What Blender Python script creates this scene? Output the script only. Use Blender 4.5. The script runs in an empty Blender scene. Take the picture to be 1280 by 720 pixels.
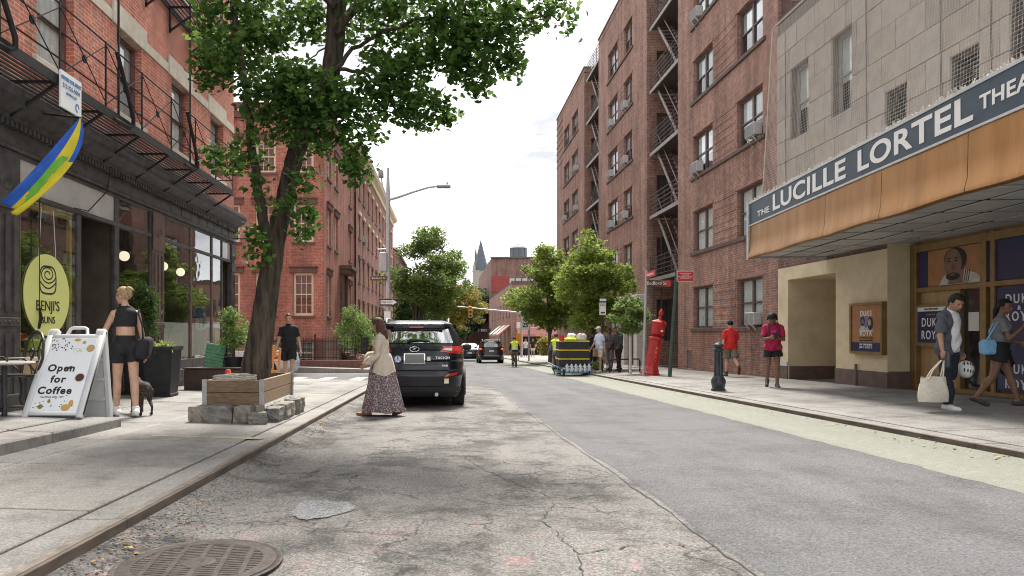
import bpy, bmesh, math, random
import numpy as np
from mathutils import Vector, Matrix, noise as mnoise
R = math.radians
random.seed(7)
SC = bpy.context.scene
COL = SC.collection
# ------------------------------------------------------------------ camera
CZ = 1.12            # camera height above the road at its foot
F = 853.0            # focal length in pixels of the 1280 px wide photograph
SL = 0.0225          # the street falls gently away from the camera
cd = bpy.data.cameras.new('camera')
cam = bpy.data.objects.new('camera', cd); COL.objects.link(cam)
cam.location = (0, 0, CZ); cam.rotation_euler = (R(90), 0, 0)
cd.sensor_width = 36; cd.lens = 36 * F / 1280
cd.shift_x = 82 / 1280; cd.shift_y = 55 / 1280
cd.clip_start = 0.1; cd.clip_end = 3000
SC.camera = cam
# ------------------------------------------------------------------ sky and sun
SUN_EL, SUN_AZ = 57, 6      # azimuth clockwise from the street direction
w = bpy.data.worlds.new('World'); SC.world = w; w.use_nodes = True
nt = w.node_tree; nt.nodes.clear()
N = nt.nodes.new; L = nt.links.new
out = N('ShaderNodeOutputWorld'); bg = N('ShaderNodeBackground'); bg.inputs[1].default_value = 0.1
sky = N('ShaderNodeTexSky'); sky.sky_type = 'NISHITA'; sky.sun_disc = False
sky.sun_elevation = R(SUN_EL); sky.sun_rotation = R(SUN_AZ)
tc = N('ShaderNodeTexCoord'); mp = N('ShaderNodeMapping'); mp.inputs['Scale'].default_value = (1.6, 1.6, 4.5)
nz = N('ShaderNodeTexNoise'); nz.inputs['Scale'].default_value = 2.2; nz.inputs['Detail'].default_value = 7; nz.inputs['Roughness'].default_value = .55
cr = N('ShaderNodeValToRGB')
cr.color_ramp.elements[0].position = .40; cr.color_ramp.elements[0].color = (2.35, 2.37, 2.42, 1)
cr.color_ramp.elements[1].position = .66; cr.color_ramp.elements[1].color = (6.6, 6.6, 6.6, 1)
mx = N('ShaderNodeMix'); mx.data_type = 'RGBA'; mx.inputs[0].default_value = .97
L(tc.outputs['Generated'], mp.inputs[0]); L(mp.outputs[0], nz.inputs[0]); L(nz.outputs[0], cr.inputs[0])
L(sky.outputs[0], mx.inputs[6]); L(cr.outputs[0], mx.inputs[7]); L(mx.outputs[2], bg.inputs[0]); L(bg.outputs[0], out.inputs[0])
sd = bpy.data.lights.new('sun', 'SUN'); sd.energy = 2.6; sd.angle = R(16); sd.color = (1, .95, .87)
sun = bpy.data.objects.new('sun', sd); COL.objects.link(sun)
sv = Vector((math.sin(R(SUN_AZ)) * math.cos(R(SUN_EL)), math.cos(R(SUN_AZ)) * math.cos(R(SUN_EL)), math.sin(R(SUN_EL))))
sun.rotation_euler = sv.to_track_quat('Z', 'Y').to_euler(); sun.location = (0, 0, 60)
SC.view_settings.view_transform = 'Standard'; SC.view_settings.look = 'None'
SC.view_settings.exposure = 1.86; SC.view_settings.gamma = 1
SC.render.engine = 'CYCLES'
SC.cycles.filter_width = 1.0; SC.cycles.max_bounces = 8; SC.cycles.transparent_max_bounces = 24
# ------------------------------------------------------------------ materials
MATS = {}
def _principled(name):
    m = bpy.data.materials.new(name); m.use_nodes = True
    return m, m.node_tree.nodes, m.node_tree.links, m.node_tree.nodes['Principled BSDF']
def mat(name, c, c2=None, scale=8, rough=.7, bump=0, metal=0, detail=5, spec=.5, emit=0, stretch=(1, 1, 1), lo=.35, hi=.65, coat=0, local=False):
    if name in MATS: return MATS[name]
    m, n, l, b = _principled(name)
    b.inputs['Roughness'].default_value = rough; b.inputs['Metallic'].default_value = metal
    b.inputs['Specular IOR Level'].default_value = spec; b.inputs['Coat Weight'].default_value = coat
    b.inputs['Base Color'].default_value = (*c, 1)
    if emit:
        b.inputs['Emission Color'].default_value = (*c, 1); b.inputs['Emission Strength'].default_value = emit
    if c2 is not None or bump:
        if local:
            g = n.new('ShaderNodeTexCoord'); o = g.outputs['Object']
        else:
            g = n.new('ShaderNodeNewGeometry'); o = g.outputs['Position']
        mp = n.new('ShaderNodeMapping'); mp.inputs['Scale'].default_value = stretch
        t = n.new('ShaderNodeTexNoise'); t.inputs['Scale'].default_value = scale; t.inputs['Detail'].default_value = detail; t.inputs['Roughness'].default_value = .6
        l.new(o, mp.inputs[0]); l.new(mp.outputs[0], t.inputs[0])
        if c2 is not None:
            r = n.new('ShaderNodeValToRGB'); e = r.color_ramp.elements
            e[0].position = lo; e[0].color = (*c, 1); e[1].position = hi; e[1].color = (*c2, 1)
            l.new(t.outputs[0], r.inputs[0]); l.new(r.outputs[0], b.inputs['Base Color'])
        if bump:
            bp = n.new('ShaderNodeBump'); bp.inputs['Strength'].default_value = bump; bp.inputs['Distance'].default_value = .01
            l.new(t.outputs[0], bp.inputs['Height']); l.new(bp.outputs[0], b.inputs['Normal'])
    MATS[name] = m
    return m
def brick(name, c1, c2, mortar, w=.215, h=.075, ms=.009, stain=.35, rough=.85, squash=1, bump=.6):
    if name in MATS: return MATS[name]
    m, n, l, b = _principled(name); b.inputs['Roughness'].default_value = rough
    b.inputs['Specular IOR Level'].default_value = .25
    g = n.new('ShaderNodeNewGeometry'); s = n.new('ShaderNodeSeparateXYZ'); a = n.new('ShaderNodeMath'); a.operation = 'ADD'
    c = n.new('ShaderNodeCombineXYZ'); l.new(g.outputs['Position'], s.inputs[0]); l.new(s.outputs[0], a.inputs[0]); l.new(s.outputs[1], a.inputs[1])
    l.new(a.outputs[0], c.inputs[0]); l.new(s.outputs[2], c.inputs[1])
    t = n.new('ShaderNodeTexBrick'); t.inputs['Scale'].default_value = 1; t.inputs['Brick Width'].default_value = w
    t.inputs['Row Height'].default_value = h; t.inputs['Mortar Size'].default_value = ms; t.inputs['Mortar Smooth'].default_value = .2; t.inputs['Bias'].default_value = -.1
    t.inputs['Color1'].default_value = (*c1, 1); t.inputs['Color2'].default_value = (*c2, 1); t.inputs['Mortar'].default_value = (*mortar, 1)
    l.new(c.outputs[0], t.inputs['Vector'])
    nz = n.new('ShaderNodeTexNoise'); nz.inputs['Scale'].default_value = .9; nz.inputs['Detail'].default_value = 6; l.new(g.outputs['Position'], nz.inputs[0])
    mr = n.new('ShaderNodeMapRange'); mr.inputs[1].default_value = .3; mr.inputs[2].default_value = .7; mr.inputs[3].default_value = 1 - stain; mr.inputs[4].default_value = 1 + stain * .5
    l.new(nz.outputs[0], mr.inputs[0])
    n2 = n.new('ShaderNodeTexNoise'); n2.inputs['Scale'].default_value = 7; n2.inputs['Detail'].default_value = 4; l.new(g.outputs['Position'], n2.inputs[0])
    m2 = n.new('ShaderNodeMapRange'); m2.inputs[1].default_value = .3; m2.inputs[2].default_value = .7; m2.inputs[3].default_value = .78; m2.inputs[4].default_value = 1.22
    l.new(n2.outputs[0], m2.inputs[0])
    m3 = n.new('ShaderNodeMapping'); m3.inputs['Scale'].default_value = (2.2, 2.2, .16); l.new(g.outputs['Position'], m3.inputs[0]); n3 = n.new('ShaderNodeTexNoise'); n3.inputs['Scale'].default_value = 1; n3.inputs['Detail'].default_value = 7; l.new(m3.outputs[0], n3.inputs[0])
    m4 = n.new('ShaderNodeMapRange'); m4.inputs[1].default_value = .35; m4.inputs[2].default_value = .62; m4.inputs[3].default_value = .74; m4.inputs[4].default_value = 1.08; l.new(n3.outputs[0], m4.inputs[0])
    m5 = n.new('ShaderNodeMath'); m5.operation = 'MULTIPLY'; l.new(m4.outputs[0], m5.inputs[0]); l.new(mr.outputs[0], m5.inputs[1])
    mu = n.new('ShaderNodeMath'); mu.operation = 'MULTIPLY'; l.new(m5.outputs[0], mu.inputs[0]); l.new(m2.outputs[0], mu.inputs[1])
    v = n.new('ShaderNodeVectorMath'); v.operation = 'SCALE'; l.new(t.outputs['Color'], v.inputs[0]); l.new(mu.outputs[0], v.inputs['Scale'])
    l.new(v.outputs[0], b.inputs['Base Color'])
    bp = n.new('ShaderNodeBump'); bp.invert = True; bp.inputs['Strength'].default_value = bump; bp.inputs['Distance'].default_value = .012
    l.new(t.outputs['Fac'], bp.inputs['Height']); l.new(bp.outputs[0], b.inputs['Normal'])
    MATS[name] = m
    return m
def glass(name, tint=(.9, .95, .95), refl=.12, rough=.015):
    if name in MATS: return MATS[name]
    m = bpy.data.materials.new(name); m.use_nodes = True; n = m.node_tree.nodes; l = m.node_tree.links; n.clear()
    o = n.new('ShaderNodeOutputMaterial'); t = n.new('ShaderNodeBsdfTransparent'); t.inputs[0].default_value = (*tint, 1)
    g = n.new('ShaderNodeBsdfGlossy'); g.inputs['Roughness'].default_value = rough; g.inputs[0].default_value = (.95, .97, 1, 1)
    f = n.new('ShaderNodeFresnel'); gb = n.new('ShaderNodeNewGeometry'); ib = n.new('ShaderNodeMath'); ib.operation = 'MULTIPLY_ADD'; ib.inputs[1].default_value = 1 / 1.5 - 1.5; ib.inputs[2].default_value = 1.5; l.new(gb.outputs['Backfacing'], ib.inputs[0]); l.new(ib.outputs[0], f.inputs[0])
    a = n.new('ShaderNodeMath'); a.operation = 'ADD'; a.use_clamp = True; a.inputs[1].default_value = refl
    nz = n.new('ShaderNodeTexNoise'); nz.inputs['Scale'].default_value = 1.3; gm = n.new('ShaderNodeNewGeometry'); l.new(gm.outputs['Position'], nz.inputs[0])
    bp = n.new('ShaderNodeBump'); bp.inputs['Strength'].default_value = .06; bp.inputs['Distance'].default_value = .05; l.new(nz.outputs[0], bp.inputs['Height'])
    l.new(bp.outputs[0], g.inputs['Normal'])
    x = n.new('ShaderNodeMixShader'); l.new(f.outputs[0], a.inputs[0]); l.new(a.outputs[0], x.inputs[0]); l.new(t.outputs[0], x.inputs[1]); l.new(g.outputs[0], x.inputs[2]); l.new(x.outputs[0], o.inputs[0])
    MATS[name] = m
    return m
def leafmat(name, c1, c2, trans=.35, rough=.55):
    if name in MATS: return MATS[name]
    m = bpy.data.materials.new(name); m.use_nodes = True; n = m.node_tree.nodes; l = m.node_tree.links; n.clear()
    o = n.new('ShaderNodeOutputMaterial'); g = n.new('ShaderNodeNewGeometry')
    r = n.new('ShaderNodeValToRGB'); e = r.color_ramp.elements; e[0].color = (*c1, 1); e[1].color = (*c2, 1); l.new(g.outputs['Random Per Island'], r.inputs[0])
    d = n.new('ShaderNodeBsdfPrincipled'); d.inputs['Roughness'].default_value = rough; d.inputs['Specular IOR Level'].default_value = .22
    t = n.new('ShaderNodeBsdfTranslucent'); hs = n.new('ShaderNodeHueSaturation'); hs.inputs['Value'].default_value = 1.6; hs.inputs['Hue'].default_value = .485
    l.new(r.outputs[0], d.inputs['Base Color']); l.new(r.outputs[0], hs.inputs['Color']); l.new(hs.outputs[0], t.inputs[0])
    x = n.new('ShaderNodeMixShader'); x.inputs[0].default_value = trans; l.new(d.outputs[0], x.inputs[1]); l.new(t.outputs[0], x.inputs[2]); l.new(x.outputs[0], o.inputs[0])
    MATS[name] = m
    return m
# ------------------------------------------------------------------ mesh builder
class MB:
    def __init__(s): s.v = []; s.f = []; s.m = []; s.sm = []
    def add(s, vs, fs, m=0, sm=False):
        k = len(s.v); s.v += [tuple(p) for p in vs]
        for f in fs: s.f.append(tuple(i + k for i in f)); s.m.append(m); s.sm.append(sm)
        return s
    def quad(s, a, b, c, d, m=0): return s.add([a, b, c, d], [(0, 1, 2, 3)], m)
    def box(s, x0, x1, y0, y1, z0, z1, m=0):
        return s.add([(x0, y0, z0), (x1, y0, z0), (x1, y1, z0), (x0, y1, z0), (x0, y0, z1), (x1, y0, z1), (x1, y1, z1), (x0, y1, z1)],
                     [(0, 3, 2, 1), (4, 5, 6, 7), (0, 1, 5, 4), (1, 2, 6, 5), (2, 3, 7, 6), (3, 0, 4, 7)], m)
    def bbox(s, x0, x1, y0, y1, z0, z1, b=.01, m=0):
        # box with chamfered edges
        vs = []; fs = []
        X = (x0, x1); Y = (y0, y1); Z = (z0, z1); idx = {}
        for i in (0, 1):
            for j in (0, 1):
                for k in (0, 1):
                    sx, sy, sz = (b, -b)[i], (b, -b)[j], (b, -b)[k]
                    for a, p in (('x', (X[i], Y[j] + sy, Z[k] + sz)), ('y', (X[i] + sx, Y[j], Z[k] + sz)), ('z', (X[i] + sx, Y[j] + sy, Z[k]))):
                        idx[(i, j, k, a)] = len(vs); vs.append(p)
        def q(*t): fs.append(tuple(idx[a] for a in t))
        for i in (0, 1):
            o = [(0, 0), (1, 0), (1, 1), (0, 1)]
            if i == 0: o = o[::-1]
            q(*[(i, j, k, 'x') for j, k in o]); q(*[(k, i, j, 'y') for j, k in o]); q(*[(j, k, i, 'z') for j, k in o])
        for j in (0, 1):
            for k in (0, 1):
                q((0, j, k, 'y'), (1, j, k, 'y'), (1, j, k, 'z'), (0, j, k, 'z'))
                q((j, 0, k, 'x'), (j, 1, k, 'x'), (j, 1, k, 'z'), (j, 0, k, 'z'))
                q((j, k, 0, 'x'), (j, k, 1, 'x'), (j, k, 1, 'y'), (j, k, 0, 'y'))
                for i in (0, 1): q((i, j, k, 'x'), (i, j, k, 'y'), (i, j, k, 'z')) if True else None
        # the corner loop above runs per (i,j,k): remove the duplicates
        seen = set(); g = []
        for f in fs:
            key = tuple(sorted(f))
            if key not in seen: seen.add(key); g.append(f)
        return s.add(vs, g, m)
    def tube(s, pts, r, n=8, m=0, caps=True, sm=True, closed=False):
        pts = [Vector(p) for p in pts]
        rs = r if isinstance(r, (list, tuple)) else [r] * len(pts)
        up = None; rings = []
        for i, p in enumerate(pts):
            if closed: t = pts[(i + 1) % len(pts)] - pts[i - 1]
            else: t = pts[min(i + 1, len(pts) - 1)] - pts[max(i - 1, 0)]
            if t.length < 1e-9: t = Vector((0, 0, 1))
            t.normalize()
            if up is None:
                a = Vector((0, 0, 1)) if abs(t.z) < .9 else Vector((1, 0, 0)); up = (a - t * a.dot(t)).normalized()
            else:
                up = up - t * up.dot(t)
                up = up.normalized() if up.length > 1e-6 else t.orthogonal().normalized()
            sd = t.cross(up)
            rings.append([p + (up * math.cos(2 * math.pi * k / n) + sd * math.sin(2 * math.pi * k / n)) * rs[i] for k in range(n)])
        vs = [q for ring in rings for q in ring]; fs = []
        last = len(rings) if closed else len(rings) - 1
        for i in range(last):
            j = (i + 1) % len(rings)
            for k in range(n): fs.append((i * n + k, i * n + (k + 1) % n, j * n + (k + 1) % n, j * n + k))
        s.add(vs, fs, m, sm)
        if caps and not closed:
            k = len(s.v) - len(vs)
            s.f.append(tuple(k + q for q in reversed(range(n)))); s.m.append(m); s.sm.append(False)
            s.f.append(tuple(k + len(vs) - n + q for q in range(n))); s.m.append(m); s.sm.append(False)
        return s
    def bar(s, a, b, w=.02, h=None, m=0): # square bar between two points
        h = h or w; a = Vector(a); b = Vector(b); t = (b - a).normalized()
        u = Vector((0, 0, 1)) if abs(t.z) < .95 else Vector((0, 1, 0))
        sd = t.cross(u).normalized(); u = sd.cross(t)
        o = [(-1, -1), (1, -1), (1, 1), (-1, 1)]
        vs = [p + sd * (i * w / 2) + u * (j * h / 2) for p in (a, b) for i, j in o]
        return s.add(vs, [(0, 3, 2, 1), (4, 5, 6, 7), (0, 1, 5, 4), (1, 2, 6, 5), (2, 3, 7, 6), (3, 0, 4, 7)], m)
    def lathe(s, prof, n=16, c=(0, 0, 0), m=0, sm=True, axis=None):
        vs = []; fs = []
        for r, z in prof:
            for k in range(n):
                a = 2 * math.pi * k / n; vs.append(Vector((r * math.cos(a), r * math.sin(a), z)))
        for i in range(len(prof) - 1):
            for k in range(n): fs.append((i * n + k, i * n + (k + 1) % n, (i + 1) * n + (k + 1) % n, (i + 1) * n + k))
        fs.append(tuple(reversed(range(n)))); fs.append(tuple((len(prof) - 1) * n + k for k in range(n)))
        q = Vector((0, 0, 1)).rotation_difference(Vector(axis)) if axis is not None else None
        vs = [(q @ v if q else v) + Vector(c) for v in vs]
        return s.add(vs, fs, m, sm)
    def ell(s, c, r, nu=12, nv=8, m=0, rot=None, sm=True):
        vs = [Vector((0, 0, -1))]; fs = []
        for j in range(1, nv):
            b = math.pi * j / nv - math.pi / 2
            for i in range(nu):
                a = 2 * math.pi * i / nu; vs.append(Vector((math.cos(a) * math.cos(b), math.sin(a) * math.cos(b), math.sin(b))))
        vs.append(Vector((0, 0, 1)))
        for i in range(nu): fs.append((0, 1 + (i + 1) % nu, 1 + i))
        for j in range(nv - 2):
            for i in range(nu):
                a = 1 + j * nu; fs.append((a + i, a + (i + 1) % nu, a + nu + (i + 1) % nu, a + nu + i))
        a = 1 + (nv - 2) * nu
        for i in range(nu): fs.append((a + i, a + (i + 1) % nu, len(vs) - 1))
        vs = [Vector((v.x * r[0], v.y * r[1], v.z * r[2])) for v in vs]
        if rot is not None: vs = [rot @ v for v in vs]
        return s.add([v + Vector(c) for v in vs], fs, m, sm)
    def soft(s, c, r, e=.45, nu=20, nv=12, m=0):
        k = len(s.v); s.ell((0, 0, 0), (1, 1, 1), nu, nv, m); q = lambda t: math.copysign(abs(t) ** e, t)
        for i in range(k, len(s.v)):
            x, y, z = s.v[i]; h = math.hypot(x, y) or 1e-9; u = q(h) / h; s.v[i] = (c[0] + r[0] * q(x / h) * q(h), c[1] + r[1] * q(y / h) * q(h), c[2] + r[2] * q(z))
        return s
    def lumps(s, a, f, seed=0):
        for i, v in enumerate(s.v):
            n = mnoise.noise_vector(Vector(v) * f + Vector((seed, 0, 0))) * a; s.v[i] = (v[0] + n.x, v[1] + n.y, v[2] + n.z)
        return s
    def prism(s, poly, axis, a, b, m=0):
        # 2-D polygon extruded along x, y or z from a to b
        def P(u, v, t): return {'x': (t, u, v), 'y': (u, t, v), 'z': (u, v, t)}[axis]
        n = len(poly); vs = [P(u, v, a) for u, v in poly] + [P(u, v, b) for u, v in poly]
        fs = [tuple(range(n)), tuple(reversed(range(n, 2 * n)))] + [(i, n + i, n + (i + 1) % n, (i + 1) % n) for i in range(n)]
        return s.add(vs, fs, m)
    def sweep(s, prof, a, b, along='y', m=0):
        return s.prism(prof, along, a, b, m)
    def xf(s, M, start=0):
        for i in range(start, len(s.v)): s.v[i] = tuple(M @ Vector(s.v[i]))
        return s
    def mesh(s, name, mats):
        me = bpy.data.meshes.new(name); me.from_pydata(s.v, [], s.f)
        for q in (mats if isinstance(mats, (list, tuple)) else [mats]): me.materials.append(q)
        me.polygons.foreach_set('material_index', s.m); me.polygons.foreach_set('use_smooth', s.sm)
        bm = bmesh.new(); bm.from_mesh(me); bmesh.ops.recalc_face_normals(bm, faces=bm.faces); bm.to_mesh(me); bm.free()
        if any(s.sm): me.set_sharp_from_angle(angle=R(50))
        me.update()
        return me
    def build(s, name, mats, parent=None, loc=(0, 0, 0), rz=0):
        return obj(name, s.mesh(name, mats), parent, loc, rz)
def obj(name, data, parent=None, loc=(0, 0, 0), rz=0):
    o = bpy.data.objects.new(name, data); COL.objects.link(o)
    o.location = loc; o.rotation_euler = (0, 0, rz)
    if parent is not None: o.parent = parent
    return o
def tag(o, label=None, cat=None, group=None, kind=None):
    if label: o['label'] = label
    if cat: o['category'] = cat
    if group: o['group'] = group
    if kind: o['kind'] = kind
    return o
def thing(name, label, cat, loc=(0, 0, 0), rz=0, group=None):
    o = bpy.data.objects.new(name, None); COL.objects.link(o); o.empty_display_size = .2
    o.location = loc; o.rotation_euler = (0, 0, rz)
    return tag(o, label, cat, group)
def children(o): return [c for c in ALLKIDS.get(o.name, [])]
def copy_tree(o, parent=None):
    c = o.copy(); COL.objects.link(c)
    if parent is not None: c.parent = parent
    for ch in list(o.children): copy_tree(ch, c)
    return c
def text(body, size, m, parent, loc, facing='-Y', align='CENTER', bold=0, sx=1, name='lettering', space=1, ext=.003, rotm=None, line=1):
    cu = bpy.data.curves.new(name, 'FONT'); cu.body = body; cu.size = size; cu.align_x = align; cu.align_y = 'CENTER'
    cu.extrude = ext; cu.offset = bold; cu.space_character = space; cu.space_line = line; cu.resolution_u = 5; cu.materials.append(m)
    o = bpy.data.objects.new(name, cu); COL.objects.link(o)
    o.rotation_euler = rotm.to_euler() if rotm is not None else {'-Y': (R(90), 0, 0), '-X': (R(90), 0, R(-90)), '+X': (R(90), 0, R(90)), '+Y': (R(90), 0, R(180))}[facing]
    o.scale = (sx, 1, 1); o.location = loc
    if parent is not None: o.parent = parent
    return o
# ground heights
KL, KR = -1.86, 5.5
def road(x, y): return -SL * y
def walk(x, y):
    d = KL - x if x < 0 else x - KR
    return .12 - SL * y + .03 * max(0, d)
def px(u, Y, X=None): return (u - 558) * Y / F      # x of photo column u at distance Y
def hz(v, Y): return CZ + (415 - v) * Y / F         # z of photo row v at distance Y
FACE = {'-Y': 0, '-X': R(-90), '+X': R(90), '+Y': R(180)}
def frame_of(facing, plane):
    # local x along the wall, local y into it
    return {'-X': lambda a: ((plane, a, 0)), '+X': lambda a: ((plane, a, 0)), '-Y': lambda a: ((a, plane, 0)), '+Y': lambda a: ((a, plane, 0))}[facing]
def wall(name, facing, plane, a0, a1, z0, z1, holes, m, parent, reveal=.14, thick=None, kind=None):
    """a wall face along world Y (facing +-X) or world X (facing +-Y) with openings (a0,a1,z0,z1) and their reveals"""
    hs = [h for h in holes if h[1] > a0 and h[0] < a1]
    A = sorted({a0, a1, *[q for h in hs for q in h[:2]]}); Z = sorted({z0, z1, *[q for h in hs for q in h[2:4]]})
    inn = {'-X': 1, '+X': -1, '-Y': 1, '+Y': -1}[facing]
    def P(a, z, d=0):
        return (plane + inn * d, a, z) if facing[1] == 'X' else (a, plane + inn * d, z)
    b = MB(); idx = {}
    def V(a, z):
        if (a, z) not in idx: idx[(a, z)] = len(b.v); b.v.append(P(a, z))
        return idx[(a, z)]
    flip = facing in ('+X', '-Y')
    for i in range(len(A) - 1):
        for j in range(len(Z) - 1):
            ca, cz = (A[i] + A[i + 1]) / 2, (Z[j] + Z[j + 1]) / 2
            if any(h[0] < ca < h[1] and h[2] < cz < h[3] for h in hs): continue
            f = [V(A[i], Z[j]), V(A[i + 1], Z[j]), V(A[i + 1], Z[j + 1]), V(A[i], Z[j + 1])]
            b.f.append(tuple(f if flip else f[::-1])); b.m.append(0); b.sm.append(False)
    for h in hs:
        p, q, s, t = h[:4]
        for e in (((p, s), (p, t)), ((p, t), (q, t)), ((q, t), (q, s)), ((q, s), (p, s))):
            (u, v), (u2, v2) = e
            b.add([P(u, v), P(u, v, reveal), P(u2, v2, reveal), P(u2, v2)], [(0, 1, 2, 3)])
    me = bpy.data.meshes.new(name); me.from_pydata(b.v, [], b.f); me.materials.append(m); me.update()
    return obj(name, me, parent)
WIN = {}
def window(facing, plane, a0, a1, z0, z1, parent, fm, pane, blind, style='double', inset=.1, fw=.06, sill=None, lintel=None, muntin=0, seed=0):
    """a window in the opening: frame (part) > pane, blind; sill and lintel stay with the frame's part"""
    W, H = a1 - a0, z1 - z0
    key = (round(W, 3), round(H, 3), style, fm.name, pane.name, blind.name, fw, sill and sill.name, lintel and lintel.name, muntin, seed)
    if key not in WIN:
        f = MB(); e = .002
        f.box(e, fw, 0, .07, e, H - e); f.box(W - fw, W - e, 0, .07, e, H - e); f.box(fw, W - fw, 0, .07, H - fw, H - e); f.box(fw, W - fw, 0, .07, e, fw)
        cols = [(fw, W - fw)]
        if style in ('twin', 'twin1'):
            f.box(W / 2 - fw * .7, W / 2 + fw * .7, -.004, .07, fw, H - fw); cols = [(fw, W / 2 - fw * .7), (W / 2 + fw * .7, W - fw)]
        if style in ('double', 'twin'):
            for c0, c1 in cols: f.box(c0, c1, .008, .062, H * .5 - .025, H * .5 + .025)
        if muntin:
            for c0, c1 in cols:
                for k in range(1, muntin): 
                    xx = c0 + (c1 - c0) * k / muntin; f.box(xx - .012, xx + .012, .02, .05, fw, H - fw)
                for q in (.25, .75): f.box(c0, c1, .021, .049, H * q - .012, H * q + .012)
        p = MB(); p.quad((fw * .5, .045, fw * .5), (W - fw * .5, .045, fw * .5), (W - fw * .5, .045, H - fw * .5), (fw * .5, .045, H - fw * .5))
        bl = MB(); rr = random.Random(seed * 13 + 5); low = [0, 0, .42, .5, .25, .6][seed % 6]
        n = max(4, int((W - .02) / .05)); pts = []
        for i in range(n + 1):
            xx = .01 + (W - .02) * i / n; yy = .078 + .014 * math.sin(i * 1.9 + seed)
            pts.append((xx, yy))
        for i in range(n):
            bl.quad((pts[i][0], pts[i][1], H * low), (pts[i + 1][0], pts[i + 1][1], H * low), (pts[i + 1][0], pts[i + 1][1], H), (pts[i][0], pts[i][1], H))
        bl.box(.004, W - .004, .4, .42, .004, H - .004, 1); e = .0035
        for q in (((e, .07, e), (W - e, .07, e), (W - e, .4, e), (e, .4, e)), ((e, .07, H - e), (W - e, .07, H - e), (W - e, .4, H - e), (e, .4, H - e)), ((e, .07, e), (e, .4, e), (e, .4, H - e), (e, .07, H - e)), ((W - e, .07, e), (W - e, .4, e), (W - e, .4, H - e), (W - e, .07, H - e))): bl.quad(*q, 1)
        s = None
        if sill:
            s = MB(); s.box(-.08, W + .08, -inset - .07, -.002, -.11, -.001)
        t = None
        if lintel:
            t = MB(); t.box(-.16, W + .16, -inset - .09, -inset + .01, H + .001, H + .26); t.box(-.2, W + .2, -inset - .14, -inset + .012, H + .26, H + .33)
        WIN[key] = (f.mesh('window', fm), p.mesh('pane', pane), bl.mesh('blind', [blind, MATS['dark room']]), s and s.mesh('sill', sill), t and t.mesh('lintel', lintel))
    f, p, bl, s, t = WIN[key]
    rz = FACE[facing]
    if facing == '-X': loc = (plane + inset, a1, z0)
    elif facing == '+X': loc = (plane - inset, a0, z0)
    elif facing == '-Y': loc = (a0, plane + inset, z0)
    else: loc = (a1, plane - inset, z0)
    o = obj('window', f, parent, loc, rz)
    obj('pane', p, o); obj('blind', bl, o)
    if s: obj('sill', s, o)
    if t: obj('lintel', t, o)
    return o
mat('dark room', (.02, .02, .022), rough=.9)
G = glass('window glass')
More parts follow.
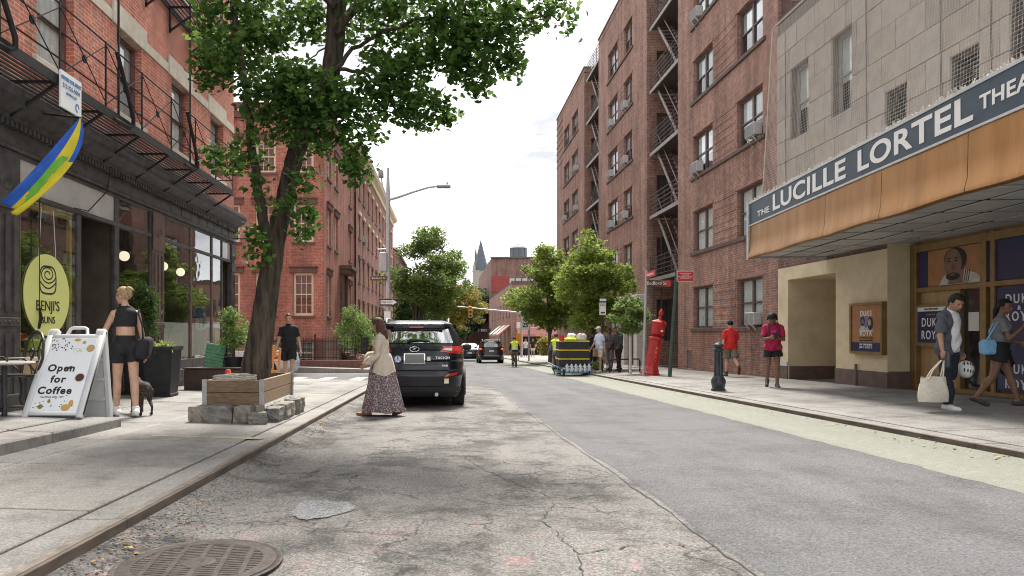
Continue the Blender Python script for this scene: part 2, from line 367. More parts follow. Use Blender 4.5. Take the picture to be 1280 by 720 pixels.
# ------------------------------------------------------------------ ground, road, pavements
def asphalt(name, base, dark, light, crack=0, patch=.5, green=None):
    m, n, l, b = _principled(name); b.inputs['Roughness'].default_value = .88; b.inputs['Specular IOR Level'].default_value = .3
    g = n.new('ShaderNodeNewGeometry')
    def nz(sc, d=4, r=.6, st=None):
        t = n.new('ShaderNodeTexNoise'); t.inputs['Scale'].default_value = sc; t.inputs['Detail'].default_value = d; t.inputs['Roughness'].default_value = r
        if st:
            mp = n.new('ShaderNodeMapping'); mp.inputs['Scale'].default_value = st; l.new(g.outputs['Position'], mp.inputs[0]); l.new(mp.outputs[0], t.inputs[0])
        else: l.new(g.outputs['Position'], t.inputs[0])
        return t.outputs[0]
    def ramp(src, a, c, b_, d):
        r = n.new('ShaderNodeValToRGB'); e = r.color_ramp.elements; e[0].position = a; e[0].color = (*c, 1); e[1].position = b_; e[1].color = (*d, 1); l.new(src, r.inputs[0]); return r.outputs[0]
    def mix(f, a, c, mode='MIX', fac=None):
        x = n.new('ShaderNodeMix'); x.data_type = 'RGBA'; x.blend_type = mode
        if f is None: x.inputs[0].default_value = fac
        else: l.new(f, x.inputs[0])
        l.new(a, x.inputs[6]); l.new(c, x.inputs[7]); return x.outputs[2]
    grain = ramp(nz(55, 4, .8), .38, dark, .63, light)
    fine = ramp(nz(190, 2, .8), .32, (.4, .4, .4), .7, (1.55, 1.55, 1.55))
    c = mix(None, grain, fine, 'MULTIPLY', .8)
    big = ramp(nz(1.0, 12, .76), .47, (1, 1, 1), .60, (1 - patch,) * 3)
    c = mix(None, c, big, 'MULTIPLY', 1)
    lane = ramp(nz(.8, 4, .5, (2.2, .12, 1)), .35, (.86, .86, .86), .7, (1.1, 1.1, 1.1))
    c = mix(None, c, lane, 'MULTIPLY', 1)
    stn = ramp(nz(1.7, 6, .7), .60, (1, 1, 1), .72, (.62, .61, .60)); c = mix(None, c, stn, 'MULTIPLY', .8)
    if crack:
        wob = n.new('ShaderNodeTexNoise'); wob.inputs['Scale'].default_value = 2.5; wob.inputs['Detail'].default_value = 5; l.new(g.outputs['Position'], wob.inputs[0])
        va = n.new('ShaderNodeVectorMath'); va.operation = 'MULTIPLY_ADD'; va.inputs[1].default_value = (.7, .7, .7); l.new(wob.outputs['Color'], va.inputs[0]); l.new(g.outputs['Position'], va.inputs[2])
        tot = None
        for sc, wd in ((.55, .010), (2.3, .034)):
            vo = n.new('ShaderNodeTexVoronoi'); vo.feature = 'DISTANCE_TO_EDGE'; vo.inputs['Scale'].default_value = sc; l.new(va.outputs[0], vo.inputs['Vector'])
            r = ramp(vo.outputs[0], 0, (1, 1, 1), wd, (0, 0, 0))
            msk = ramp(nz(.55 if sc < 1 else .9, 3), .43, (0, 0, 0), .56, (1, 1, 1))
            k = n.new('ShaderNodeMath'); k.operation = 'MULTIPLY'; l.new(r, k.inputs[0]); l.new(msk, k.inputs[1])
            tot = k.outputs[0] if tot is None else tot
            if k.outputs[0] is not tot:
                a = n.new('ShaderNodeMath'); a.operation = 'MAXIMUM'; l.new(tot, a.inputs[0]); l.new(k.outputs[0], a.inputs[1]); tot = a.outputs[0]
        fl = n.new('ShaderNodeMath'); fl.operation = 'MULTIPLY'; fl.inputs[1].default_value = .85 * crack; l.new(tot, fl.inputs[0])
        blk = n.new('ShaderNodeRGB'); blk.outputs[0].default_value = (.028, .027, .026, 1)
        c = mix(fl.outputs[0], c, blk.outputs[0])
    if green:
        gn = n.new('ShaderNodeRGB'); gn.outputs[0].default_value = (*green, 1)
        c = mix(ramp(nz(14, 6, .75), .30, (.1, .1, .1), .56, (.9, .9, .9)), c, mix(None, gn.outputs[0], fine, 'MULTIPLY', .8))
    if crack: # faded utility spray paint
        rd = n.new('ShaderNodeRGB'); rd.outputs[0].default_value = (.62, .2, .2, 1)
        s = n.new('ShaderNodeSeparateXYZ'); l.new(g.outputs['Position'], s.inputs[0])
        mr = n.new('ShaderNodeMapRange'); mr.inputs[1].default_value = 5.2; mr.inputs[2].default_value = 3.4; l.new(s.outputs[1], mr.inputs[0])
        q = n.new('ShaderNodeMath'); q.operation = 'MULTIPLY'; l.new(mr.outputs[0], q.inputs[0]); l.new(ramp(nz(3.2, 12, .85), .55, (0, 0, 0), .70, (.6, .6, .6)), q.inputs[1])
        c = mix(q.outputs[0], c, rd.outputs[0])
    l.new(c, b.inputs['Base Color'])
    bp = n.new('ShaderNodeBump'); bp.inputs['Strength'].default_value = .75; bp.inputs['Distance'].default_value = .012; l.new(nz(120, 3, .8), bp.inputs['Height']); l.new(bp.outputs[0], b.inputs['Normal'])
    MATS[name] = m; return m
A_OLD = asphalt('old asphalt', None, (.105, .10, .096), (.31, .297, .28), crack=1, patch=.62)
A_NEW = asphalt('newer asphalt', None, (.078, .077, .081), (.185, .184, .189), patch=.24)
A_GRN = asphalt('faded green lane', None, (.20, .20, .17), (.36, .35, .30), patch=.15, green=(.19, .20, .168))
A_PAT = asphalt('patch asphalt', None, (.10, .10, .10), (.40, .40, .41), patch=.1)
CONC = asphalt('concrete', None, (.215, .206, .194), (.365, .352, .332), patch=.28)
CONC2 = asphalt('concrete worn and shaded', None, (.19, .183, .174), (.33, .318, .30), patch=.32)
CONC3 = asphalt('concrete warm', None, (.235, .224, .205), (.39, .372, .348), patch=.25)
DIRT = mat('joint dirt', (.07, .062, .055), (.13, .115, .10), 20, .95)
RUST = mat('rusty steel', (.06, .048, .041), (.135, .102, .08), 9, .7, .4, detail=8, stretch=(1, .4, 2))
STEEL_TOP = mat('worn kerb steel', (.14, .12, .105), (.25, .22, .19), 14, .5, .1, metal=.3)
GROUND = mat('ground earth', (.16, .15, .135), (.25, .24, .22), 2, .95)
def sheet(name, x0, x1, y0, y1, dz, m, hfun=None, cols=1, rows=1, kind='structure', parent=None):
    b = MB(); hf = hfun or (lambda x, y: -SL * y)
    vs = []; fs = []
    for j in range(rows + 1):
        for i in range(cols + 1):
            x = x0 + (x1 - x0) * i / cols; y = y0 + (y1 - y0) * j / rows; vs.append((x, y, hf(x, y) + dz))
    for j in range(rows):
        for i in range(cols):
            a = j * (cols + 1) + i; fs.append((a, a + 1, a + cols + 2, a + cols + 1))
    b.add(vs, fs); o = b.build(name, m, parent)
    if kind and parent is None: tag(o, kind=kind)
    return o
sheet('ground', -700, 700, -30, 1500, -.05, GROUND)
gut = lambda x: .064 * math.exp(-((x - KL) / .17) ** 2) if x > KL else .064
b = MB(); xs = [KL - .05 + .04 * i for i in range(20)] + [-.9, 1.6]; ys = [-12, 0, 4, 8, 12, 16, 19.6]; nx = len(xs)
b.add([(x, y, -SL * y + gut(x) * min(1, max(0, (19.6 - y) / 3))) for y in ys for x in xs], [(j * nx + i, j * nx + i + 1, (j + 1) * nx + i + 1, (j + 1) * nx + i) for j in range(len(ys) - 1) for i in range(nx - 1)], 0, True); tag(b.build('road', A_OLD), kind='structure')
sheet('road', KL - .3, 1.6, 19.6, 300, .001, A_NEW)
sheet('side_street', -90, KL - .3, 20.6, 29.6, 0, A_NEW)
rr = random.Random(3)
# the newer asphalt laid over the right lanes, its edge broken and a few millimetres proud
b = MB(); ys = [-12 + .35 * i for i in range(92)] + [20.2, 60, 300]
edge = lambda y: 1.6 - .018 * y - .0 * y + .010 * math.sin(y * 1.3) + .010 * math.sin(y * 4.1 + 1)
ex = [edge(min(y, 22)) + rr.uniform(-.02, .02) for y in ys]
vs = []
for y, x in zip(ys, ex): vs += [(x, y, -SL * y - .01), (x + .05, y, -SL * y + .006), (4.6, y, -SL * y + .008)]
fs = []
for i in range(len(ys) - 1):
    a = i * 3; fs += [(a, a + 1, a + 4, a + 3), (a + 1, a + 2, a + 5, a + 4)]
tag(b.add(vs, fs).build('road', A_NEW), kind='structure')
b = MB(); ys = [-12 + .12 * i for i in range(400)] + [60, 120]; vs = []; fs = []
for i, y in enumerate(ys):
    x = 4.40 + rr.uniform(-.028, .028); vs += [(x, y, -SL * y + .0095), (KR - .2, y, -SL * y + .0105), (KR + .02, y, -SL * y + .068)]
fs = [(3 * i + k, 3 * i + k + 1, 3 * i + 4 + k, 3 * i + 3 + k) for i in range(len(ys) - 1) for k in (0, 1)]
tag(b.add(vs, fs).build('bicycle_lane', A_GRN), kind='structure')
# seam crack beside the newer asphalt
b = MB(); vs = []; ys = [1.5 + .12 * i for i in range(150)]
for y in ys:
    x = edge(y) - .015 + rr.uniform(-.012, .012); w_ = .002 + .004 * abs(math.sin(y * 2.1)); vs += [(x - w_, y, -SL * y + .004), (x + w_, y, -SL * y + .004)]
tag(b.add(vs, [(2 * i, 2 * i + 1, 2 * i + 3, 2 * i + 2) for i in range(len(ys) - 1)]).build('road_crack', mat('crack tar', (.045, .043, .041), rough=.9)), kind='structure')
def crack(pts, w0=.0045):
    b = MB(); P = []
    for (x0, y0), (x1, y1) in zip(pts, pts[1:]):
        n = max(3, int(math.hypot(x1 - x0, y1 - y0) / .05))
        for i in range(n): P.append((x0 + (x1 - x0) * i / n + rr.uniform(-.018, .018), y0 + (y1 - y0) * i / n + rr.uniform(-.02, .02)))
    vs = []
    for x, y in P:
        ww = w0 * rr.uniform(.25, 1); vs += [(x - ww, y, -SL * y + .005), (x + ww, y + rr.uniform(-.01, .01), -SL * y + .005)]
    tag(b.add(vs, [(2 * i, 2 * i + 1, 2 * i + 3, 2 * i + 2) for i in range(len(P) - 1)]).build('road_crack', MATS['crack tar']), kind='structure')
crack([(.62, 3.0), (.72, 3.7), (.62, 4.4), (.8, 5.0), (1.42, 5.35)]); crack([(.8, 5.0), (.35, 6.2), (.15, 7.1)], .006); crack([(.72, 3.7), (1.2, 3.9), (1.55, 3.75)], .012)
crack([(.3, 5.9), (1.0, 6.1), (1.4, 6.5)], .006); crack([(-.2, 7.6), (.5, 7.2), (1.2, 7.6)], .01); crack([(.5, 5.5), (1.0, 5.6), (1.45, 5.75)], .01)
# worn round patch
b = MB(); n = 40; c0 = (px(402, 4.72), 4.72)
vs = [(c0[0], c0[1], -SL * c0[1] + .012)]
for k in range(n):
    a = 2 * math.pi * k / n; r_ = 1 + .12 * math.sin(3 * a + 1) + rr.uniform(-.06, .06)
    vs.append((c0[0] + .21 * r_ * math.cos(a), c0[1] + .27 * r_ * math.sin(a), -SL * (c0[1] + .27 * r_ * math.sin(a)) + .006))
tag(b.add(vs, [(0, 1 + k, 1 + (k + 1) % n) for k in range(n)]).build('asphalt_patch', A_PAT), kind='structure')
# painted lines on the side street
WHT = mat('worn white paint', (.44, .44, .43), (.22, .22, .22), 14, .8, detail=8)
YEL = mat('worn yellow paint', (.36, .29, .15), (.27, .26, .245), 30, .85, detail=8, lo=.42, hi=.56)
for x0, x1, y0, y1 in ((-3.35, -2.9, 22.0, 25.6), (-4.5, -4.05, 22.0, 25.6), (-5.6, -5.15, 22.0, 25.6), (-6.8, -6.35, 22.0, 25.6), (-12, -2.5, 29.0, 29.25)):
    sheet('road_marking', x0, x1, y0, y1, .006, WHT)

# pavements: a base sheet, then every flag near the camera as its own slab
lw = tag(thing('sidewalk', None, None), kind='structure'); rw = tag(thing('sidewalk', None, None), kind='structure')
sheet('bedding', KL - .25, -6.6, -12, 20.3, -.022, DIRT, walk, parent=lw)
sheet('bedding', KR + .25, 13, -12, 31, -.022, DIRT, walk, parent=rw)
sheet('far_paving', KR + .25, 13, 31, 140, 0, CONC3, walk, 1, 30, parent=rw)
tag(sheet('sidewalk', KL, -7.2, 29.8, 140, 0, CONC2, walk, 1, 30), kind='structure')
tag(sheet('sidewalk', -7.2, -60, 29.8, 33.4, .17, CONC2), kind='structure')
b = MB(); b.box(-60, -7.2, 29.6, 29.83, -1.2, -.47); b.prism([(-7.2, -1.2), (KL, -1.2), (KL, -.551), (-7.2, -.389)], 'y', 29.6, 29.83); b.build('kerb_stone', CONC3, tag(thing('kerb', None, None), kind='structure'))
b = MB(); b.box(KL - .25, KL, 29.84, 140, -.3, .0)
for i, v in enumerate(b.v): b.v[i] = (v[0], v[1], v[2] - SL * v[1] + .121)
b.build('kerb_stone', CONC3, tag(thing('kerb', None, None), kind='structure'))
SLABS = {}
def slab(x, y, w_, d_, side, m, parent):
    sg = .03 if side > 0 else -.03
    key = (round(w_, 2), round(d_, 2), side, m.name)
    if key not in SLABS:
        b = MB(); b.bbox(-w_ / 2, w_ / 2, -d_ / 2, d_ / 2, -.05, 0, .006)
        for i, v in enumerate(b.v): b.v[i] = (v[0], v[1], v[2] - SL * v[1] + sg * v[0])
        SLABS[key] = b.mesh('paving_slab', m)
    return obj('paving_slab', SLABS[key], parent, (x, y, walk(x, y) + rr.uniform(-.003, .003)))
gap = .014
for j in range(13):
    for i, (xa, xb) in enumerate(((-3.52, -2.16), (-4.88, -3.52), (-6.1, -4.88))):
        y0 = 1.2 + 1.47 * j
        slab((xa + xb) / 2, y0 + .735, xb - xa - gap, 1.47 - gap, -1, (CONC, CONC2, CONC, CONC3)[rr.randrange(4)], lw)
for j in range(18):
    for i, (xa, xb) in enumerate(((5.8, 7.05), (7.05, 8.3), (8.3, 9.56))):
        y0 = 3.6 + 1.5 * j
        slab((xa + xb) / 2, y0 + .75, xb - xa - gap, 1.5 - gap, 1, (CONC2, CONC2, CONC2) [i] if y0 < 17.5 else (CONC3, CONC, CONC3)[rr.randrange(3)], rw)  # darker slabs along the marquee carry its shade in their colour
# kerbs: concrete lengths faced with a steel angle
def kerb(side, ycuts):
    k = tag(thing('kerb', None, None), kind='structure'); x = KL if side < 0 else KR; sg = side
    for a, c in zip(ycuts, ycuts[1:]):
        b = MB(); xa, xb = sorted((x + sg * .022, x + sg * .295)); b.bbox(xa, xb, a + .006, c - .006, -.25, 0, .008)
        for i, v in enumerate(b.v): b.v[i] = (v[0], v[1], v[2] - SL * v[1] + .12)
        o = b.build('kerb_stone', CONC if side < 0 else CONC2, k)
        b = MB(); xa, xb = sorted((x - sg * .004, x + sg * .02)); b.bbox(xa, xb, a + .004, c - .004, -.2, .002, .004)
        xa, xb = sorted((x + sg * .02, x + sg * .075)); b.box(xa, xb, a + .004, c - .004, -.01, .003, 1)
        for i, v in enumerate(b.v): b.v[i] = (v[0], v[1], v[2] - SL * v[1] + .12)
        b.build('steel_edge', [RUST, STEEL_TOP], o)
kerb(-1, [-6, -2, .9, 3.97, 7.0, 10.05, 13.1, 16.2, 18.2, 20.3])
kerb(1, [-4, 0, 4, 7.1, 10.2, 13.4, 16.6, 20, 23.5, 27, 31, 36, 42, 48, 60, 80])
b = MB(); b.box(-60, KL, 20.3, 20.55, -.3, 0)
for i, v in enumerate(b.v): b.v[i] = (v[0], v[1], v[2] - SL * v[1] + .118)
b.build('kerb_stone', CONC, tag(thing('kerb', None, None), kind='structure'))
tag(sheet('sidewalk', -7, -60, 15, 20.3, .25, CONC2), kind='structure')
# yellow paint mark on kerb, spilled leaves in the gutter
sheet('paint_mark', -2.55, -2.0, 7.35, 7.5, .005, YEL, walk); sheet('paint_mark', -3.2, -2.5, 7.38, 7.43, .005, YEL, walk)
LEAFY = leafmat('dry leaf', (.42, .30, .07), (.26, .17, .07), .1)
b = MB()
for k in range(150):
    y = 2.2 + 11 * rr.random() ** 1.6; x = KL + .05 + abs(rr.gauss(0, .16)); 
    if rr.random() < .07: x = KL - 4 * rr.random(); 
    z = (road(x, y) + gut(x) + .010) if x > KL else walk(x, y) + .008
    s_ = rr.uniform(.006, .015); a = rr.uniform(0, 6.3)
    P = [(x + s_ * 1.2 * math.cos(a + q), y + s_ * math.sin(a + q), z + rr.uniform(0, .012)) for q in (0, 1.57, 3.14, 4.71)]
    b.add(P, [(0, 1, 2, 3)])
for k in range(120):
    y = 3 + 16 * rr.random(); x = KR - abs(rr.gauss(0, .12)); z = road(x, y) + .02 + .057 * max(0, (x - KR + .2) / .22); s_ = rr.uniform(.008, .02); a = rr.uniform(0, 6.3)
    b.add([(x + s_ * 1.2 * math.cos(a + q), y + s_ * math.sin(a + q), z + rr.uniform(0, .012)) for q in (0, 1.57, 3.14, 4.71)], [(0, 1, 2, 3)])
tag(b.build('fallen_leaves', LEAFY), 'yellowed fallen leaves scattered along the gutter', 'leaves', kind='stuff')
# stones and grit
b = MB()
for k in range(1400):
    y = 2.3 + 9 * rr.random() ** 1.4; x = KL + .02 + abs(rr.gauss(0, .22)); z = road(x, y) + gut(x) + .003; s_ = rr.uniform(.003, .009)
    b.ell((x, y, z), (s_, s_, s_ * .7), 5, 3, sm=False)
tag(b.build('gravel', CONC2), 'fine grit lying in the gutter by the steel kerb', 'gravel', kind='stuff')
# manhole cover
IRON = mat('cast iron', (.05, .041, .037), (.095, .082, .075), 26, .55, .25, metal=.5)
IRON_D = mat('manhole pit', (.012, .011, .01), rough=.95)
mx0, my0 = -1.27, 3.5; mh = thing('manhole_cover', 'round cast iron manhole cover with rows of slots in the road', 'manhole cover', (mx0, my0, road(0, my0) + .008))
mh.rotation_euler = (-math.atan(SL), 0, R(8)); RO = .385
b = MB(); b.lathe([(RO + .035, .004), (RO + .035, .011), (RO + .02, .013), (RO + .012, .009)], 64); b.build('rim', IRON, mh)
b = MB(); b.lathe([(.0, -.035), (RO + .012, -.035), (RO + .012, -.033)], 48); b.build('pit', IRON_D, mh)
b = MB()
b.lathe([(RO, -.03), (RO + .003, .012), (RO - .065, .012), (RO - .065, .004)], 64); b.lathe([(.085, .004), (.085, .012), (.07, .014), (.02, .011), (.001, .011)], 28)
RI = RO - .06
for i in range(-12, 13):
    y = i * .030
    if abs(y) < RI:
        xe = math.sqrt(RI * RI - y * y)
        b.box(-xe, xe, y - .0062, y + .0062, .004, .011 + .0004 * (i % 2))
for xx in (-.24, -.12, 0, .12, .24):
    ye = math.sqrt(RI * RI - xx * xx); b.box(xx - .014, xx + .014, -ye, ye, .003, .0125)
b.build('grate', IRON, mh)
# ------------------------------------------------------------------ the corner building on the left: iron shopfront, brick above
BR_L = brick('salmon brick', (.56, .175, .11), (.45, .13, .084), (.48, .39, .33), .205, .068, .008, .18)
STONE = mat('limestone', (.47, .42, .345), (.58, .52, .43), 5, .85, .2)
IRONP = mat('dark shopfront paint', (.045, .040, .041), (.092, .084, .082), 6, .5, .3, detail=8, spec=.35)
IRONP2 = mat('worn brown paint', (.085, .05, .04), (.14, .09, .075), 9, .55, .25, detail=8)
BLK = mat('black iron', (.010, .010, .011), (.026, .025, .025), 12, .55, .2, spec=.3)
WINRED = mat('maroon window paint', (.12, .055, .05), (.17, .08, .07), 8, .5)
BLIND = mat('white blind', (.74, .74, .72), (.62, .62, .61), 6, .8)
BLIND2 = mat('grey curtain', (.36, .37, .38), (.52, .52, .52), 5, .8, stretch=(3, 3, .3))
XL = -6.0
lb = thing('corner_building', 'salmon brick corner building with dark iron shopfront and stone lintels', 'building', (0, 0, 0))
LC = [5.7, 8.05, 10.5, 12.93, 15.4, 17.85]
holes = []
for c in LC:
    for za, zb in ((4.02, 5.55), (7.62, 9.2), (11.3, 12.85)): holes.append((c - .5, c + .5, CZ + za, CZ + zb))
BY1 = 19.25
wall('wall', '+X', XL, 3.5, BY1, CZ + 2.95, 15.5, holes, BR_L, lb)
wall('wall', '+Y', BY1, -20, XL, -1, 15.5, [], BR_L, lb); wall('wall', '-Y', 3.5, -20, XL, -1, 15.5, [], BR_L, lb)
b = MB(); b.box(-20, XL + .02, 3.5, BY1, 15.5, 15.7); b.build('roof', IRONP, lb)
for i, h in enumerate(holes):
    o = window('+X', XL, *h, lb, WINRED, G, (BLIND, BLIND2)[i % 2], 'double', .13, .06, None, None, seed=i % 3)
# limestone bands and lintels, each stone a piece
for za in (5.57, 9.22, 12.87):
    for c in LC:
        b = MB(); b.bbox(XL - .02, XL + .035, c - .68, c + .68, CZ + za, CZ + za + .42, .012); b.build('lintel', STONE, lb)
    edges = [3.5] + [q for c in LC for q in (c - .68, c + .68)] + [BY1]
    for k in range(0, len(edges), 2):
        if edges[k + 1] - edges[k] > .1:
            b = MB(); b.box(XL - .02, XL + .02, edges[k] + .004, edges[k + 1] - .004, CZ + za + .02, CZ + za + .21); b.build('band_stone', STONE, lb)
for za in (4.02, 7.62, 11.3):
    for c in LC:
        b = MB(); b.bbox(XL - .02, XL + .07, c - .62, c + .62, CZ + za - .13, CZ + za, .01); b.build('sill', STONE, lb)
# shopfront
def lbox(name, y0, y1, za, zb, x0, x1, m, bev=.008, parent=None):
    b = MB(); b.bbox(x0, x1, y0, y1, CZ + za, CZ + zb, bev); return b.build(name, m, parent or lb)
GZ = -1.45
b = MB() # frieze and cornice as one moulding
prof = [(XL - .15, 2.50), (XL + .06, 2.50), (XL + .08, 2.54), (XL + .05, 2.58), (XL + .05, 2.86), (XL + .09, 2.89), (XL + .10, 2.95), (XL + .24, 3.02), (XL + .30, 3.05), (XL + .31, 3.12), (XL + .35, 3.17), (XL + .35, 3.25), (XL + .30, 3.28), (XL - .15, 3.31)]
b.prism([(p, CZ + q) for p, q in prof], 'y', 3.5, BY1 + .1); b.build('cornice', IRONP, lb)
b = MB()
y = 3.6
while y < BY1: b.box(XL + .05, XL + .135, y, y + .05, CZ + 2.78, CZ + 2.862); y += .1
tag(b.build('dentil', IRONP, lb), kind='stuff')
for k in range(9):  # peeling sheet-metal frieze panels
    y0 = 14.2 + k * .55; lbox('frieze_panel', y0, y0 + .5, 2.60, 2.78, XL + .04, XL + .058 + .004 * (k % 3), IRONP)
def pilaster(y0, y1, m):
    p = lbox('pilaster', y0, y1, GZ, 2.5, XL - .1, XL + .03, m, .01)
    q = (y1 - y0) / 6
    for k in range(1, 6, 2):
        for za, zb in ((-.85, -.02), (.28, 1.6)):
            b = MB(); b.box(XL + .03, XL + .05, y0 + q * k - .01, y0 + q * (k + 1) - .01, CZ + za, CZ + zb); b.build('flute', m, p)
    lbox('pilaster_band', y0 - .015, y1 + .015, .08, .2, XL + .02, XL + .065, m, .012, p)
    lbox('capital', y0 - .02, y1 + .02, 1.68, 2.44, XL + .025, XL + .055, m, .012, p)
    b = MB(); b.lathe([(.001, .0), (.04, .02), (.075, .01), (.10, .025), (.12, .01), (.13, 0)], 20, (XL + .052, (y0 + y1) / 2, CZ + 2.05), axis=(1, 0, 0)); b.build('rosette', m, p)
    lbox('plinth', y0 - .02, y1 + .02, GZ, -.85, XL + .02, XL + .07, m, .012, p)
    b = MB()
    for k in range(6): b.ell((XL + .067, y0 + (y1 - y0) * (k + .5) / 6, CZ + .14), (.012, .025, .025), 8, 6)
    b.build('stud', m, p)
pilaster(8.95, 9.5, IRONP); pilaster(13.88, 14.4, IRONP2); pilaster(5.6, 6.1, IRONP); pilaster(18.95, 19.24, IRONP)
# rails and mullions
def rail(y0, y1, za, zb, d=.04, m=None): lbox('rail', y0, y1, za, zb, XL - .08, XL + d * .5, m or IRONP)
rail(9.5, 13.88, 1.92, 1.99, .055); rail(9.5, 13.88, 2.44, 2.50, .045); rail(14.4, 18.95, 1.92, 1.99, .055); rail(14.4, 18.95, 2.44, 2.5, .045); rail(6.1, 8.95, 1.92, 1.99); rail(6.1, 8.95, 2.44, 2.5)
for y0, y1, za, zb in ((9.5, 9.6, GZ, 2.44), (11.08, 11.2, GZ, 1.92), (12.33, 12.5, GZ, 2.44), (13.8, 13.88, GZ, 2.44), (14.4, 14.48, GZ, 2.44), (15.97, 16.06, GZ, 2.44), (17.4, 17.5, GZ, 2.44), (18.2, 18.27, GZ, 2.44)):
    lbox('mullion', y0, y1, za, zb - .002, XL - .06, XL + .012, IRONP2 if 15.9 < y0 < 17.6 else IRONP)
WOODS = mat('pale wood sill', (.42, .27, .13), (.52, .36, .2), 4, .6, stretch=(1, 6, 6))
def bulk(y0, y1, top): 
    o = lbox('bulkhead', y0, y1, GZ - .3, top, XL - .1, XL + .02, IRONP); lbox('bulkhead_panel', y0 + .1, y1 - .1, GZ + .35, top - .22, XL + .01, XL + .045, IRONP, .015, o)
bulk(9.6, 11.08, -.42); lbox('sill', 9.55, 11.12, -.42, -.36, XL - .3, XL + .12, STONE); lbox('sill_board', 9.6, 11.08, -.62, -.44, XL + .01, XL + .05, WOODS)
bulk(12.5, 13.8, -.55); bulk(14.48, 15.97, -.62); bulk(16.06, 17.4, -.62); bulk(17.5, 18.2, -.62); bulk(6.1, 8.95, -.42)
FROST = mat('frosted transom', (.40, .385, .37), (.55, .53, .51), 2.5, .3, detail=7, coat=.4); REDB = mat('red blind', (.16, .055, .04), (.22, .08, .06), 3, .8)
SHOPG = glass('shop glass', (.86, .92, .88), .17)
def pane(y0, y1, za, zb, m, d=-.012):
    b = MB(); b.quad((XL + d, y0, CZ + za), (XL + d, y1, CZ + za), (XL + d, y1, CZ + zb), (XL + d, y0, CZ + zb)); return b.build('pane', m, lb)
pane(9.58, 12.36, 1.97, 2.46, FROST); pane(9.58, 11.1, -.38, 1.94, SHOPG)
pane(12.48, 13.82, 1.97, 2.46, SHOPG); pane(12.48, 13.82, -.56, 1.94, SHOPG)
for y0, y1 in ((14.46, 15.99), (16.04, 17.42), (17.48, 18.22)): pane(y0, y1, 1.97, 2.46, SHOPG); pane(y0, y1, -.63, 1.94, SHOPG)
pane(18.25, 18.96, 1.97, 2.46, FROST); pane(6.08, 8.97, -.38, 2.46, SHOPG)
b = MB(); b.box(XL - .16, XL - .12, 12.5, 13.8, CZ + 1.98, CZ + 2.45); b.build('blind', REDB, lb)
# yellow painted inner frame of the first window
YP = mat('mustard frame', (.36, .27, .05), (.44, .34, .08), 6, .6)
for y0, y1, za, zb in ((9.64, 9.72, -.38, 1.92), (10.98, 11.05, -.38, 1.92), (9.72, 10.98, 1.80, 1.92)): lbox('inner_frame', y0, y1, za, zb, XL - .12, XL - .06, YP, .004)
# the room behind the glass
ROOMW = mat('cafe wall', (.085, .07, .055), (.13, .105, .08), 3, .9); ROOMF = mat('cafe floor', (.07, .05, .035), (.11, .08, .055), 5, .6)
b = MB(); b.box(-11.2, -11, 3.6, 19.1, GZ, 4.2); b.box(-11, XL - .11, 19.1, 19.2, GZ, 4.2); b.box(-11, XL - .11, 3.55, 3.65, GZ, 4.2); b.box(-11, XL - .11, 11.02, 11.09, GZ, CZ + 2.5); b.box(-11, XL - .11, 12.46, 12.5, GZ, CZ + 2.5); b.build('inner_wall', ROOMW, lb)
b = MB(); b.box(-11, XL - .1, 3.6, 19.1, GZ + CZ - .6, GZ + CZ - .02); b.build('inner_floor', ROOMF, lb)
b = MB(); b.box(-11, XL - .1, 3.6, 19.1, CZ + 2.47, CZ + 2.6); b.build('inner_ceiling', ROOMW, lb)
b = MB(); b.box(-7.4, -7.34, 11.1, 12.45, GZ, CZ + 2.46); b.build('doorway_dark_sheet', mat('doorway darkness', (.012, .011, .011), rough=.7), lb)  # black sheet closing the doorway, painted darkness of the unlit interior
b = MB(); b.box(XL - 1.3, XL + .1, 11.2, 12.33, -1.2, CZ - 1.18); b.build('door_step', CONC2, lb)
# half curtains
CURT = mat('white cafe curtain', (.66, .66, .64), (.56, .57, .56), 4, .9, stretch=(2, 14, .5))
for y0, y1 in ((14.5, 15.95), (16.08, 17.38), (17.52, 18.18)):
    b = MB(); n = 46; P = [(XL - .048 + .016 * math.sin(i * 1.15) + .01 * math.sin(i * 2.7), y0 + (y1 - y0) * i / n) for i in range(n + 1)]
    for i in range(n): b.quad((P[i][0], P[i][1], CZ - .58), (P[i + 1][0], P[i + 1][1], CZ - .58), (P[i + 1][0], P[i + 1][1], CZ + .2), (P[i][0], P[i][1], CZ + .2))
    b.tube([(XL - .05, y0, CZ + .2), (XL - .05, y1, CZ + .2)], .01, 6); tag(b.build('curtain', CURT), {14.5: 'white half curtain in the cafe window next to the fluted brown pilaster', 16.08: 'white half curtain in the middle cafe window', 17.52: 'narrow white half curtain in the last cafe window'}[y0], 'curtain', 'half curtains in the cafe windows')
GLOBE = mat('lit globe', (1, .86, .66), emit=.4)
for y, x, z, lab in ((14.3, -6.75, 1.59, 'glowing globe pendant behind the window beside the open shop door'), (16.4, -6.8, 1.58, 'glowing globe pendant partly hidden by the fluted brown pilaster'), (17.2, -6.7, 1.51, 'glowing globe pendant hanging over the white half curtains')):
    t = thing('pendant_lamp', lab, 'lamp', (x, y, CZ + z), 0, 'globe pendants in the cafe'); b = MB(); b.ell((0, 0, 0), (.105, .105, .105), 20, 14); b.build('globe', GLOBE, t)
    b = MB(); b.tube([(0, 0, .105), (0, 0, 2.47 - z)], .008, 6); b.build('cord', BLK, t)
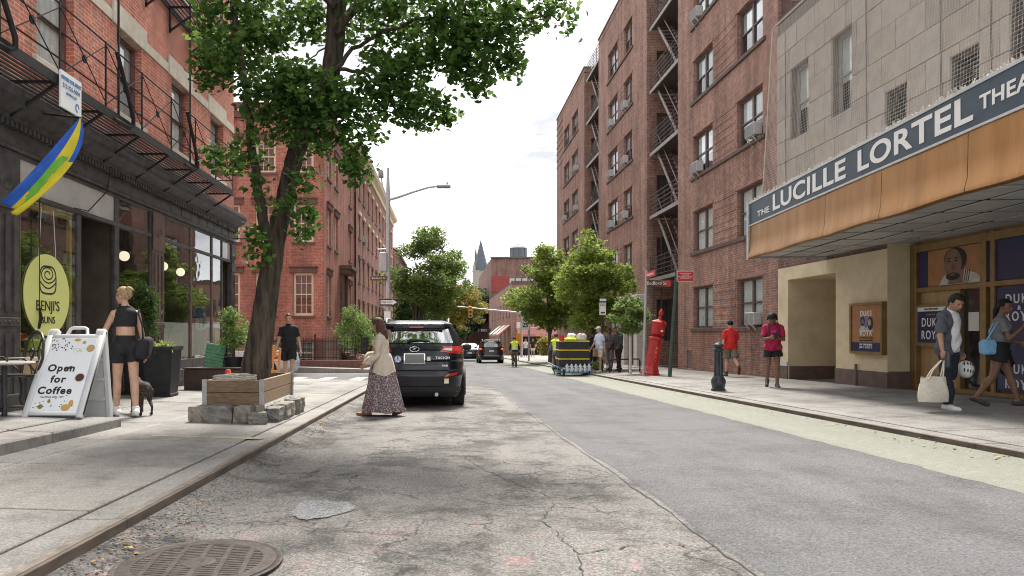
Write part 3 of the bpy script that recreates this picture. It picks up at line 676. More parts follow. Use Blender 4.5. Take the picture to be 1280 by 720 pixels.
# oval shop sign hung in the first window
OY = mat('sign yellow', (.72, .74, .26), (.68, .70, .24), 3, .5); INK = mat('ink black', (.02, .02, .02), rough=.6)
so = thing('oval_sign', 'pale yellow oval shop sign with a bun drawing hanging in the window', 'sign', (XL + .002, 10.26, CZ + .555))
b = MB(); b.lathe([(.001, -.006), (.5, -.006), (.5, .006), (.001, .006)], 56, axis=(1, 0, 0))
b.v = [(p[0], p[1] * 1.17, p[2] * 1.22) for p in b.v]; b.build('board', OY, so)
def ribbon(pts, wd, x=.0095, closed=False):
    b = MB(); n = len(pts); vs = []
    for i, (u, v) in enumerate(pts):
        a = pts[(i + 1) % n] if closed or i < n - 1 else pts[i]; c = pts[i - 1] if closed or i > 0 else pts[i]
        t = Vector((a[0] - c[0], a[1] - c[1])).normalized(); nn = Vector((-t.y, t.x)) * wd / 2
        vs += [(x, u + nn.x, v + nn.y), (x, u - nn.x, v - nn.y)]
    fs = [(2 * i, 2 * i + 1, (2 * i + 3) % (2 * n), (2 * i + 2) % (2 * n)) for i in range(n if closed else n - 1)]
    return b.add(vs, fs)
sq = [(.21 * math.copysign(abs(math.cos(a)) ** .55, math.cos(a)), .24 + (.19 if math.sin(a) > 0 else .22) * math.copysign(abs(math.sin(a)) ** (.9 if math.sin(a) > 0 else .5), math.sin(a))) for a in [2 * math.pi * k / 48 for k in range(48)]]
ribbon(sq, .026, closed=True).build('logo', INK, so)
ribbon([((.045 + .0135 * t) * math.cos(t * 1.0) * .95, .31 + (.03 + .009 * t) * math.sin(t)) for t in [k * .3 for k in range(42)]], .02).build('logo', INK, so)
ribbon([(-.2 + .4 * k / 20, .19 - .09 * math.sin(math.pi * k / 20)) for k in range(21)], .022).build('logo', INK, so)
text("BENJI'S", .215, INK, so, (.0095, 0, -.17), '+X', sx=.955); text('BUNS', .15, INK, so, (.0095, 0, -.38), '+X', sx=1)
for s_ in (-.22, .22):
    b = MB(); b.tube([(0, s_, .56), (0, s_ * .7, 1.3)], .006, 5); b.build('cord', mat('pale cord', (.55, .55, .5)), so)
# wire hanging from the frieze with a black plug
b = MB(); b.tube([(XL + .1, 12.0, CZ + 2.9), (XL + .08, 11.9, CZ + 2.45), (XL + .07, 11.3, CZ + 2.0), (XL + .06, 10.9, CZ + 1.98)], .01, 6); tag(b.build('cable', BLK), 'loose black cable draped over the frosted transom', 'cable')
b = MB(); b.tube([(XL + .05, 9.98, CZ + 1.95), (XL + .05, 9.98, CZ + .35)], .006, 5); b.tube([(XL + .05, 9.98, CZ + .35), (XL + .06, 10.0, CZ + .2), (XL + .05, 9.96, CZ + .05)], [.016, .03, .02], 6); tag(b.build('cable', BLK), 'thin black cable with a plug hanging before the oval sign', 'cable')
# hi-vis cloth lying in the window
b = MB(); b.ell((0, 0, .12), (.14, .2, .13), 14, 9)
b.v = [(p[0], p[1], max(0, p[2] + .03 * math.sin(p[1] * 40))) for p in b.v]; o = b.build('vest', mat('neon yellow', (.66, .82, .04), (.5, .66, .03), 12, .7), None, (XL - .22, 10.35, CZ - .30)); tag(o, 'crumpled neon yellow vest on the window ledge under the oval sign', 'vest')
b = MB(); b.box(-6.9, XL - .12, 9.7, 11.0, CZ - .9, CZ - .30); tag(b.build('window_ledge', WOODS, lb))
# cafe tables inside, dimly seen
for k, (x, y) in enumerate(((-7.3, 15.2), (-7.4, 16.9))):
    t = thing('cafe_table', ['small dark cafe table behind the half curtain by the brown pilaster', 'small dark cafe table behind the middle half curtain'][k], 'table', (x, y, -.36)); b = MB(); b.lathe([(.001, .72), (.38, .72), (.38, .75), (.001, .75)], 24); b.build('table_top', ROOMF, t); b = MB(); b.tube([(0, 0, 0), (0, 0, .72)], .03); b.build('leg', BLK, t)
# raised slab before the shop
dk = tag(thing('shop_deck', None, None), kind='structure')
STONE_D = mat('old stone step', (.17, .155, .145), (.26, .24, .225), 7, .85, .35, detail=8)
for k, (y0, y1) in enumerate(((1.2, 3.1), (3.1, 5.0), (5.0, 6.7), (6.7, 8.12))):
    b = MB(); b.bbox(-4.28, -3.86, y0 + .01, y1 - .01, -.2, .0, .014); b.bbox(-5.98, -4.30, y0 + .006, y1 - .006, -.2, .012, .01)
    for i, v in enumerate(b.v): b.v[i] = (v[0], v[1], v[2] + walk(v[0], v[1]) + .11 + (.01 * math.sin(v[1] * 9) if v[0] > -4 and v[2] > -.05 else 0))
    b.build('stone_slab', (STONE_D, CONC2)[k % 2], dk)
# ------------------------------------------------------------------ fire escapes
def escape(y0, y1, za, label):
    t = thing('fire_escape', label, 'fire escape', (XL, y0, CZ + za), 0, 'black iron fire escapes on the salmon brick wall'); Ln = y1 - y0; D = .76
    sm = None
    for k in range(9):
        b = MB(); x = .03 + k * (D - .06) / 8; b.box(x - .012, x + .012, 0, Ln, -.012, .012); b.build('slat', BLK, t)
    for x in (.015, D):
        b = MB(); b.box(x - .012, x + .012, -.01, Ln + .01, -.09, .05); b.build('stringer', BLK, t)
    n = max(2, int(Ln / 1.15))
    for k in range(n + 1):
        y = Ln * k / n
        b = MB(); b.bar((0, y, -.03), (D, y, -.03), .05, .03); b.bar((0, y, -.55), (D - .04, y, -.05), .035); b.bar((.02, y, -.03), (.02, y, -.58), .035); b.build('bracket', BLK, t)
        b = MB(); b.bar((D, y, 0), (D, y, 1.05), .022); b.build('post', BLK, t)
        if k < n:
            b = MB(); y2 = Ln * (k + 1) / n; b.bar((D, y, .08), (D, y2, .98), .012); b.build('brace', BLK, t); b = MB(); b.bar((D + .015, y, .98), (D + .015, y2, .08), .012); b.build('brace', BLK, t)
            b = MB(); b.lathe([(.001, -.008), (.06, -.008), (.06, .008), (.001, .008)], 14, (D + .005, (y + y2) / 2, .53), axis=(1, 0, 0)); b.build('medallion', BLK, t)
    for z in (.3, .68, 1.05):
        b = MB(); b.bar((D - .022, -.01, z), (D - .022, Ln + .01, z), .024, .012); b.build('rail', BLK, t)
    for y in (0, Ln):
        for z in (.3, .68, 1.05):
            b = MB(); b.bar((0, y + .02, z), (D - .03, y + .02, z), .02); b.build('rail', BLK, t)
    # curved gooseneck handrails by the drop ladder
    for yy in ([Ln * .24, Ln * .515, Ln * .775] if Ln > 6 else []):
        b = MB(); b.tube([(D + .05, yy - .55, 1.0), (D + .06, yy - .2, .45), (D + .06, yy, .12), (D + .05, yy + .02, .0), (D + .03, yy - .08, -.06), (D, yy - .55, -.06)], .035, 8); b.build('gooseneck', BLK, t)
    return t
escape(5.5, 16.75, 3.42, 'long black fire escape balcony directly above the dark shop cornice')
escape(13.6, 18.3, 7.06, 'upper black fire escape balcony half hidden by the leaning tree')
for y in (11.45, 14.65):
    b = MB(); b.bar((XL + .5, y, CZ + 3.45), (XL + .5, y, CZ + 11), .03); tag(b.build('ladder_pole', BLK), 'thin vertical iron rod rising from the long balcony, %s' % ('above the hanging white notice' if y < 12 else 'beside the third brick window'), 'rod')
# notice hanging from the balcony
NOT = mat('notice white', (.78, .80, .82), rough=.5); NBL = mat('notice blue', (.10, .20, .42), rough=.5)
nb = thing('notice_board', 'white notice with blue lettering hanging under the long fire escape', 'sign', (XL + .80, 9.44, CZ + 3.29))
b = MB(); b.box(-.012, .012, -.26, .26, -.25, .25); b.build('board', NOT, nb)
text('STORE FOR RENT', .062, NBL, nb, (.014, 0, .16), '+X', bold=.003); text('212-226-5004', .082, NBL, nb, (.014, 0, .06), '+X', sx=.95); text('SINVIN.COM', .045, NBL, nb, (.014, 0, -.03), '+X')
b = ribbon([(.15 + .04 * math.cos(a), -.15 + .05 * math.sin(a)) for a in [k * .45 for k in range(12)]], .03, .014); b.build('logo', NBL, nb)
# flag on a short staff
fl = thing('flag', 'blue and yellow flag hanging limp from a staff under the balcony', 'flag', (XL, 0, 0))
P0 = Vector((XL + .35, 9.75, CZ + 2.62)); TIP = Vector((px(100, 8.6), 8.6, hz(147, 8.6)))
b = MB(); top = TIP; base = Vector((XL + .3, 9.7, CZ + 3.1)); b.tube([base - fl.location, top - fl.location], .014, 8); b.build('staff', BLK, fl)
FB = mat('flag blue', (.01, .07, .36), (.015, .10, .44), 6, .75); FY = mat('flag yellow', (.62, .50, .02), (.52, .44, .02), 6, .75); FG = mat('flag green', (.10, .34, .03), (.16, .42, .04), 6, .75)
TL = TIP; BLp = Vector((px(2, 7.9), 7.9, hz(250, 7.9))); BR_ = Vector((px(22, 8.1), 8.1, hz(270, 8.1))); TR = Vector((px(60, 8.55), 8.55, hz(215, 8.55)))
b = MB(); nu, nv = 30, 44; grid = {}
for i in range(nu + 1):
    for j in range(nv + 1):
        u, v = i / nu, j / nv
        lft = TL.lerp(BLp, v); rgt = TL.lerp(BR_, v) + Vector((.24 * math.sin(math.pi * v) ** .8, .12 * math.sin(math.pi * v), 0.06 * math.sin(math.pi * v)))
        p = lft.lerp(rgt, u); p.y += .05 * math.sin(u * 9 + v * 3) * v; p.x += .02 * math.sin(u * 11 + v * 2) * v
        grid[i, j] = len(b.v); b.v.append(tuple(p - fl.location))
for i in range(nu):
    for j in range(nv):
        u = (i + .5) / nu; v = (j + .5) / nv
        m_ = 0 if u < .42 else (2 if .5 + .12 * math.sin(v * 7) < u < .68 + .1 * math.sin(v * 7) and v > .45 else 1)
        if u > .72 and v < .5: m_ = 0
        b.f.append((grid[i, j], grid[i + 1, j], grid[i + 1, j + 1], grid[i, j + 1])); b.m.append(m_); b.sm.append(True)
o = b.build('cloth', [FB, FY, FG], fl); o.modifiers.new('thick', 'SOLIDIFY').thickness = .004
# ------------------------------------------------------------------ the brick apartment building on the right
BR_R = brick('red brown brick', (.35, .18, .132), (.26, .126, .094), (.34, .285, .255), .22, .076, .010, .22)
SILLB = mat('dark brick sill', (.085, .055, .048), (.14, .09, .075), 8, .8, .3)
WINBR = mat('brown window frame', (.085, .06, .052), (.13, .095, .085), 8, .5)
COPING = mat('coping', (.10, .08, .075), (.16, .13, .12), 6, .8)
XR = 9.5
ab = thing('apartment_building', 'six storey red brown brick apartment building with recessed fire escapes', 'building')
BT = CZ + 18.2
rows = [1.70, 4.60, 7.48, 10.38, 13.28, 16.18]
c1 = [(20.5, 22.3), (24.35, 26.25)]; c2 = [(34.9, 36.6), (37.9, 40.1)]; c3 = [(49.3, 51.7), (52.7, 55.2)]
holes = [(a, c, CZ + r_ - 1.55, CZ + r_) for col in c1 + c2 + c3 for r_ in rows for a, c in [col]]
vents = [(23.0, 23.55, CZ - 1.42, CZ - .72), (26.4, 26.95, CZ - 1.42, CZ - .72), (20.3, 20.85, CZ - 1.3, CZ - .62)]
wall('wall', '-X', XR, 19.55, 28.0, -1.2, BT, holes + vents[:2], BR_R, ab)
wall('wall', '-X', XR, 32.4, 42.6, -2, BT, holes, BR_R, ab); wall('wall', '-X', XR, 47.0, 58.7, -2.2, BT, holes, BR_R, ab)
for y, f in ((28.0, '+Y'), (32.4, '-Y'), (42.6, '+Y'), (47.0, '-Y')):
    hs = [(9.98, 10.85, CZ + 2.5 + 2.95 * k - 2.93, CZ + 2.5 + 2.95 * k - .95) for k in range(0, 6)] if f == '-Y' else []
    wall('wall', f, y, XR, 12.0, -2, BT, hs, BR_R, ab)
    for h in hs: window('-Y', y, *h, ab, WINBR, G, mat('dark blind', (.06, .06, .06), (.1, .1, .1), 4, .8), 'double', .1, .06, seed=1)
wall('wall', '-X', 12.0, 28.0, 32.4, -2, BT, [], BR_R, ab); wall('wall', '-X', 12.0, 42.6, 47, -2, BT, [], BR_R, ab)
wall('wall', '+Y', 58.7, XR, 30, -3, BT, [], BR_R, ab); wall('wall', '-Y', 19.55, XR, 30, CZ + 8.5, BT, [], BR_R, ab)
b = MB(); b.prism([(XR - .0, 19.55), (30, 19.55), (30, 58.7), (XR, 58.7), (XR, 47), (12, 47), (12, 42.6), (XR, 42.6), (XR, 32.4), (12, 32.4), (12, 28), (XR, 28)], 'z', BT - .35, BT - .3); b.build('roof', COPING, ab)
for y0, y1 in ((19.5, 28.05), (32.35, 42.65), (46.95, 58.75)):
    b = MB(); b.box(XR - .05, XR + .35, y0, y1, BT, BT + .08); b.build('coping', COPING, ab)
for y in (28.0, 32.4, 42.6, 47.0):
    b = MB(); ya, yb = (y - .35, y + .05) if y in (28.0, 42.6) else (y - .05, y + .35); b.box(XR + .352, 12.3, ya, yb, BT, BT + .081); b.build('coping', COPING, ab)
for y0, y1 in ((28, 32.4), (42.6, 47)):
    b = MB(); b.box(11.95, 12.3, y0 + .055, y1 - .055, BT, BT + .079); b.build('coping', COPING, ab)
for i, h in enumerate(holes):
    near = h[0] < 30
    window('-X', XR, *h, ab, WINBR, G, (BLIND, BLIND2)[(i * 7 // 3) % 2], 'twin', .12, .07, muntin=0, seed=i % 6)
# string sills under each row of windows and grooved brick panels between them
def rbox(name, y0, y1, z0, z1, d, m, parent=None, x1=.05):
    b = MB(); b.bbox(XR - d, XR + x1, y0, y1, CZ + z0, CZ + z1, .008); return b.build(name, m, parent or ab)
for r_ in rows:
    for ya, yb in ((20.3, 26.45), (34.7, 40.3), (49.1, 55.4)): 
        rbox('sill', ya, yb, r_ - 1.68, r_ - 1.555, .07, SILLB)
    for k in range(6):
        rbox('brick_band', 22.42, 24.23, r_ - 1.40 + .27 * k, r_ - 1.30 + .27 * k, .015, BR_R)
        if r_ > 3: rbox('brick_band', 36.72, 37.78, r_ - 1.40 + .27 * k, r_ - 1.30 + .27 * k, .015, BR_R)
    for ya, yb in c1 + c2 + c3: rbox('soldier_course', ya - .1, yb + .1, r_ + .005, r_ + .11, .022, BR_R)
b = MB(); 
for k in range(7): rbox('brick_band', 55.6, 58.6, 14.0 + k * .55, 14.12 + k * .55, .05, BR_R)
VENT = mat('basement cover', (.15, .10, .085), (.2, .14, .12), 4, .8)
for v in vents[:2]:
    b = MB(); b.box(XR + .03, XR + .08, v[0], v[1], v[2], v[3]); b.build('basement_cover', VENT, ab)
# doorway surround of the second wing
CREAM = mat('cream stucco', (.52, .43, .28), (.64, .55, .38), 2.2, .9, .35, detail=8, lo=.3, hi=.6)
b = MB(); b.bbox(XR - .35, XR + .1, 31.6 + 1.2, 33.4, -2, CZ + 1.4, .02); b.bbox(XR - .35, XR + .1, 35.2, 35.7, -2, CZ + 1.4, .02); b.bbox(XR - .4, XR + .1, 32.7, 35.8, CZ + 1.402, CZ + 1.8, .02); b.build('door_surround', mat('pale stone', (.5, .48, .44), (.58, .56, .52), 5, .8), ab)
b = MB(); b.box(XR - .02, XR + .1, 33.4, 35.2, -2, CZ + 1.4); b.build('door', mat('dark door', (.03, .03, .035), rough=.4), ab)
# fire escapes in the recesses
FEP = mat('brown grey iron', (.075, .058, .052), (.12, .10, .095), 9, .6, .15); FEW = mat('pale worn iron', (.21, .195, .185), (.31, .29, .275), 9, .6)
def stair_escape(y0, y1, label, n0):
    t = thing('fire_escape', label, 'fire escape', (XR, y0, 0), 0, 'iron stair fire escapes in the brick recesses')
    Ln = y1 - y0
    for k in range(n0, 6):
        z = CZ + 2.45 + 2.95 * k
        b = MB(); b.box(.12, 1.5, .1, Ln - .1, z - .02, z + .02); b.build('platform', FEP, t)
        b = MB(); b.box(.09, .13, .08, Ln - .08, z - .1, z + .06); b.build('stringer', FEW, t)
        for q in range(5):
            b = MB(); b.bar((.11, .1, z + .2 + .2 * q), (.11, Ln - .1, z + .2 + .2 * q), .022); b.build('rail', FEP, t)
        for q in range(5):
            y = .1 + (Ln - .2) * q / 4; b = MB(); b.bar((.135, y, z), (.135, y, z + 1.02), .028); b.build('post', FEP, t)
        if k > n0:
            zb = z - 2.95; ya, yb = Ln - .5, .9
            for xx in (.35, .95):
                b = MB(); b.bar((xx, ya, z), (xx, yb, zb), .04, .14); b.build('stair_stringer', FEW, t); b = MB(); b.bar((xx, ya, z + .85), (xx, yb, zb + .85), .03); b.build('rail', FEW, t)
            for q in range(1, 12):
                f = q / 12; y = ya + (yb - ya) * f; zz = z + (zb - z) * f; b = MB(); b.box(.37, .93, y - .1, y + .1, zz - .015, zz + .015); b.build('tread', FEP, t)
    for xx in (.2, .6):
        b = MB(); b.bar((xx, Ln - .25, CZ - .3), (xx, Ln - .25, CZ + 5.4), .04); b.build('ladder_side', FEP, t)
    for q in range(18):
        z = CZ - .1 + q * .3; b = MB(); b.bar((.22, Ln - .25, z), (.58, Ln - .25, z), .022); b.build('rung', FEP, t)
    return t
stair_escape(28.05, 32.3, 'iron fire escape with zigzag stairs in the brick recess above the leaning red call box', 0)
stair_escape(42.7, 46.9, 'iron fire escape in the farther brick recess rising over the street trees', 1)
# air conditioners
ACW = mat('conditioner white', (.50, .495, .48), (.42, .415, .40), 5, .5); ACG = mat('conditioner grille', (.27, .28, .29), rough=.7)
def ac_mesh():
    b = MB(); b.bbox(-.22, .05, -.31, .31, 0, .38, .015); body = b.mesh('body', ACW)
    b = MB(); b.box(-.226, -.218, -.29, -.02, .03, .35)
    for k in range(9): b.box(-.231, -.225, -.29, -.02, .04 + k * .034, .055 + k * .034, 0)
    b.box(-.226, -.218, .02, .29, .03, .35, 0); 
    for k in range(9): b.box(-.231, -.225, .02, .29, .04 + k * .034, .055 + k * .034, 0)
    g = b.mesh('grille', ACG)
    b = MB(); b.bar((-.22, -.2, -.005), (.03, -.2, -.3), .03); b.bar((-.22, .2, -.005), (.03, .2, -.3), .03); b.bar((.028, -.2, -.29), (.028, .2, -.29), .03); k = b.mesh('bracket', ACW)
    return body, g, k
ACM = ac_mesh()
ORD = ['ground floor', 'second floor', 'third floor', 'fourth floor', 'fifth floor', 'top floor']
ACN = 0
def ac(y, row, where, grp='window air conditioners on the red brown brick building', x=None, s=1):
    global ACN
    ws = ['white air conditioner, %s window, %s', 'boxy white air conditioner, %s window, %s'][ACN % 2]; ACN += 1
    t = thing('air_conditioner', ws % (ORD[row], where), 'air conditioner', (XR + .02 if x is None else x, y, CZ + rows[row] - 1.55 + .075), 0, grp)
    for n_, m_ in zip(('body', 'grille', 'bracket'), ACM): obj(n_, m_, t)
    return t
n1 = 'column beside the theatre'; n1b = 'column beside the iron stairs'
ac(21.0, 0, 'above the red shirted man'); ac(21.0, 1, n1 + ', near the marquee tip'); ac(20.98, 2, n1); ac(25.7, 2, n1b); ac(25.75, 4, n1b); ac(25.7, 3, n1b) if False else None
A_ = 'second wing, nearer column'; B_ = 'second wing, farther column'
for row in (1, 2, 3, 4): ac(36.15, row, A_)
for row in (2, 3, 4): ac(39.3, row, B_)
C_ = 'farthest wing, nearer column'; D_ = 'farthest wing, end column'
for row in (3, 4): ac(50.0, row, C_)
ac(54.5, 3, D_)
# ------------------------------------------------------------------ the theatre
th = thing('theatre_building', 'theatre with netted grey block wall above and cream stucco entrance below', 'building')
TY0, TY1 = 4.0, 19.5
BLKW = mat('painted block', (.37, .325, .28), (.46, .41, .36), 2.5, .9, .2, detail=8); BLKW2 = mat('painted block grey', (.32, .29, .262), (.42, .385, .35), 3, .9, .2, detail=8); BLKW3 = mat('painted block pale', (.40, .36, .32), (.47, .43, .39), 3.5, .9, .2, detail=8)
MORT = mat('block mortar', (.17, .155, .14), (.24, .22, .2), 8, .9)
XT = 9.46; ZT0, ZT1 = CZ + 2.9, CZ + 8.75
tw = [(17.8, 18.75, CZ + 5.25, CZ + 7.2), (15.9, 16.75, CZ + 5.25, CZ + 7.2), (14.0, 14.7, CZ + 4.4, CZ + 5.15), (12.1, 12.8, CZ + 4.35, CZ + 5.15), (9.6, 11.45, CZ + 4.5, CZ + 7.0)]
wall('wall', '-X', XT + .03, TY0, TY1, ZT0, ZT1, tw, MORT, th, reveal=.22)
wall('wall', '+Y', TY1, XT + .03, 11, CZ + 2.9, ZT1, [], MORT, th)
b = MB(); b.box(XT, 30, TY0, TY1 - .01, ZT1, ZT1 + .12); b.build('roof', COPING, th)
b = MB(); b.box(XR + .1, 30, 19.0, 19.54, ZT1 + .13, ZT1 + 1.4); b.build('parapet', brick('dark brick', (.13, .07, .06), (.1, .055, .05), (.2, .17, .15), .22, .075), th)
rr = random.Random(11); BM_ = {}
zc = [ZT0 + .003 + .61 * k for k in range(10)]
for j in range(len(zc) - 1):
    z0, z1 = zc[j], min(zc[j + 1] - .012, ZT1 - .002)
    y = TY0 + (.45 if j % 2 else 0)
    while y < TY1 - .1:
        y1 = min(y + .9, TY1 - .003); 
        segs = [(y + .006, y1 - .006, z0, z1)]
        for h in tw:
            new = []
            for a, c, d, e in segs:
                if h[1] <= a or h[0] >= c or h[3] <= d or h[2] >= e: new.append((a, c, d, e)); continue
                if a < h[0]: new.append((a, h[0], d, e))
                if c > h[1]: new.append((h[1], c, d, e))
                a2, c2_ = max(a, h[0]), min(c, h[1])
                if d < h[2]: new.append((a2, c2_, d, h[2]))
                if e > h[3]: new.append((a2, c2_, h[3], e))
            segs = new
        for a, c, d, e in segs:
            if c - a < .05 or e - d < .05: continue
            m_ = (BLKW, BLKW, BLKW2, BLKW3)[rr.randrange(4)]; key = (round(c - a, 3), round(e - d, 3), m_.name)
            if key not in BM_:
                b = MB(); b.bbox(-.02, .035, 0, c - a, 0, e - d, .008); BM_[key] = b.mesh('wall_block', m_)
            obj('wall_block', BM_[key], th, (XT + rr.uniform(-.006, .004), a, d))
        y = y1
GREYW = mat('grey sash', (.3, .29, .27), (.38, .37, .35), 5, .7); DARKG = mat('dark louvre', (.07, .07, .07), (.12, .115, .11), 6, .7)
for h in tw[:2]:
    o = window('-X', XT + .03, *h, th, GREYW, G, BLIND, 'double', .14, .07, seed=2)
for h in tw[2:]:
    o = window('-X', XT + .03, *h, th, GREYW, G, mat('dark blind', (.06, .06, .06)), 'single', .14, .05, seed=1)
    n = int((h[3] - h[2]) / .09)
    for k in range(n):
        b = MB(); b.bar((0, 0.04, 0), (0, h[1] - h[0] - .04, 0), .05, .02); q = b.build('louvre', DARKG, th, (XT + .1, h[0], h[2] + .06 + k * .09)); 
# electric conduits on the block wall
for y in (18.95, 15.3, 13.0, 11.8):
    b = MB(); b.tube([(XT - .03, y, ZT0 + .1), (XT - .03, y + .05, ZT1 - .2)], .012, 5); b.build('conduit', MORT, th)
# bird net in front of the wall
NETM = mat('tan netting', (.44, .40, .35), (.52, .47, .41), 6, .9)
nt_ = thing('bird_net', 'tan bird netting stretched over the grey block wall above the marquee', 'net', (9.0, 0, CZ + 3.3))
b = MB(); s_ = .075
NX = lambda z: .36 - 0 * z
yy = 5.0
while yy < 19.5:
    b.bar((0, yy, 0), (.32, yy, 5.35), .0038); yy += s_
z = 0
while z < 5.35: b.bar((.06 * z, 5.0, z), (.06 * z, 19.5, z), .0042); z += s_
tag(b.build('mesh_cords', NETM, nt_), kind='stuff')
b = MB(); b.tube([(.32, 5, 5.36), (.32, 19.5, 5.36)], .025, 6); b.tube([(0, 19.5, 0), (.32, 19.5, 5.36)], .02, 6); b.build('edge_rope', NETM, nt_)
# marquee: local x runs from its far corner towards the camera
MQ0 = Vector((7.68, 17.25, 0)); MQ1 = Vector((6.62, 5.2, 0)); dq = (MQ1 - MQ0); ML = dq.length; dq.normalize(); nq = Vector((dq.y, -dq.x, 0)) # outward (towards -X)
if nq.x > 0: nq = -nq
mq = thing('theatre_marquee', 'long theatre marquee with copper fascia and dark blue name band', 'marquee', (MQ0.x, MQ0.y, CZ))
mq.rotation_euler = (0, 0, math.atan2(dq.y, dq.x))
# in local space: +x towards the camera, outward is -y
COPPER = mat('copper sheet', (.31, .15, .045), (.42, .215, .072), 1.2, .38, .1, metal=.75, detail=9, stretch=(3, 3, .5), lo=.33, hi=.62)
NAVY = mat('sign navy', (.018, .042, .068), (.027, .058, .088), 3, .45); WHITE = mat('sign white', (.80, .80, .78), rough=.5); PALE = mat('pale metal', (.55, .57, .58), (.45, .47, .48), 5, .5)
cuts = [0, 2.05, 4.1, 6.1, 8.2, 10.2, ML]
for k in range(len(cuts) - 1):
    a, c = cuts[k] + .006, cuts[k + 1] - .006; b = MB()
    prof = [(-.012, 2.66), (-.02, 2.3), (-.03, 2.05), (-.06, 1.93), (-.065, 1.86), (-.03, 1.845), (.06, 1.85), (.06, 2.66)]
    n = 14; vs = []; fs = []
    for i in range(n + 1):
        x = a + (c - a) * i / n
        for (y, z) in prof: vs.append((x, y + (.004 * math.sin(x * 2.1 + z * 2) + .002 * math.sin(x * 5.1)) * (1 if y < 0 else 0), z + (.012 * math.sin(x * 2.6) * (1 if z < 1.95 else 0))))
    p_ = len(prof)
    for i in range(n):
        for j in range(p_ - 1): fs.append((i * p_ + j, (i + 1) * p_ + j, (i + 1) * p_ + j + 1, i * p_ + j + 1))
    b.add(vs, fs, 0, True); b.build('copper_panel', COPPER, mq)
sb = [0, 1.7, 5.5, 9.2, ML]
for k in range(len(sb) - 1):
    b = MB(); b.box(sb[k] + .004, sb[k + 1] - .004, -.02, .05, 2.70, 3.22); b.build('name_band', NAVY, mq)
b = MB(); b.box(0, ML, -.035, .05, 2.663, 2.698); b.box(0, ML, -.035, .05, 3.222, 3.27); b.build('trim', PALE, mq)
b = MB(); b.box(-.09, -.004, -.06, .10, 1.83, 3.28); b.build('end_cap', PALE, mq)
b = MB(); b.box(-.02, .02, .1, 1.9, 1.86, 3.2); b.build('end_panel', mat('grey panel', (.3, .3, .3), (.4, .4, .4), 3, .6), mq)
def mqx(u):   # distance along the marquee face seen at photo column u
    # X0 + s dx = k (Y0 + s dy)
    k = (u - 558) / F; return (MQ0.x - k * MQ0.y) / (k * dq.y - dq.x)
def mtext(s, u0, u1, size, z, bold):
    x0, x1 = mqx(u0), mqx(u1)
    t = text(s, size, WHITE, mq, ((x0 + x1) / 2, -.024, z), '-Y', bold=bold, space=1.06); t['w'] = x1 - x0
    FIT.append((t, x1 - x0)); return t
FIT = []
mtext('THE', 948, 963, .20, 2.87, .002); mtext('LUCILLE', 967, 1058, .50, 2.955, .012); mtext('LORTEL', 1073, 1217, .50, 2.955, .012); mtext('THEATRE', 1227, 1345, .27, 2.955, .006)
SC.view_layers[0].update()
for t, wd in FIT: t.scale.x = wd / max(.01, t.dimensions.x); del t['w']
# soffit of grey panels
SOF = mat('soffit panel', (.40, .40, .40), (.50, .50, .495), 3, .35); SOF2 = mat('soffit panel dull', (.33, .33, .33), (.42, .42, .42), 4, .5); SOFJ = mat('soffit joint', (.04, .035, .03), rough=.8)
b = MB(); b.box(0.005, ML, .07, 3.6, 1.93, 1.95); b.build('soffit_back', SOFJ, mq)
b = MB(); b.box(0.005, ML, .062, 3.6, 3.20, 3.26); b.build('roof', PALE, mq)
pw, pd = 1.05, .72; PS = {}
i = 0; x = .03; rr = random.Random(4)
while x < ML - .1:
    for j in range(5):
        m_ = (SOF, SOF, SOF2)[rr.randrange(3)]
        key = m_.name
        if key not in PS:
            b = MB(); b.bbox(0, pw - .10, 0, pd - .10, 0, .02, .004); PS[key] = b.mesh('soffit_panel', m_)
        obj('soffit_panel', PS[key], mq, (x, .08 + j * pd, 1.905 + rr.uniform(-.004, .004)))
    x += pw
# spikes along the top
b = MB(); x = 0; rr = random.Random(9)
while x < ML:
    h = rr.uniform(.03, .08); y = rr.uniform(-.02, .05); b.bar((x, y, 3.26), (x + rr.uniform(-.06, .06), y + rr.uniform(-.05, .08), 3.27 + h), .012); x += .035
tag(b.build('bird_spikes', NETM, mq), kind='stuff')
# entrance level
BROWNB = mat('brown base paint', (.115, .075, .065), (.16, .11, .095), 5, .8, .3)
def stucco(name, facing, plane, a0, a1, z0, z1, holes=[], reveal=.12): return wall(name, facing, plane, a0, a1, z0, z1, holes, CREAM, th, reveal)
GB = -1.6
AL0, AL1, AZ = 16.65, 18.98, CZ + 1.45      # alcove
stucco('entrance_wall', '-X', XR, 14.7, TY1 + .05, GB, CZ + 1.80, [(AL0, AL1, GB - 1, AZ)], 1.9)
b = MB(); b.box(11.3, 11.4, AL0, AL1, GB, AZ); b.build('alcove_door', mat('alcove paint', (.36, .29, .18), (.42, .34, .22), 3, .85), th)
b = MB(); b.box(XR + .02, 13, 14.72, TY1, CZ + 1.801, CZ + 2.9); b.build('upper_wall', brick('dull brown brick', (.2, .12, .1), (.16, .09, .08), (.22, .19, .17), .22, .075), th)  # duller brown brick above the stucco
stucco('return_wall', '-Y', 14.7, XR, 10.1, GB, CZ + 1.95)
for (x0, x1, y0, y1) in ((XR - .03, XR + .02, 14.67, AL0 - .002), (XR - .03, XR + .02, AL1 + .002, TY1 + .06), (XR + .025, 10.08, 14.672, 14.75), (XR + .03, 11.3, AL1 - .03, AL1 + .01)):
    zt = walk(XR, (y0 + y1) / 2) + .36; b = MB(); b.bbox(x0, x1, y0, y1, GB, zt, .006); b.build('base_band', BROWNB, th)
b = MB(); b.tube([(XR - .05, 15.75, GB), (XR - .05, 15.75, walk(XR, 15.7) + .5)], .03, 8); b.build('pipe', BROWNB, th)
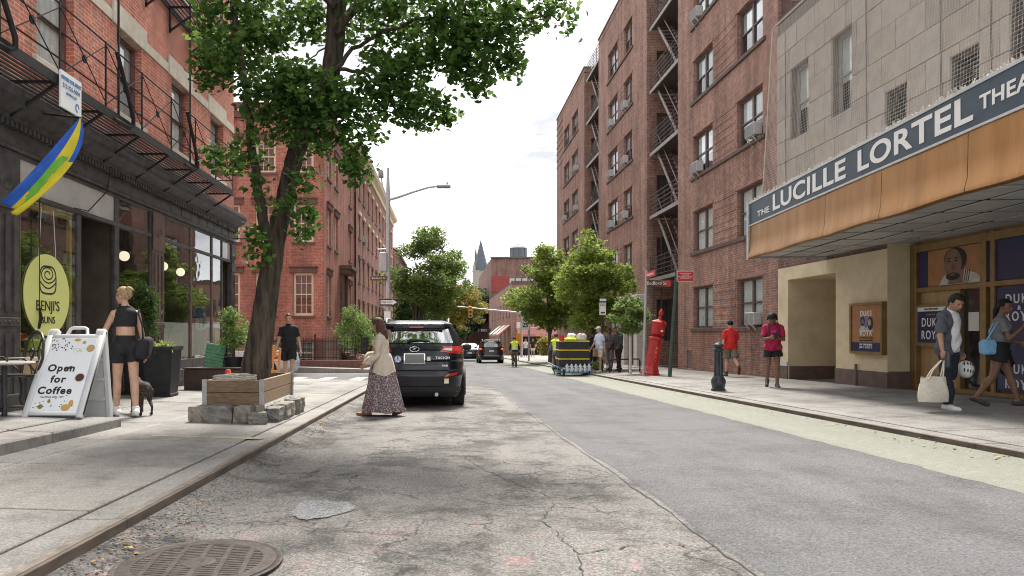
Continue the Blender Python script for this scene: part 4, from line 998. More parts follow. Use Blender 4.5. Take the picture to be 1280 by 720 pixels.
b = MB(); b.box(XR - .035, XR - .005, AL1 + .004, TY1 + .055, walk(XR, 19) + .36, walk(XR, 19) + .48); b.build('grey_band', PALE, th)
# doors wall, set back
XD = 10.03
BRONZE = mat('bronze frame', (.21, .135, .052), (.29, .195, .082), 5, .45, .1, metal=.35); TAN = mat('tan panel', (.33, .21, .095), (.42, .28, .135), 2, .55, .05, stretch=(4, 4, .4))
b = MB(); b.box(XD + .05, XD + .3, 3.5, 14.69, GB, CZ + 1.95); b.build('doors_wall', TAN, th)
def dbox(name, y0, y1, z0, z1, d0, d1, m, parent=th, bev=.006):
    b = MB(); b.bbox(XD - d1, XD - d0, y0, y1, CZ + z0, CZ + z1, bev); return b.build(name, m, parent)
BZ0 = -1.32
yd = lambda u: 853 * XD / (u - 558)
ym = yd(1232)
for y0, y1 in ((14.5, 14.68), (ym - .07, ym + .07), (yd(1240) - .12, yd(1240) - .03), (8.9, 9.05), (6.3, 6.45)): dbox('mullion', y0, y1, BZ0, 1.86, -.06, .06, BRONZE)
dbox('mullion', yd(1202) - .03, yd(1202) + .03, BZ0, .829, -.06, .06, BRONZE)
dbox('transom_rail', 3.6, 14.5, .83, .93, -.05, .052, BRONZE); dbox('head_rail', 3.6, 14.5, 1.68, 1.84, -.05, .054, BRONZE); dbox('threshold', 3.6, 14.5, BZ0 - .2, BZ0 + .22, -.05, .075, BRONZE)
# window strip beside the tan door panel
dbox('glazed_strip', yd(1226), yd(1204), BZ0 + .23, .82, -.045, -.03, mat('strip dark glass', (.02, .022, .025), rough=.05, spec=.8))
nz0 = (yd(1222) + yd(1210)) / 2
b = MB(); b.box(XD + .018, XD + .026, nz0 - .13, nz0 + .13, CZ + .02, CZ + .38); tag(b.build('paper_notice', mat('paper', (.6, .6, .58))), 'white paper notice taped inside the dark glass strip by the theatre doors', 'notice')
# printed panels
PBLUE = mat('poster navy', (.008, .014, .065), (.012, .022, .09), 3, .35, coat=.3); PORG = mat('poster orange brown', (.30, .135, .05), (.38, .18, .07), 5, .45); PSKIN = mat('printed skin', (.16, .085, .05), (.22, .12, .075), 8, .5); PSKIN2 = mat('printed light skin', (.40, .24, .16), (.45, .28, .2), 8, .5); PHAIR = mat('printed hair', (.02, .016, .014)); PCLOTH = mat('printed cloth', (.55, .50, .44), (.42, .38, .34), 14, .6); PWHT = mat('print white', (.72, .73, .76), rough=.5); PTEAL = mat('printed grey blue', (.1, .13, .26), (.16, .2, .34), 6, .5)
def flat(pts, x, m, name, parent, off=(0, 0)):
    # polygon in (u, z) with u running away from the far end (towards the camera), printed on a -X facing panel
    b = MB(); b.add([(x, -(u + off[0]), v + off[1]) for u, v in pts], [tuple(range(len(pts)))]); return b.build(name, m, parent)
def ellp(cx, cy, rx, ry, n=24, a0=0, a1=2 * math.pi): return [(cx + rx * math.cos(a0 + (a1 - a0) * k / n), cy + ry * math.sin(a0 + (a1 - a0) * k / n)) for k in range(n)]
def panel(label, y0, y1, z0, z1, m, name='poster', d=.0, cat='poster'):
    t = thing(name, label, cat, (XD - .02 - d, y1, CZ))
    b = MB(); b.box(0, .03, -(y1 - y0), 0, z0, z1); b.build('board', m, t); return t
# portrait transom
y1, y0 = 14.45, ym + .08
t = panel('wide poster of a young man in a varsity jacket over the tan theatre doors', y0, y1, .94, 1.67, PORG); W_ = y1 - y0
b = MB(); b.box(-.004, 0, -W_ * .16, 0, .94, 1.67); b.build('blue_strip', PBLUE, t)
cx = W_ * .60
flat([(cx - .42, .942), (cx - .30, 1.12), (cx - .05, 1.2), (cx + .25, 1.22), (cx + .55, 1.12), (W_ - .02, 1.05), (W_ - .02, .942)], -.003, PCLOTH, 'jacket', t)
flat([(cx - .16, .95), (cx + .22, .95), (cx + .26, 1.3), (cx - .14, 1.3)], -.005, PSKIN, 'neck', t)
flat(ellp(cx + .02, 1.42, .30, .248), -.0065, PHAIR, 'hair', t)
flat(ellp(cx - .035, 1.345, .235, .295), -.008, PSKIN, 'face', t)
flat(ellp(cx - .035, 1.10, .19, .075), -.0085, PHAIR, 'beard', t); flat(ellp(cx - .05, 1.135, .075, .022), -.009, mat('printed lip', (.2, .08, .06)), 'mouth', t)
for e in (-.14, .05): flat(ellp(cx + e, 1.40, .045, .016), -.009, PHAIR, 'eye', t); flat([(cx + e - .06, 1.445), (cx + e + .06, 1.45), (cx + e + .05, 1.47), (cx + e - .05, 1.465)], -.009, PHAIR, 'brow', t)
flat([(cx - .08, 1.25), (cx - .0, 1.25), (cx - .03, 1.38)], -.009, mat('printed shade skin', (.12, .06, .035)), 'nose', t)
for k in range(3): flat([(cx + .24 + k * .05, .95), (cx + .26 + k * .05, .95), (cx + .31 + k * .05, 1.2), (cx + .29 + k * .05, 1.2)], -.006, PHAIR, 'stripe', t)
# big transom board DUKE & ROYA
ya = yd(1236); W2 = ya - 9.1
t = panel('wide navy board with spaced white capitals above the glass theatre doors', 9.1, ya, .94, 1.67, PBLUE)
text('DUKE & ROYA', .27, PWHT, t, (-.003, -W2 * .56, 1.30), '-X', bold=.006, space=1.45, sx=.72)
# door poster right
ya = yd(1243); t = panel('tall navy poster with white capitals on the glass theatre door', 9.1, ya, BZ0 + .25, .81, PBLUE); W2 = ya - 9.1; xc = -(ya - yd(1272)) - .06
text('DUKE', .23, PWHT, t, (-.003, xc, .58), '-X', bold=.004, space=1.35, sx=.82); text('&', .11, PWHT, t, (-.003, xc, .425), '-X', bold=.002); text('ROYA', .23, PWHT, t, (-.003, xc, .27), '-X', bold=.004, space=1.35, sx=.82)
text('DUKE', .23, PWHT, t, (-.003, xc, -.66), '-X', bold=.004, space=1.35, sx=.82); text('ROYA', .23, PWHT, t, (-.003, xc, -.93), '-X', bold=.004, space=1.35, sx=.82)
# framed poster on the tan door
y1, y0 = yd(1150), yd(1190) ; t = panel('framed navy poster on the tan door behind the man with the tote bag', y0, y1, -.30, .56, BRONZE, d=.07); W_ = y1 - y0
b = MB(); b.box(-.004, 0, -W_ + .06, -.06, -.22, .42); b.build('print', PBLUE, t); b = MB(); b.box(-.004, 0, -W_ + .06, -.06, .43, .51); b.build('white_strip', PWHT, t)
text('LUCILLE LORTEL THEATRE', .045, INK, t, (-.006, -W_ / 2, .47), '-X', bold=.001, sx=.75); text('DUKE', .25, PWHT, t, (-.006, -W_ / 2, .19), '-X', bold=.003, space=1.2, sx=.75); text('ROYA', .25, PWHT, t, (-.006, -W_ / 2, -.07), '-X', bold=.003, space=1.2, sx=.75)
text('A NEW PLAY', .05, mat('gold print', (.4, .3, .12)), t, (-.006, -W_ / 2, .355), '-X')
# wall case poster
PX = XR - .03
y1, y0 = 853 * XR / (1068 - 558), 853 * XR / (1109 - 558); W_ = y1 - y0
t = thing('poster_case', 'bronze framed poster case with two portraits on the cream stucco wall', 'poster', (XR - .09, y1, CZ))
b = MB(); b.box(0, .09, -W_, 0, -.50, .66); b.build('case', BRONZE, t)
b = MB()
for a, c, d, e in ((0, .055, -.50, .66), (W_ - .055, W_, -.50, .66), (.055, W_ - .055, .60, .66), (.055, W_ - .055, -.50, -.44)): b.box(-.03, -.001, -c, -a, d, e)
b.build('frame', BRONZE, t)
b = MB(); b.box(-.004, -.001, -W_ + .06, -.06, -.435, .595); b.build('print', PORG, t); b = MB(); b.box(-.007, -.004, -W_ + .06, -.06, -.43, -.235); b.build('navy_strip', PBLUE, t)
m_ = W_ / 2
flat([(m_ - .24, .0), (m_ + .26, .0), (m_ + .26, .33), (m_ - .24, .33)], -.0065, PTEAL, 'backdrop', t)
for sx_, sk, top in ((-.12, PSKIN, .22), (.13, PSKIN2, .21)):
    flat([(m_ + sx_ - .13, .0), (m_ + sx_ + .12, .0), (m_ + sx_ + .10, .10), (m_ + sx_ + .04, .14), (m_ + sx_ - .05, .14), (m_ + sx_ - .11, .09)], -.0075, PCLOTH, 'clothes', t)
    flat(ellp(m_ + sx_ + (0 if sx_ < 0 else .03), top + .03 - (0 if sx_ < 0 else .05), .082 if sx_ < 0 else .10, .09 if sx_ < 0 else .15), -.008, PHAIR, 'hair', t); flat(ellp(m_ + sx_, top, .055, .075), -.009, sk, 'face', t)
    if sx_ < 0: flat(ellp(m_ + sx_, top - .055, .05, .03), -.0095, PHAIR, 'beard', t)
text('DUKE', .165, PWHT, t, (-.008, -m_, .41), '-X', bold=.004, space=1.25, sx=.86); text('ROYA', .165, PWHT, t, (-.011, -m_, -.03), '-X', bold=.004, space=1.25, sx=.86)
text('A NEW ROMANTIC COMEDY', .04, INK, t, (-.006, -m_, -.135), '-X'); text('WRITTEN BY CHARLES RANDOLPH-WRIGHT', .03, INK, t, (-.006, -m_, -.19), '-X', sx=.8)
text('NEW YORK PREMIERE\nJUNE 11 - AUGUST 23', .06, PWHT, t, (-.009, -m_, -.315), '-X', bold=.001, sx=.8)
# ------------------------------------------------------------------ the red corner house across the side street, and the row behind it
BR_B = brick('old red brick', (.42, .155, .11), (.33, .112, .08), (.36, .27, .23), .21, .072, .008, .2)
BR_C = brick('pink brick', (.38, .165, .125), (.30, .125, .095), (.38, .30, .26), .21, .072, .008, .2)
BROWNST = mat('brownstone', (.11, .058, .046), (.16, .09, .072), 5, .85, .3); CREAMW = mat('cream window paint', (.60, .52, .38), (.66, .58, .44), 5, .6); CREAMC = mat('cream cornice', (.62, .53, .36), (.70, .60, .43), 4, .7)
SMOKE = glass('dark window glass', (.35, .38, .42), .08)
rb = thing('brick_house', 'red brick corner house with cream windows and brown stone lintels', 'building'); Y0 = 33.4; TB = CZ + 10.9
rl = [2.9, 6.25, 9.4]; hh = [2.1, 1.85, 1.6]
hF = [(c - .5, c + .5, CZ + r_ - h_, CZ + r_) for c in (-7.0, -8.85, -10.6, -12.4) for r_, h_ in zip(rl, hh)]
hBm = [(c - .5, c + .5, CZ - 1.6, CZ - .45) for c in (-7.0, -8.85, -10.6)]
hS = [(a, c, CZ + r_ - h_, CZ + r_) for a, c in ((34.4, 35.5), (36.6, 37.7), (41.9, 43.0)) for r_, h_ in zip(rl, hh) if not (a == 36.6 and r_ < 3)]
wall('wall', '-Y', Y0, -17, -6, CZ - .35, TB, hF, BR_B, rb); wall('basement_wall', '-Y', Y0 - .06, -17, -5.94, -2, CZ - .352, hBm, BROWNST, rb)
wall('wall', '+X', -6, Y0, 44.5, CZ - .35, TB, hS, BR_B, rb); wall('basement_wall', '+X', -5.94, Y0 - .06, 44.5, -2.5, CZ - .352, [], BROWNST, rb)
for i, h in enumerate(hF): window('-Y', Y0, *h, rb, CREAMW, SMOKE, BLIND2, 'double', .1, .12, BROWNST, BROWNST, 3, seed=(2, 3, 4)[i % 3])
for i, h in enumerate(hS): window('+X', -6, *h, rb, CREAMW, SMOKE, BLIND2, 'double', .1, .1, BROWNST, BROWNST, 2, seed=(2, 3)[i % 2])
for h in hBm: window('-Y', Y0 - .06, *h, rb, CREAMW, SMOKE, BLIND, 'double', .1, .06, None, None, 3, seed=4)
b = MB(); b.box(-17.2, -5.72, Y0 - .3, 44.48, TB, TB + .25); b.box(-17.2, -5.86, Y0 - .14, 44.46, TB - .42, TB - .002); b.build('cornice', BROWNST, rb)
b = MB()
for k in range(40): b.box(-17 + k * .285, -16.88 + k * .285, Y0 - .22, Y0 - .12, TB - .14, TB - .003)
tag(b.build('dentil', CREAMC, rb), kind='stuff')
# door with hood on the street side
b = MB(); b.box(-5.99, -5.82, 38.5, 38.75, -1.6, CZ + 3.3); b.box(-5.99, -5.82, 40.25, 40.5, -1.6, CZ + 3.3); b.box(-6, -5.45, 38.35, 40.65, CZ + 3.302, CZ + 3.55); b.box(-6, -5.3, 38.25, 40.75, CZ + 3.552, CZ + 3.75); b.build('door_hood', BROWNST, rb)
b = MB(); b.box(-5.98, -5.93, 38.75, 40.25, -1.6, CZ + 3.3); b.build('door', mat('dark brown door', (.05, .03, .025), rough=.5), rb)
b = MB()
for k in range(5): b.box(-5.9, -5.93 + .3 * (5 - k), 38.5, 40.5, -2 + .0, -.75 + .17 * k - .0)
b.build('stoop', BROWNST, rb)
b = MB(); b.tube([(-5.9, 44.2, -1), (-5.9, 44.2, TB)], .05, 6); b.build('downspout', BLK, rb)
# row house behind
rc = thing('brick_row_house', 'pinkish brick row houses with cream cornice beyond the corner house', 'building'); TC = CZ + 12.3
hC = [(a, a + 1.05, CZ + r_ - 1.6, CZ + r_) for a in (46.2, 48.6, 51.6, 54.4, 57.4, 60.4, 63.6, 66.8, 70, 73) for r_ in (2.0, 5.0, 8.0, 10.7)]
wall('wall', '+X', -5.96, 44.5, 76, -3, TC, hC, BR_C, rc); wall('wall', '+Y', 76, -16, -5.96, -3, TC, [], BR_C, rc); wall('wall', '-Y', 44.52, -16, -5.96, CZ + 10, TC, [], BR_C, rc)
for i, h in enumerate(hC): window('+X', -5.96, *h, rc, CREAMW, SMOKE, BLIND, 'double', .1, .07, CREAMC if False else BROWNST, None, seed=(0, 2, 3)[i % 3])
for h in hC:
    b = MB(); b.box(-5.99, -5.86, h[0] - .12, h[1] + .12, h[3] + .001, h[3] + .2); b.build('lintel', CREAMC if h[3] > 8 else BROWNST, rc)
b = MB(); b.prism([(-6.2, TC - .6), (-5.85, TC - .6), (-5.85, TC - .25), (-5.55, TC - .1), (-5.45, TC + .12), (-6.2, TC + .12)], 'y', 44.55, 76.1); b.build('cornice', CREAMC, rc)
b = MB(); b.box(-16, -6.2, 44.6, 76, TC, TC + .1); b.build('roof', COPING, rc)
for y, z, lab in ((48.7, CZ + 6.45, 'pinkish row house, third floor'), (60.5, CZ + 9.15, 'pinkish row house, top floor')):
    t = thing('air_conditioner', 'small white air conditioner in a window of the ' + lab, 'air conditioner', (-5.98, y + .5, z), R(180), 'window air conditioners on the row houses')
    for n_, m_ in zip(('body', 'grille', 'bracket'), ACM): obj(n_, m_, t)
# areaway with stone kerb wall and iron fence
ar = thing('areaway_wall', 'low brown stone wall under the iron fence of the corner house', 'wall'); 
gy = -SL * 31.2 + .12
b = MB(); b.bbox(-12, -3.7, 31.0, 31.35, gy - .3, gy + .42, .02); b.build('front_run', BROWNST, ar); b = MB(); b.bbox(-4.05, -3.7, 31.36, 37.4, gy - .5, gy + .40, .02); b.build('side_run', BROWNST, ar)
fe = thing('iron_fence', 'black iron picket fence on the low wall of the corner house', 'fence', (0, 0, gy + .42))
x = -11.9; PK = MB(); PK.bar((0, 0, 0), (0, 0, .95), .02); PK.lathe([(.001, .95), (.022, .97), (.001, 1.05)], 6); pm = PK.mesh('picket', BLK)
while x < -3.75: obj('picket', pm, fe, (x, 31.18, 0)); x += .125
y = 31.3
while y < 37.3: obj('picket', pm, fe, (-3.88, y, -.02)); y += .125
for z in (.12, .5, .84):
    b = MB(); b.bar((-12, 31.18, z), (-3.86, 31.18, z), .03, .025); b.build('rail', BLK, fe); b = MB(); b.bar((-3.88, 31.2, z - .02), (-3.88, 37.4, z - .02), .03, .025); b.build('rail', BLK, fe)
pq = MB(); pq.bar((0, 0, 0), (0, 0, 1.1), .06); pq.ell((0, 0, 1.14), (.05, .05, .06), 8, 6); pqm = pq.mesh('post', BLK)
for x in (-3.88, -6, -8.2, -10.4): obj('post', pqm, fe, (x, 31.18, 0))
# ------------------------------------------------------------------ far end of the street
FARB = brick('far brown brick', (.26, .14, .115), (.21, .11, .09), (.3, .24, .21), .25, .09, .01, .25); FARP = brick('far pink brick', (.46, .27, .215), (.40, .23, .185), (.42, .34, .30), .25, .09, .01, .15); REDW = mat('red painted wall', (.28, .05, .045), (.32, .07, .06), 2, .8)
lo = thing('corner_restaurant', 'low pinkish brick corner building with red pizza awning at the street end', 'building'); TL_ = CZ + 5.7
hL = [(a, a + 1.2, CZ + 1.9, CZ + 3.7) for a in (83, 87, 91.5, 96, 101, 107, 113)]
wall('wall', '-X', 7.7, 80, 122, -4, TL_, hL, FARP, lo)
for i, h in enumerate(hL): window('-X', 7.7, *h, lo, WINBR, SMOKE, BLIND2, 'double', .12, .08, BROWNST, None, seed=i % 4)
hf2 = [(a, a + 1.2, CZ + 1.9, CZ + 3.7) for a in (9, 12, 15)]
wall('wall', '-Y', 80, 7.7, 22, -4, TL_, hf2 + [(8.4, 16, -2.2, CZ - .55)], FARP, lo, .3)
for h in hf2: window('-Y', 80, *h, lo, WINBR, SMOKE, BLIND2, 'double', .12, .08, BROWNST, None, seed=1)
b = MB(); b.box(7.7, 22, 80.4, 122, TL_, TL_ + .2); b.box(7.62, 22, 79.9, 80.39, TL_ - .1, TL_ + .3); b.build('roof', COPING, lo)
b = MB(); b.box(8.4, 16, 80.35, 80.5, -3, CZ - .5); b.build('shopfront', mat('dark shopfront', (.025, .028, .03), rough=.3), lo)
RED = mat('awning red', (.50, .07, .06), (.56, .1, .08), 4, .7); PINKA = mat('awning pink', (.52, .22, .19), (.58, .27, .24), 4, .7); AWB = mat('awning beige', (.42, .40, .36), (.5, .48, .44), 4, .8); WSIGN = mat('white sign', (.75, .74, .72), rough=.5)
b = MB(); b.box(8.2, 17, 79.75, 79.98, CZ + .42, CZ + 1.15); b.build('sign_band', WSIGN, lo); text('RED PIZZA', .62, RED, lo, (11.0, 79.74, CZ + .78), '-Y', bold=.02)
b = MB(); b.prism([(79.7, CZ + .4), (78.2, CZ - .25), (78.2, CZ - .5), (78.25, CZ - .5), (78.25, CZ - .27), (79.7, CZ + .3)], 'x', 8.2, 14.5); b.build('awning', PINKA, lo); text('PIZZA   RESTAURANT', .2, WSIGN, lo, (11.2, 78.19, CZ - .38), '-Y', bold=.005)
for k, y in enumerate((82, 88, 95)):
    b = MB(); b.prism([(7.68, CZ + .9), (6.2, CZ - .3), (6.2, CZ - .5), (6.26, CZ - .5), (7.68, CZ + .7)], 'y', y, y + 4.5); b.build('awning', (PINKA, AWB, AWB)[k], lo)
bb = thing('brick_block', 'tall brown brick block with red painted side at the street end', 'building'); ZB = hz(322, 130)
wall('wall', '-Y', 126, px(614, 126), 24, -5, hz(323, 126), [], FARB, bb); wall('wall', '-X', px(614, 126), 126, 175, -5, hz(323, 126), [], FARB, bb)
b = MB(); b.box(px(614, 126) + .05, px(636, 126), 125.8, 125.98, hz(365, 126), hz(345, 126)); b.build('painted_panel', REDW, bb)
for k in range(4):
    b = MB(); x = px(637 + 8 * k, 125.8); b.box(x, x + .9, 125.85, 125.98, hz(358, 126), hz(348, 126)); b.build('window', mat('far window', (.5, .5, .48), rough=.4), bb)
b = MB(); b.box(px(613, 126), 24, 125.7, 126.2, hz(323, 126), hz(321, 126)); b.build('coping', COPING, bb)
tk = thing('roof_tank', 'dark grey roof tank house with domed top on the brown brick block', 'water tank', (px(648, 135), 135, 0))
b = MB(); b.lathe([(1.6, hz(324, 135)), (1.6, hz(311, 135)), (1.75, hz(310.5, 135)), (1.2, hz(308, 135)), (.3, hz(306, 135)), (.1, hz(304.5, 135))], 10, sm=False); b.build('tank', mat('slate blue paint', (.10, .13, .14), (.15, .18, .19), 2, .7), tk)
for k in range(8): b = MB(); a = k * math.pi / 4; b.bar((1.62 * math.cos(a), 1.62 * math.sin(a), hz(324, 135)), (1.62 * math.cos(a), 1.62 * math.sin(a), hz(311, 135)), .1); b.build('rib', MATS['slate blue paint'], tk)
b = MB(); b.tube([(px(664, 128), 128, hz(323, 128)), (px(664, 128), 128, hz(279, 128))], [.07, .03], 5); tag(b.build('antenna_mast', PALE), 'tall thin antenna mast on the brown brick block', 'antenna')
ch = thing('church', 'church tower with dark slate spire beyond the far trees', 'church', (px(601, 210), 210, 0)); SLATE = mat('slate', (.085, .10, .125), (.12, .135, .16), 2, .7); CST = mat('church stone', (.3, .27, .24), (.38, .35, .31), 2, .9)
zb = hz(337, 210); b = MB(); b.box(-2.4, 2.4, -2.4, 2.4, -6, zb - .4); b.build('tower', CST, ch)
b = MB(); b.lathe([(2.7, zb - .6), (2.35, zb), (.14, hz(301, 210)), (.05, hz(294, 210))], 8, sm=False); b.build('spire', SLATE, ch); b = MB(); b.bar((-.35, 0, hz(296, 210)), (.35, 0, hz(296, 210)), .1); b.build('cross', SLATE, ch)
for sx_ in (-1, 1):
    b = MB(); b.lathe([(.55, zb - .8), (.5, zb), (.04, hz(326, 210))], 6, (sx_ * 2.1, -2.1, 0), sm=False); b.build('pinnacle', CST, ch)
b = MB(); b.lathe([(.3, hz(330, 210)), (.28, hz(316, 210)), (.03, hz(308, 210))], 6, (-1.5, 1, 0), sm=False); b.build('pinnacle', SLATE, ch)
# mid distance fronts along the left side past the row houses and behind the trees
for k, (y0, y1, h, m_, lab) in enumerate(((79, 100, 9.5, FARB, 'brown brick building behind the far left street trees'), (103, 135, 8, FARP, 'pinkish brick building farthest along the left side'))):
    t = thing('brick_building', lab, 'building'); hs = [(a, a + 1.2, CZ + r_ - 1.7, CZ + r_) for a in [y0 + 2 + 3.4 * q for q in range(int((y1 - y0 - 3) / 3.4))] for r_ in (1.5, 4.6, 7.4)]
    wall('wall', '+X', -6, y0, y1, -5, CZ + h, hs, m_, t); wall('wall', '-Y', y0, -16, -6, -5, CZ + h, [], m_, t)
    for i, hh_ in enumerate(hs): window('+X', -6, *hh_, t, CREAMW, SMOKE, BLIND2, 'double', .1, .08, BROWNST, None, seed=i % 4)
    b = MB(); b.box(-16, -5.7, y0, y1, CZ + h, CZ + h + .3); b.build('roof', COPING, t)
t = thing('shop_building', 'far shop front with dark blue awning sign at the left of the brown block', 'building'); x0, x1 = px(598, 120), px(614, 120)
wall('wall', '-Y', 140, -2, 9, -5, CZ + 9, [], FARB, t); b = MB(); b.box(x0, px(612, 120) + .6, 119, 120.5, hz(415, 120), hz(411, 120)); b.build('awning', NAVY, t); text('DELI', .5, WSIGN, t, (px(605, 118.9), 118.95, hz(413, 119)), '-Y', bold=.01)
# ------------------------------------------------------------------ trees and plants
def bark(name, c1, c2, scale=9, stretch=(1, 1, .22), bump=.9):
    m = mat(name, c1, c2, scale, .9, bump, detail=9, stretch=stretch)
    for n in m.node_tree.nodes:
        if n.type == 'BUMP': n.inputs['Distance'].default_value = .05
    return m
BARK = bark('furrowed bark', (.016, .012, .009), (.105, .078, .056), 16, (1, 1, .13), 1); BARK2 = bark('smooth bark', (.07, .06, .052), (.13, .115, .1), 12)
def add_leaf(vs, fs, p, nrm, s, rr, kind=0):
    n = nrm.normalized() if nrm.length > 1e-6 else Vector((0, 0, 1))
    t = n.orthogonal(); t.rotate(Matrix.Rotation(rr.uniform(0, 6.283), 3, n)); t.normalize(); q = n.cross(t); k = len(vs)
    if kind == 0:   # broad fan leaf, folded along its middle
        f = n * (s * rr.uniform(.05, .22))
        vs += [p - t * s * .55, p + q * s * .52 + f, p + t * s * .45 + q * s * .3 + f, p + t * s * .38, p + t * s * .45 - q * s * .3 + f, p - q * s * .52 + f]
        fs += [(k, k + 1, k + 2, k + 3), (k, k + 3, k + 4, k + 5)]
    else:
        f = n * (s * .12)
        vs += [p - t * s * .6, p + q * s * .26 + f, p + t * s * .6, p - q * s * .26 + f]; fs += [(k, k + 1, k + 2), (k, k + 2, k + 3)]
def leaves_mesh(name, vs, fs, m):
    me = bpy.data.meshes.new(name); me.from_pydata([tuple(v) for v in vs], [], fs); me.materials.append(m); me.update(); return me
def sag(p, q, k, n=6):
    pts = []
    for i in range(n + 1):
        t = i / n; v = p.lerp(q, t); v.z += k * math.sin(math.pi * t); pts.append(v)
    return pts
def blobs_to_leaves(blobs, per, size, rr, kind=0, droop=.3, clump=7, core=.15):
    """leaves gathered into small sprays scattered through each ellipsoid (centre, radii, weight)"""
    vs, fs = [], []
    for c, r, wgt in blobs:
        n = int(per * wgt)
        for k in range(max(1, n // clump)):
            while True:
                d = Vector((rr.uniform(-1, 1), rr.uniform(-1, 1), rr.uniform(-1, 1)))
                if core < d.length < 1: break
            o = Vector((d.x * r[0], d.y * r[1], d.z * r[2])) + c
            ax = Vector((rr.gauss(0, 1), rr.gauss(0, 1), -droop + rr.gauss(0, .5))); ax.normalize()
            L_ = size * rr.uniform(1.5, 4)
            for j in range(clump):
                p = o + ax * L_ * (j / clump - .4) + Vector((rr.gauss(0, 1), rr.gauss(0, 1), rr.gauss(0, .8))) * size * .65
                nr = Vector((rr.gauss(0, .7), rr.gauss(0, .7) - .3, 1)) if rr.random() < .7 else Vector((rr.gauss(0, 1), rr.gauss(0, 1), rr.gauss(0, 1)))
                add_leaf(vs, fs, p, nr, size * rr.uniform(.5, 1.4), rr, kind)
    return vs, fs
# --- the leaning street tree in its planter
rr = random.Random(21)
bt = thing('street_tree', 'large leaning street tree with furrowed bark growing from the wooden planter', 'tree')
D0 = 9.75
def P3(u, v, d=D0): return Vector((px(u, d), d, hz(v, d)))
trunk = [(316, 498, .25), (318, 478, .218), (323, 440, .185), (330, 395, .166), (338, 340, .150), (345, 295, .135), (353, 262, .122), (361, 225, .118), (370, 190, .118), (385, 155, .12), (402, 120, .125), (413, 94, .13), (419, 55, .138), (421, 0, .142), (420, -90, .15), (424, -200, .12), (430, -320, .06)]
b = MB(); pts = []; rs = []
for i in range(len(trunk) - 1):
    for k in range(5):
        t = k / 5; a, c = trunk[i], trunk[i + 1]; u, v, r_ = [a[q] + (c[q] - a[q]) * t for q in range(3)]
        pts.append(P3(u, v, D0 + (0.5 * max(0, (300 - v) / 400)))); rs.append(r_ * (1 + .035 * math.sin(v * .35) + .02 * math.sin(v * .9)))
b.tube(pts, rs, 44)
for i, v in enumerate(b.v):  # furrows: ridges that wander round the trunk
    ring = i // 44; k = i % 44; c = pts[min(ring, len(pts) - 1)]; d = Vector(v) - c
    f = 1 + .075 * (abs(math.sin(k * .93 + .9 * math.sin(ring * .5 + k * .4) + 1.3 * mnoise.noise(Vector((k * .3, ring * .35, 0))))) - .5) + .03 * mnoise.noise(Vector((k * .8, ring * .8, 3))); b.v[i] = tuple(c + d * f)
b.build('trunk', BARK, bt)
limbs = [[(343, 318, .0), (330, 280, -.15), (322, 235, -.3), (314, 185, -.4), (308, 115, -.5), (300, 60, -.55), (290, 10, -.6), (280, -80, -.6)],
         [(412, 100, .1), (440, 62, .0), (478, 40, -.2), (520, 25, -.4), (580, 20, -.6), (640, 25, -.8), (690, 20, -.9)],
         [(416, 85, .1), (450, 90, .0), (480, 110, -.2), (500, 150, -.3), (530, 165, -.4)],
         [(419, 40, .1), (480, -30, -.1), (560, -50, -.3), (640, -40, -.5), (700, 0, -.6)],
         [(420, 10, .1), (380, -30, 0), (330, -60, -.2), (270, -60, -.3)], [(400, 122, .1), (360, 95, -.3), (330, 110, -.7)], [(352, 262, 0), (372, 285, -.3), (385, 290, -.5)], [(340, 310, 0), (310, 300, -.3), (280, 295, -.4)],
         [(405, 60, .1), (385, 75, .1), (372, 84, .1)]]
LR = [.085, .034, .03, .07, .06, .05, .02, .018, .012]
for pl, r0 in zip(limbs, LR):
    b = MB(); P = [P3(u, v, D0 + d) for u, v, d in pl]; Q = []
    for a, c in zip(P, P[1:]):
        for k in range(4): Q.append(a.lerp(c, k / 4) + Vector((rr.gauss(0, .012), rr.gauss(0, .012), rr.gauss(0, .012))))
    Q.append(P[-1]); b.tube(Q, [r0 * (1 - .75 * i / (len(Q) - 1)) for i in range(len(Q))], 9); b.build('limb', BARK, bt)
S9 = D0 / F
def bl(u, v, ru, rv, w_=1, dd=0, rd=None): 
    d = D0 + dd; return (P3(u, v, d), (ru * S9, (rd if rd else max(ru, rv) * 1.1 * S9), rv * S9), w_)
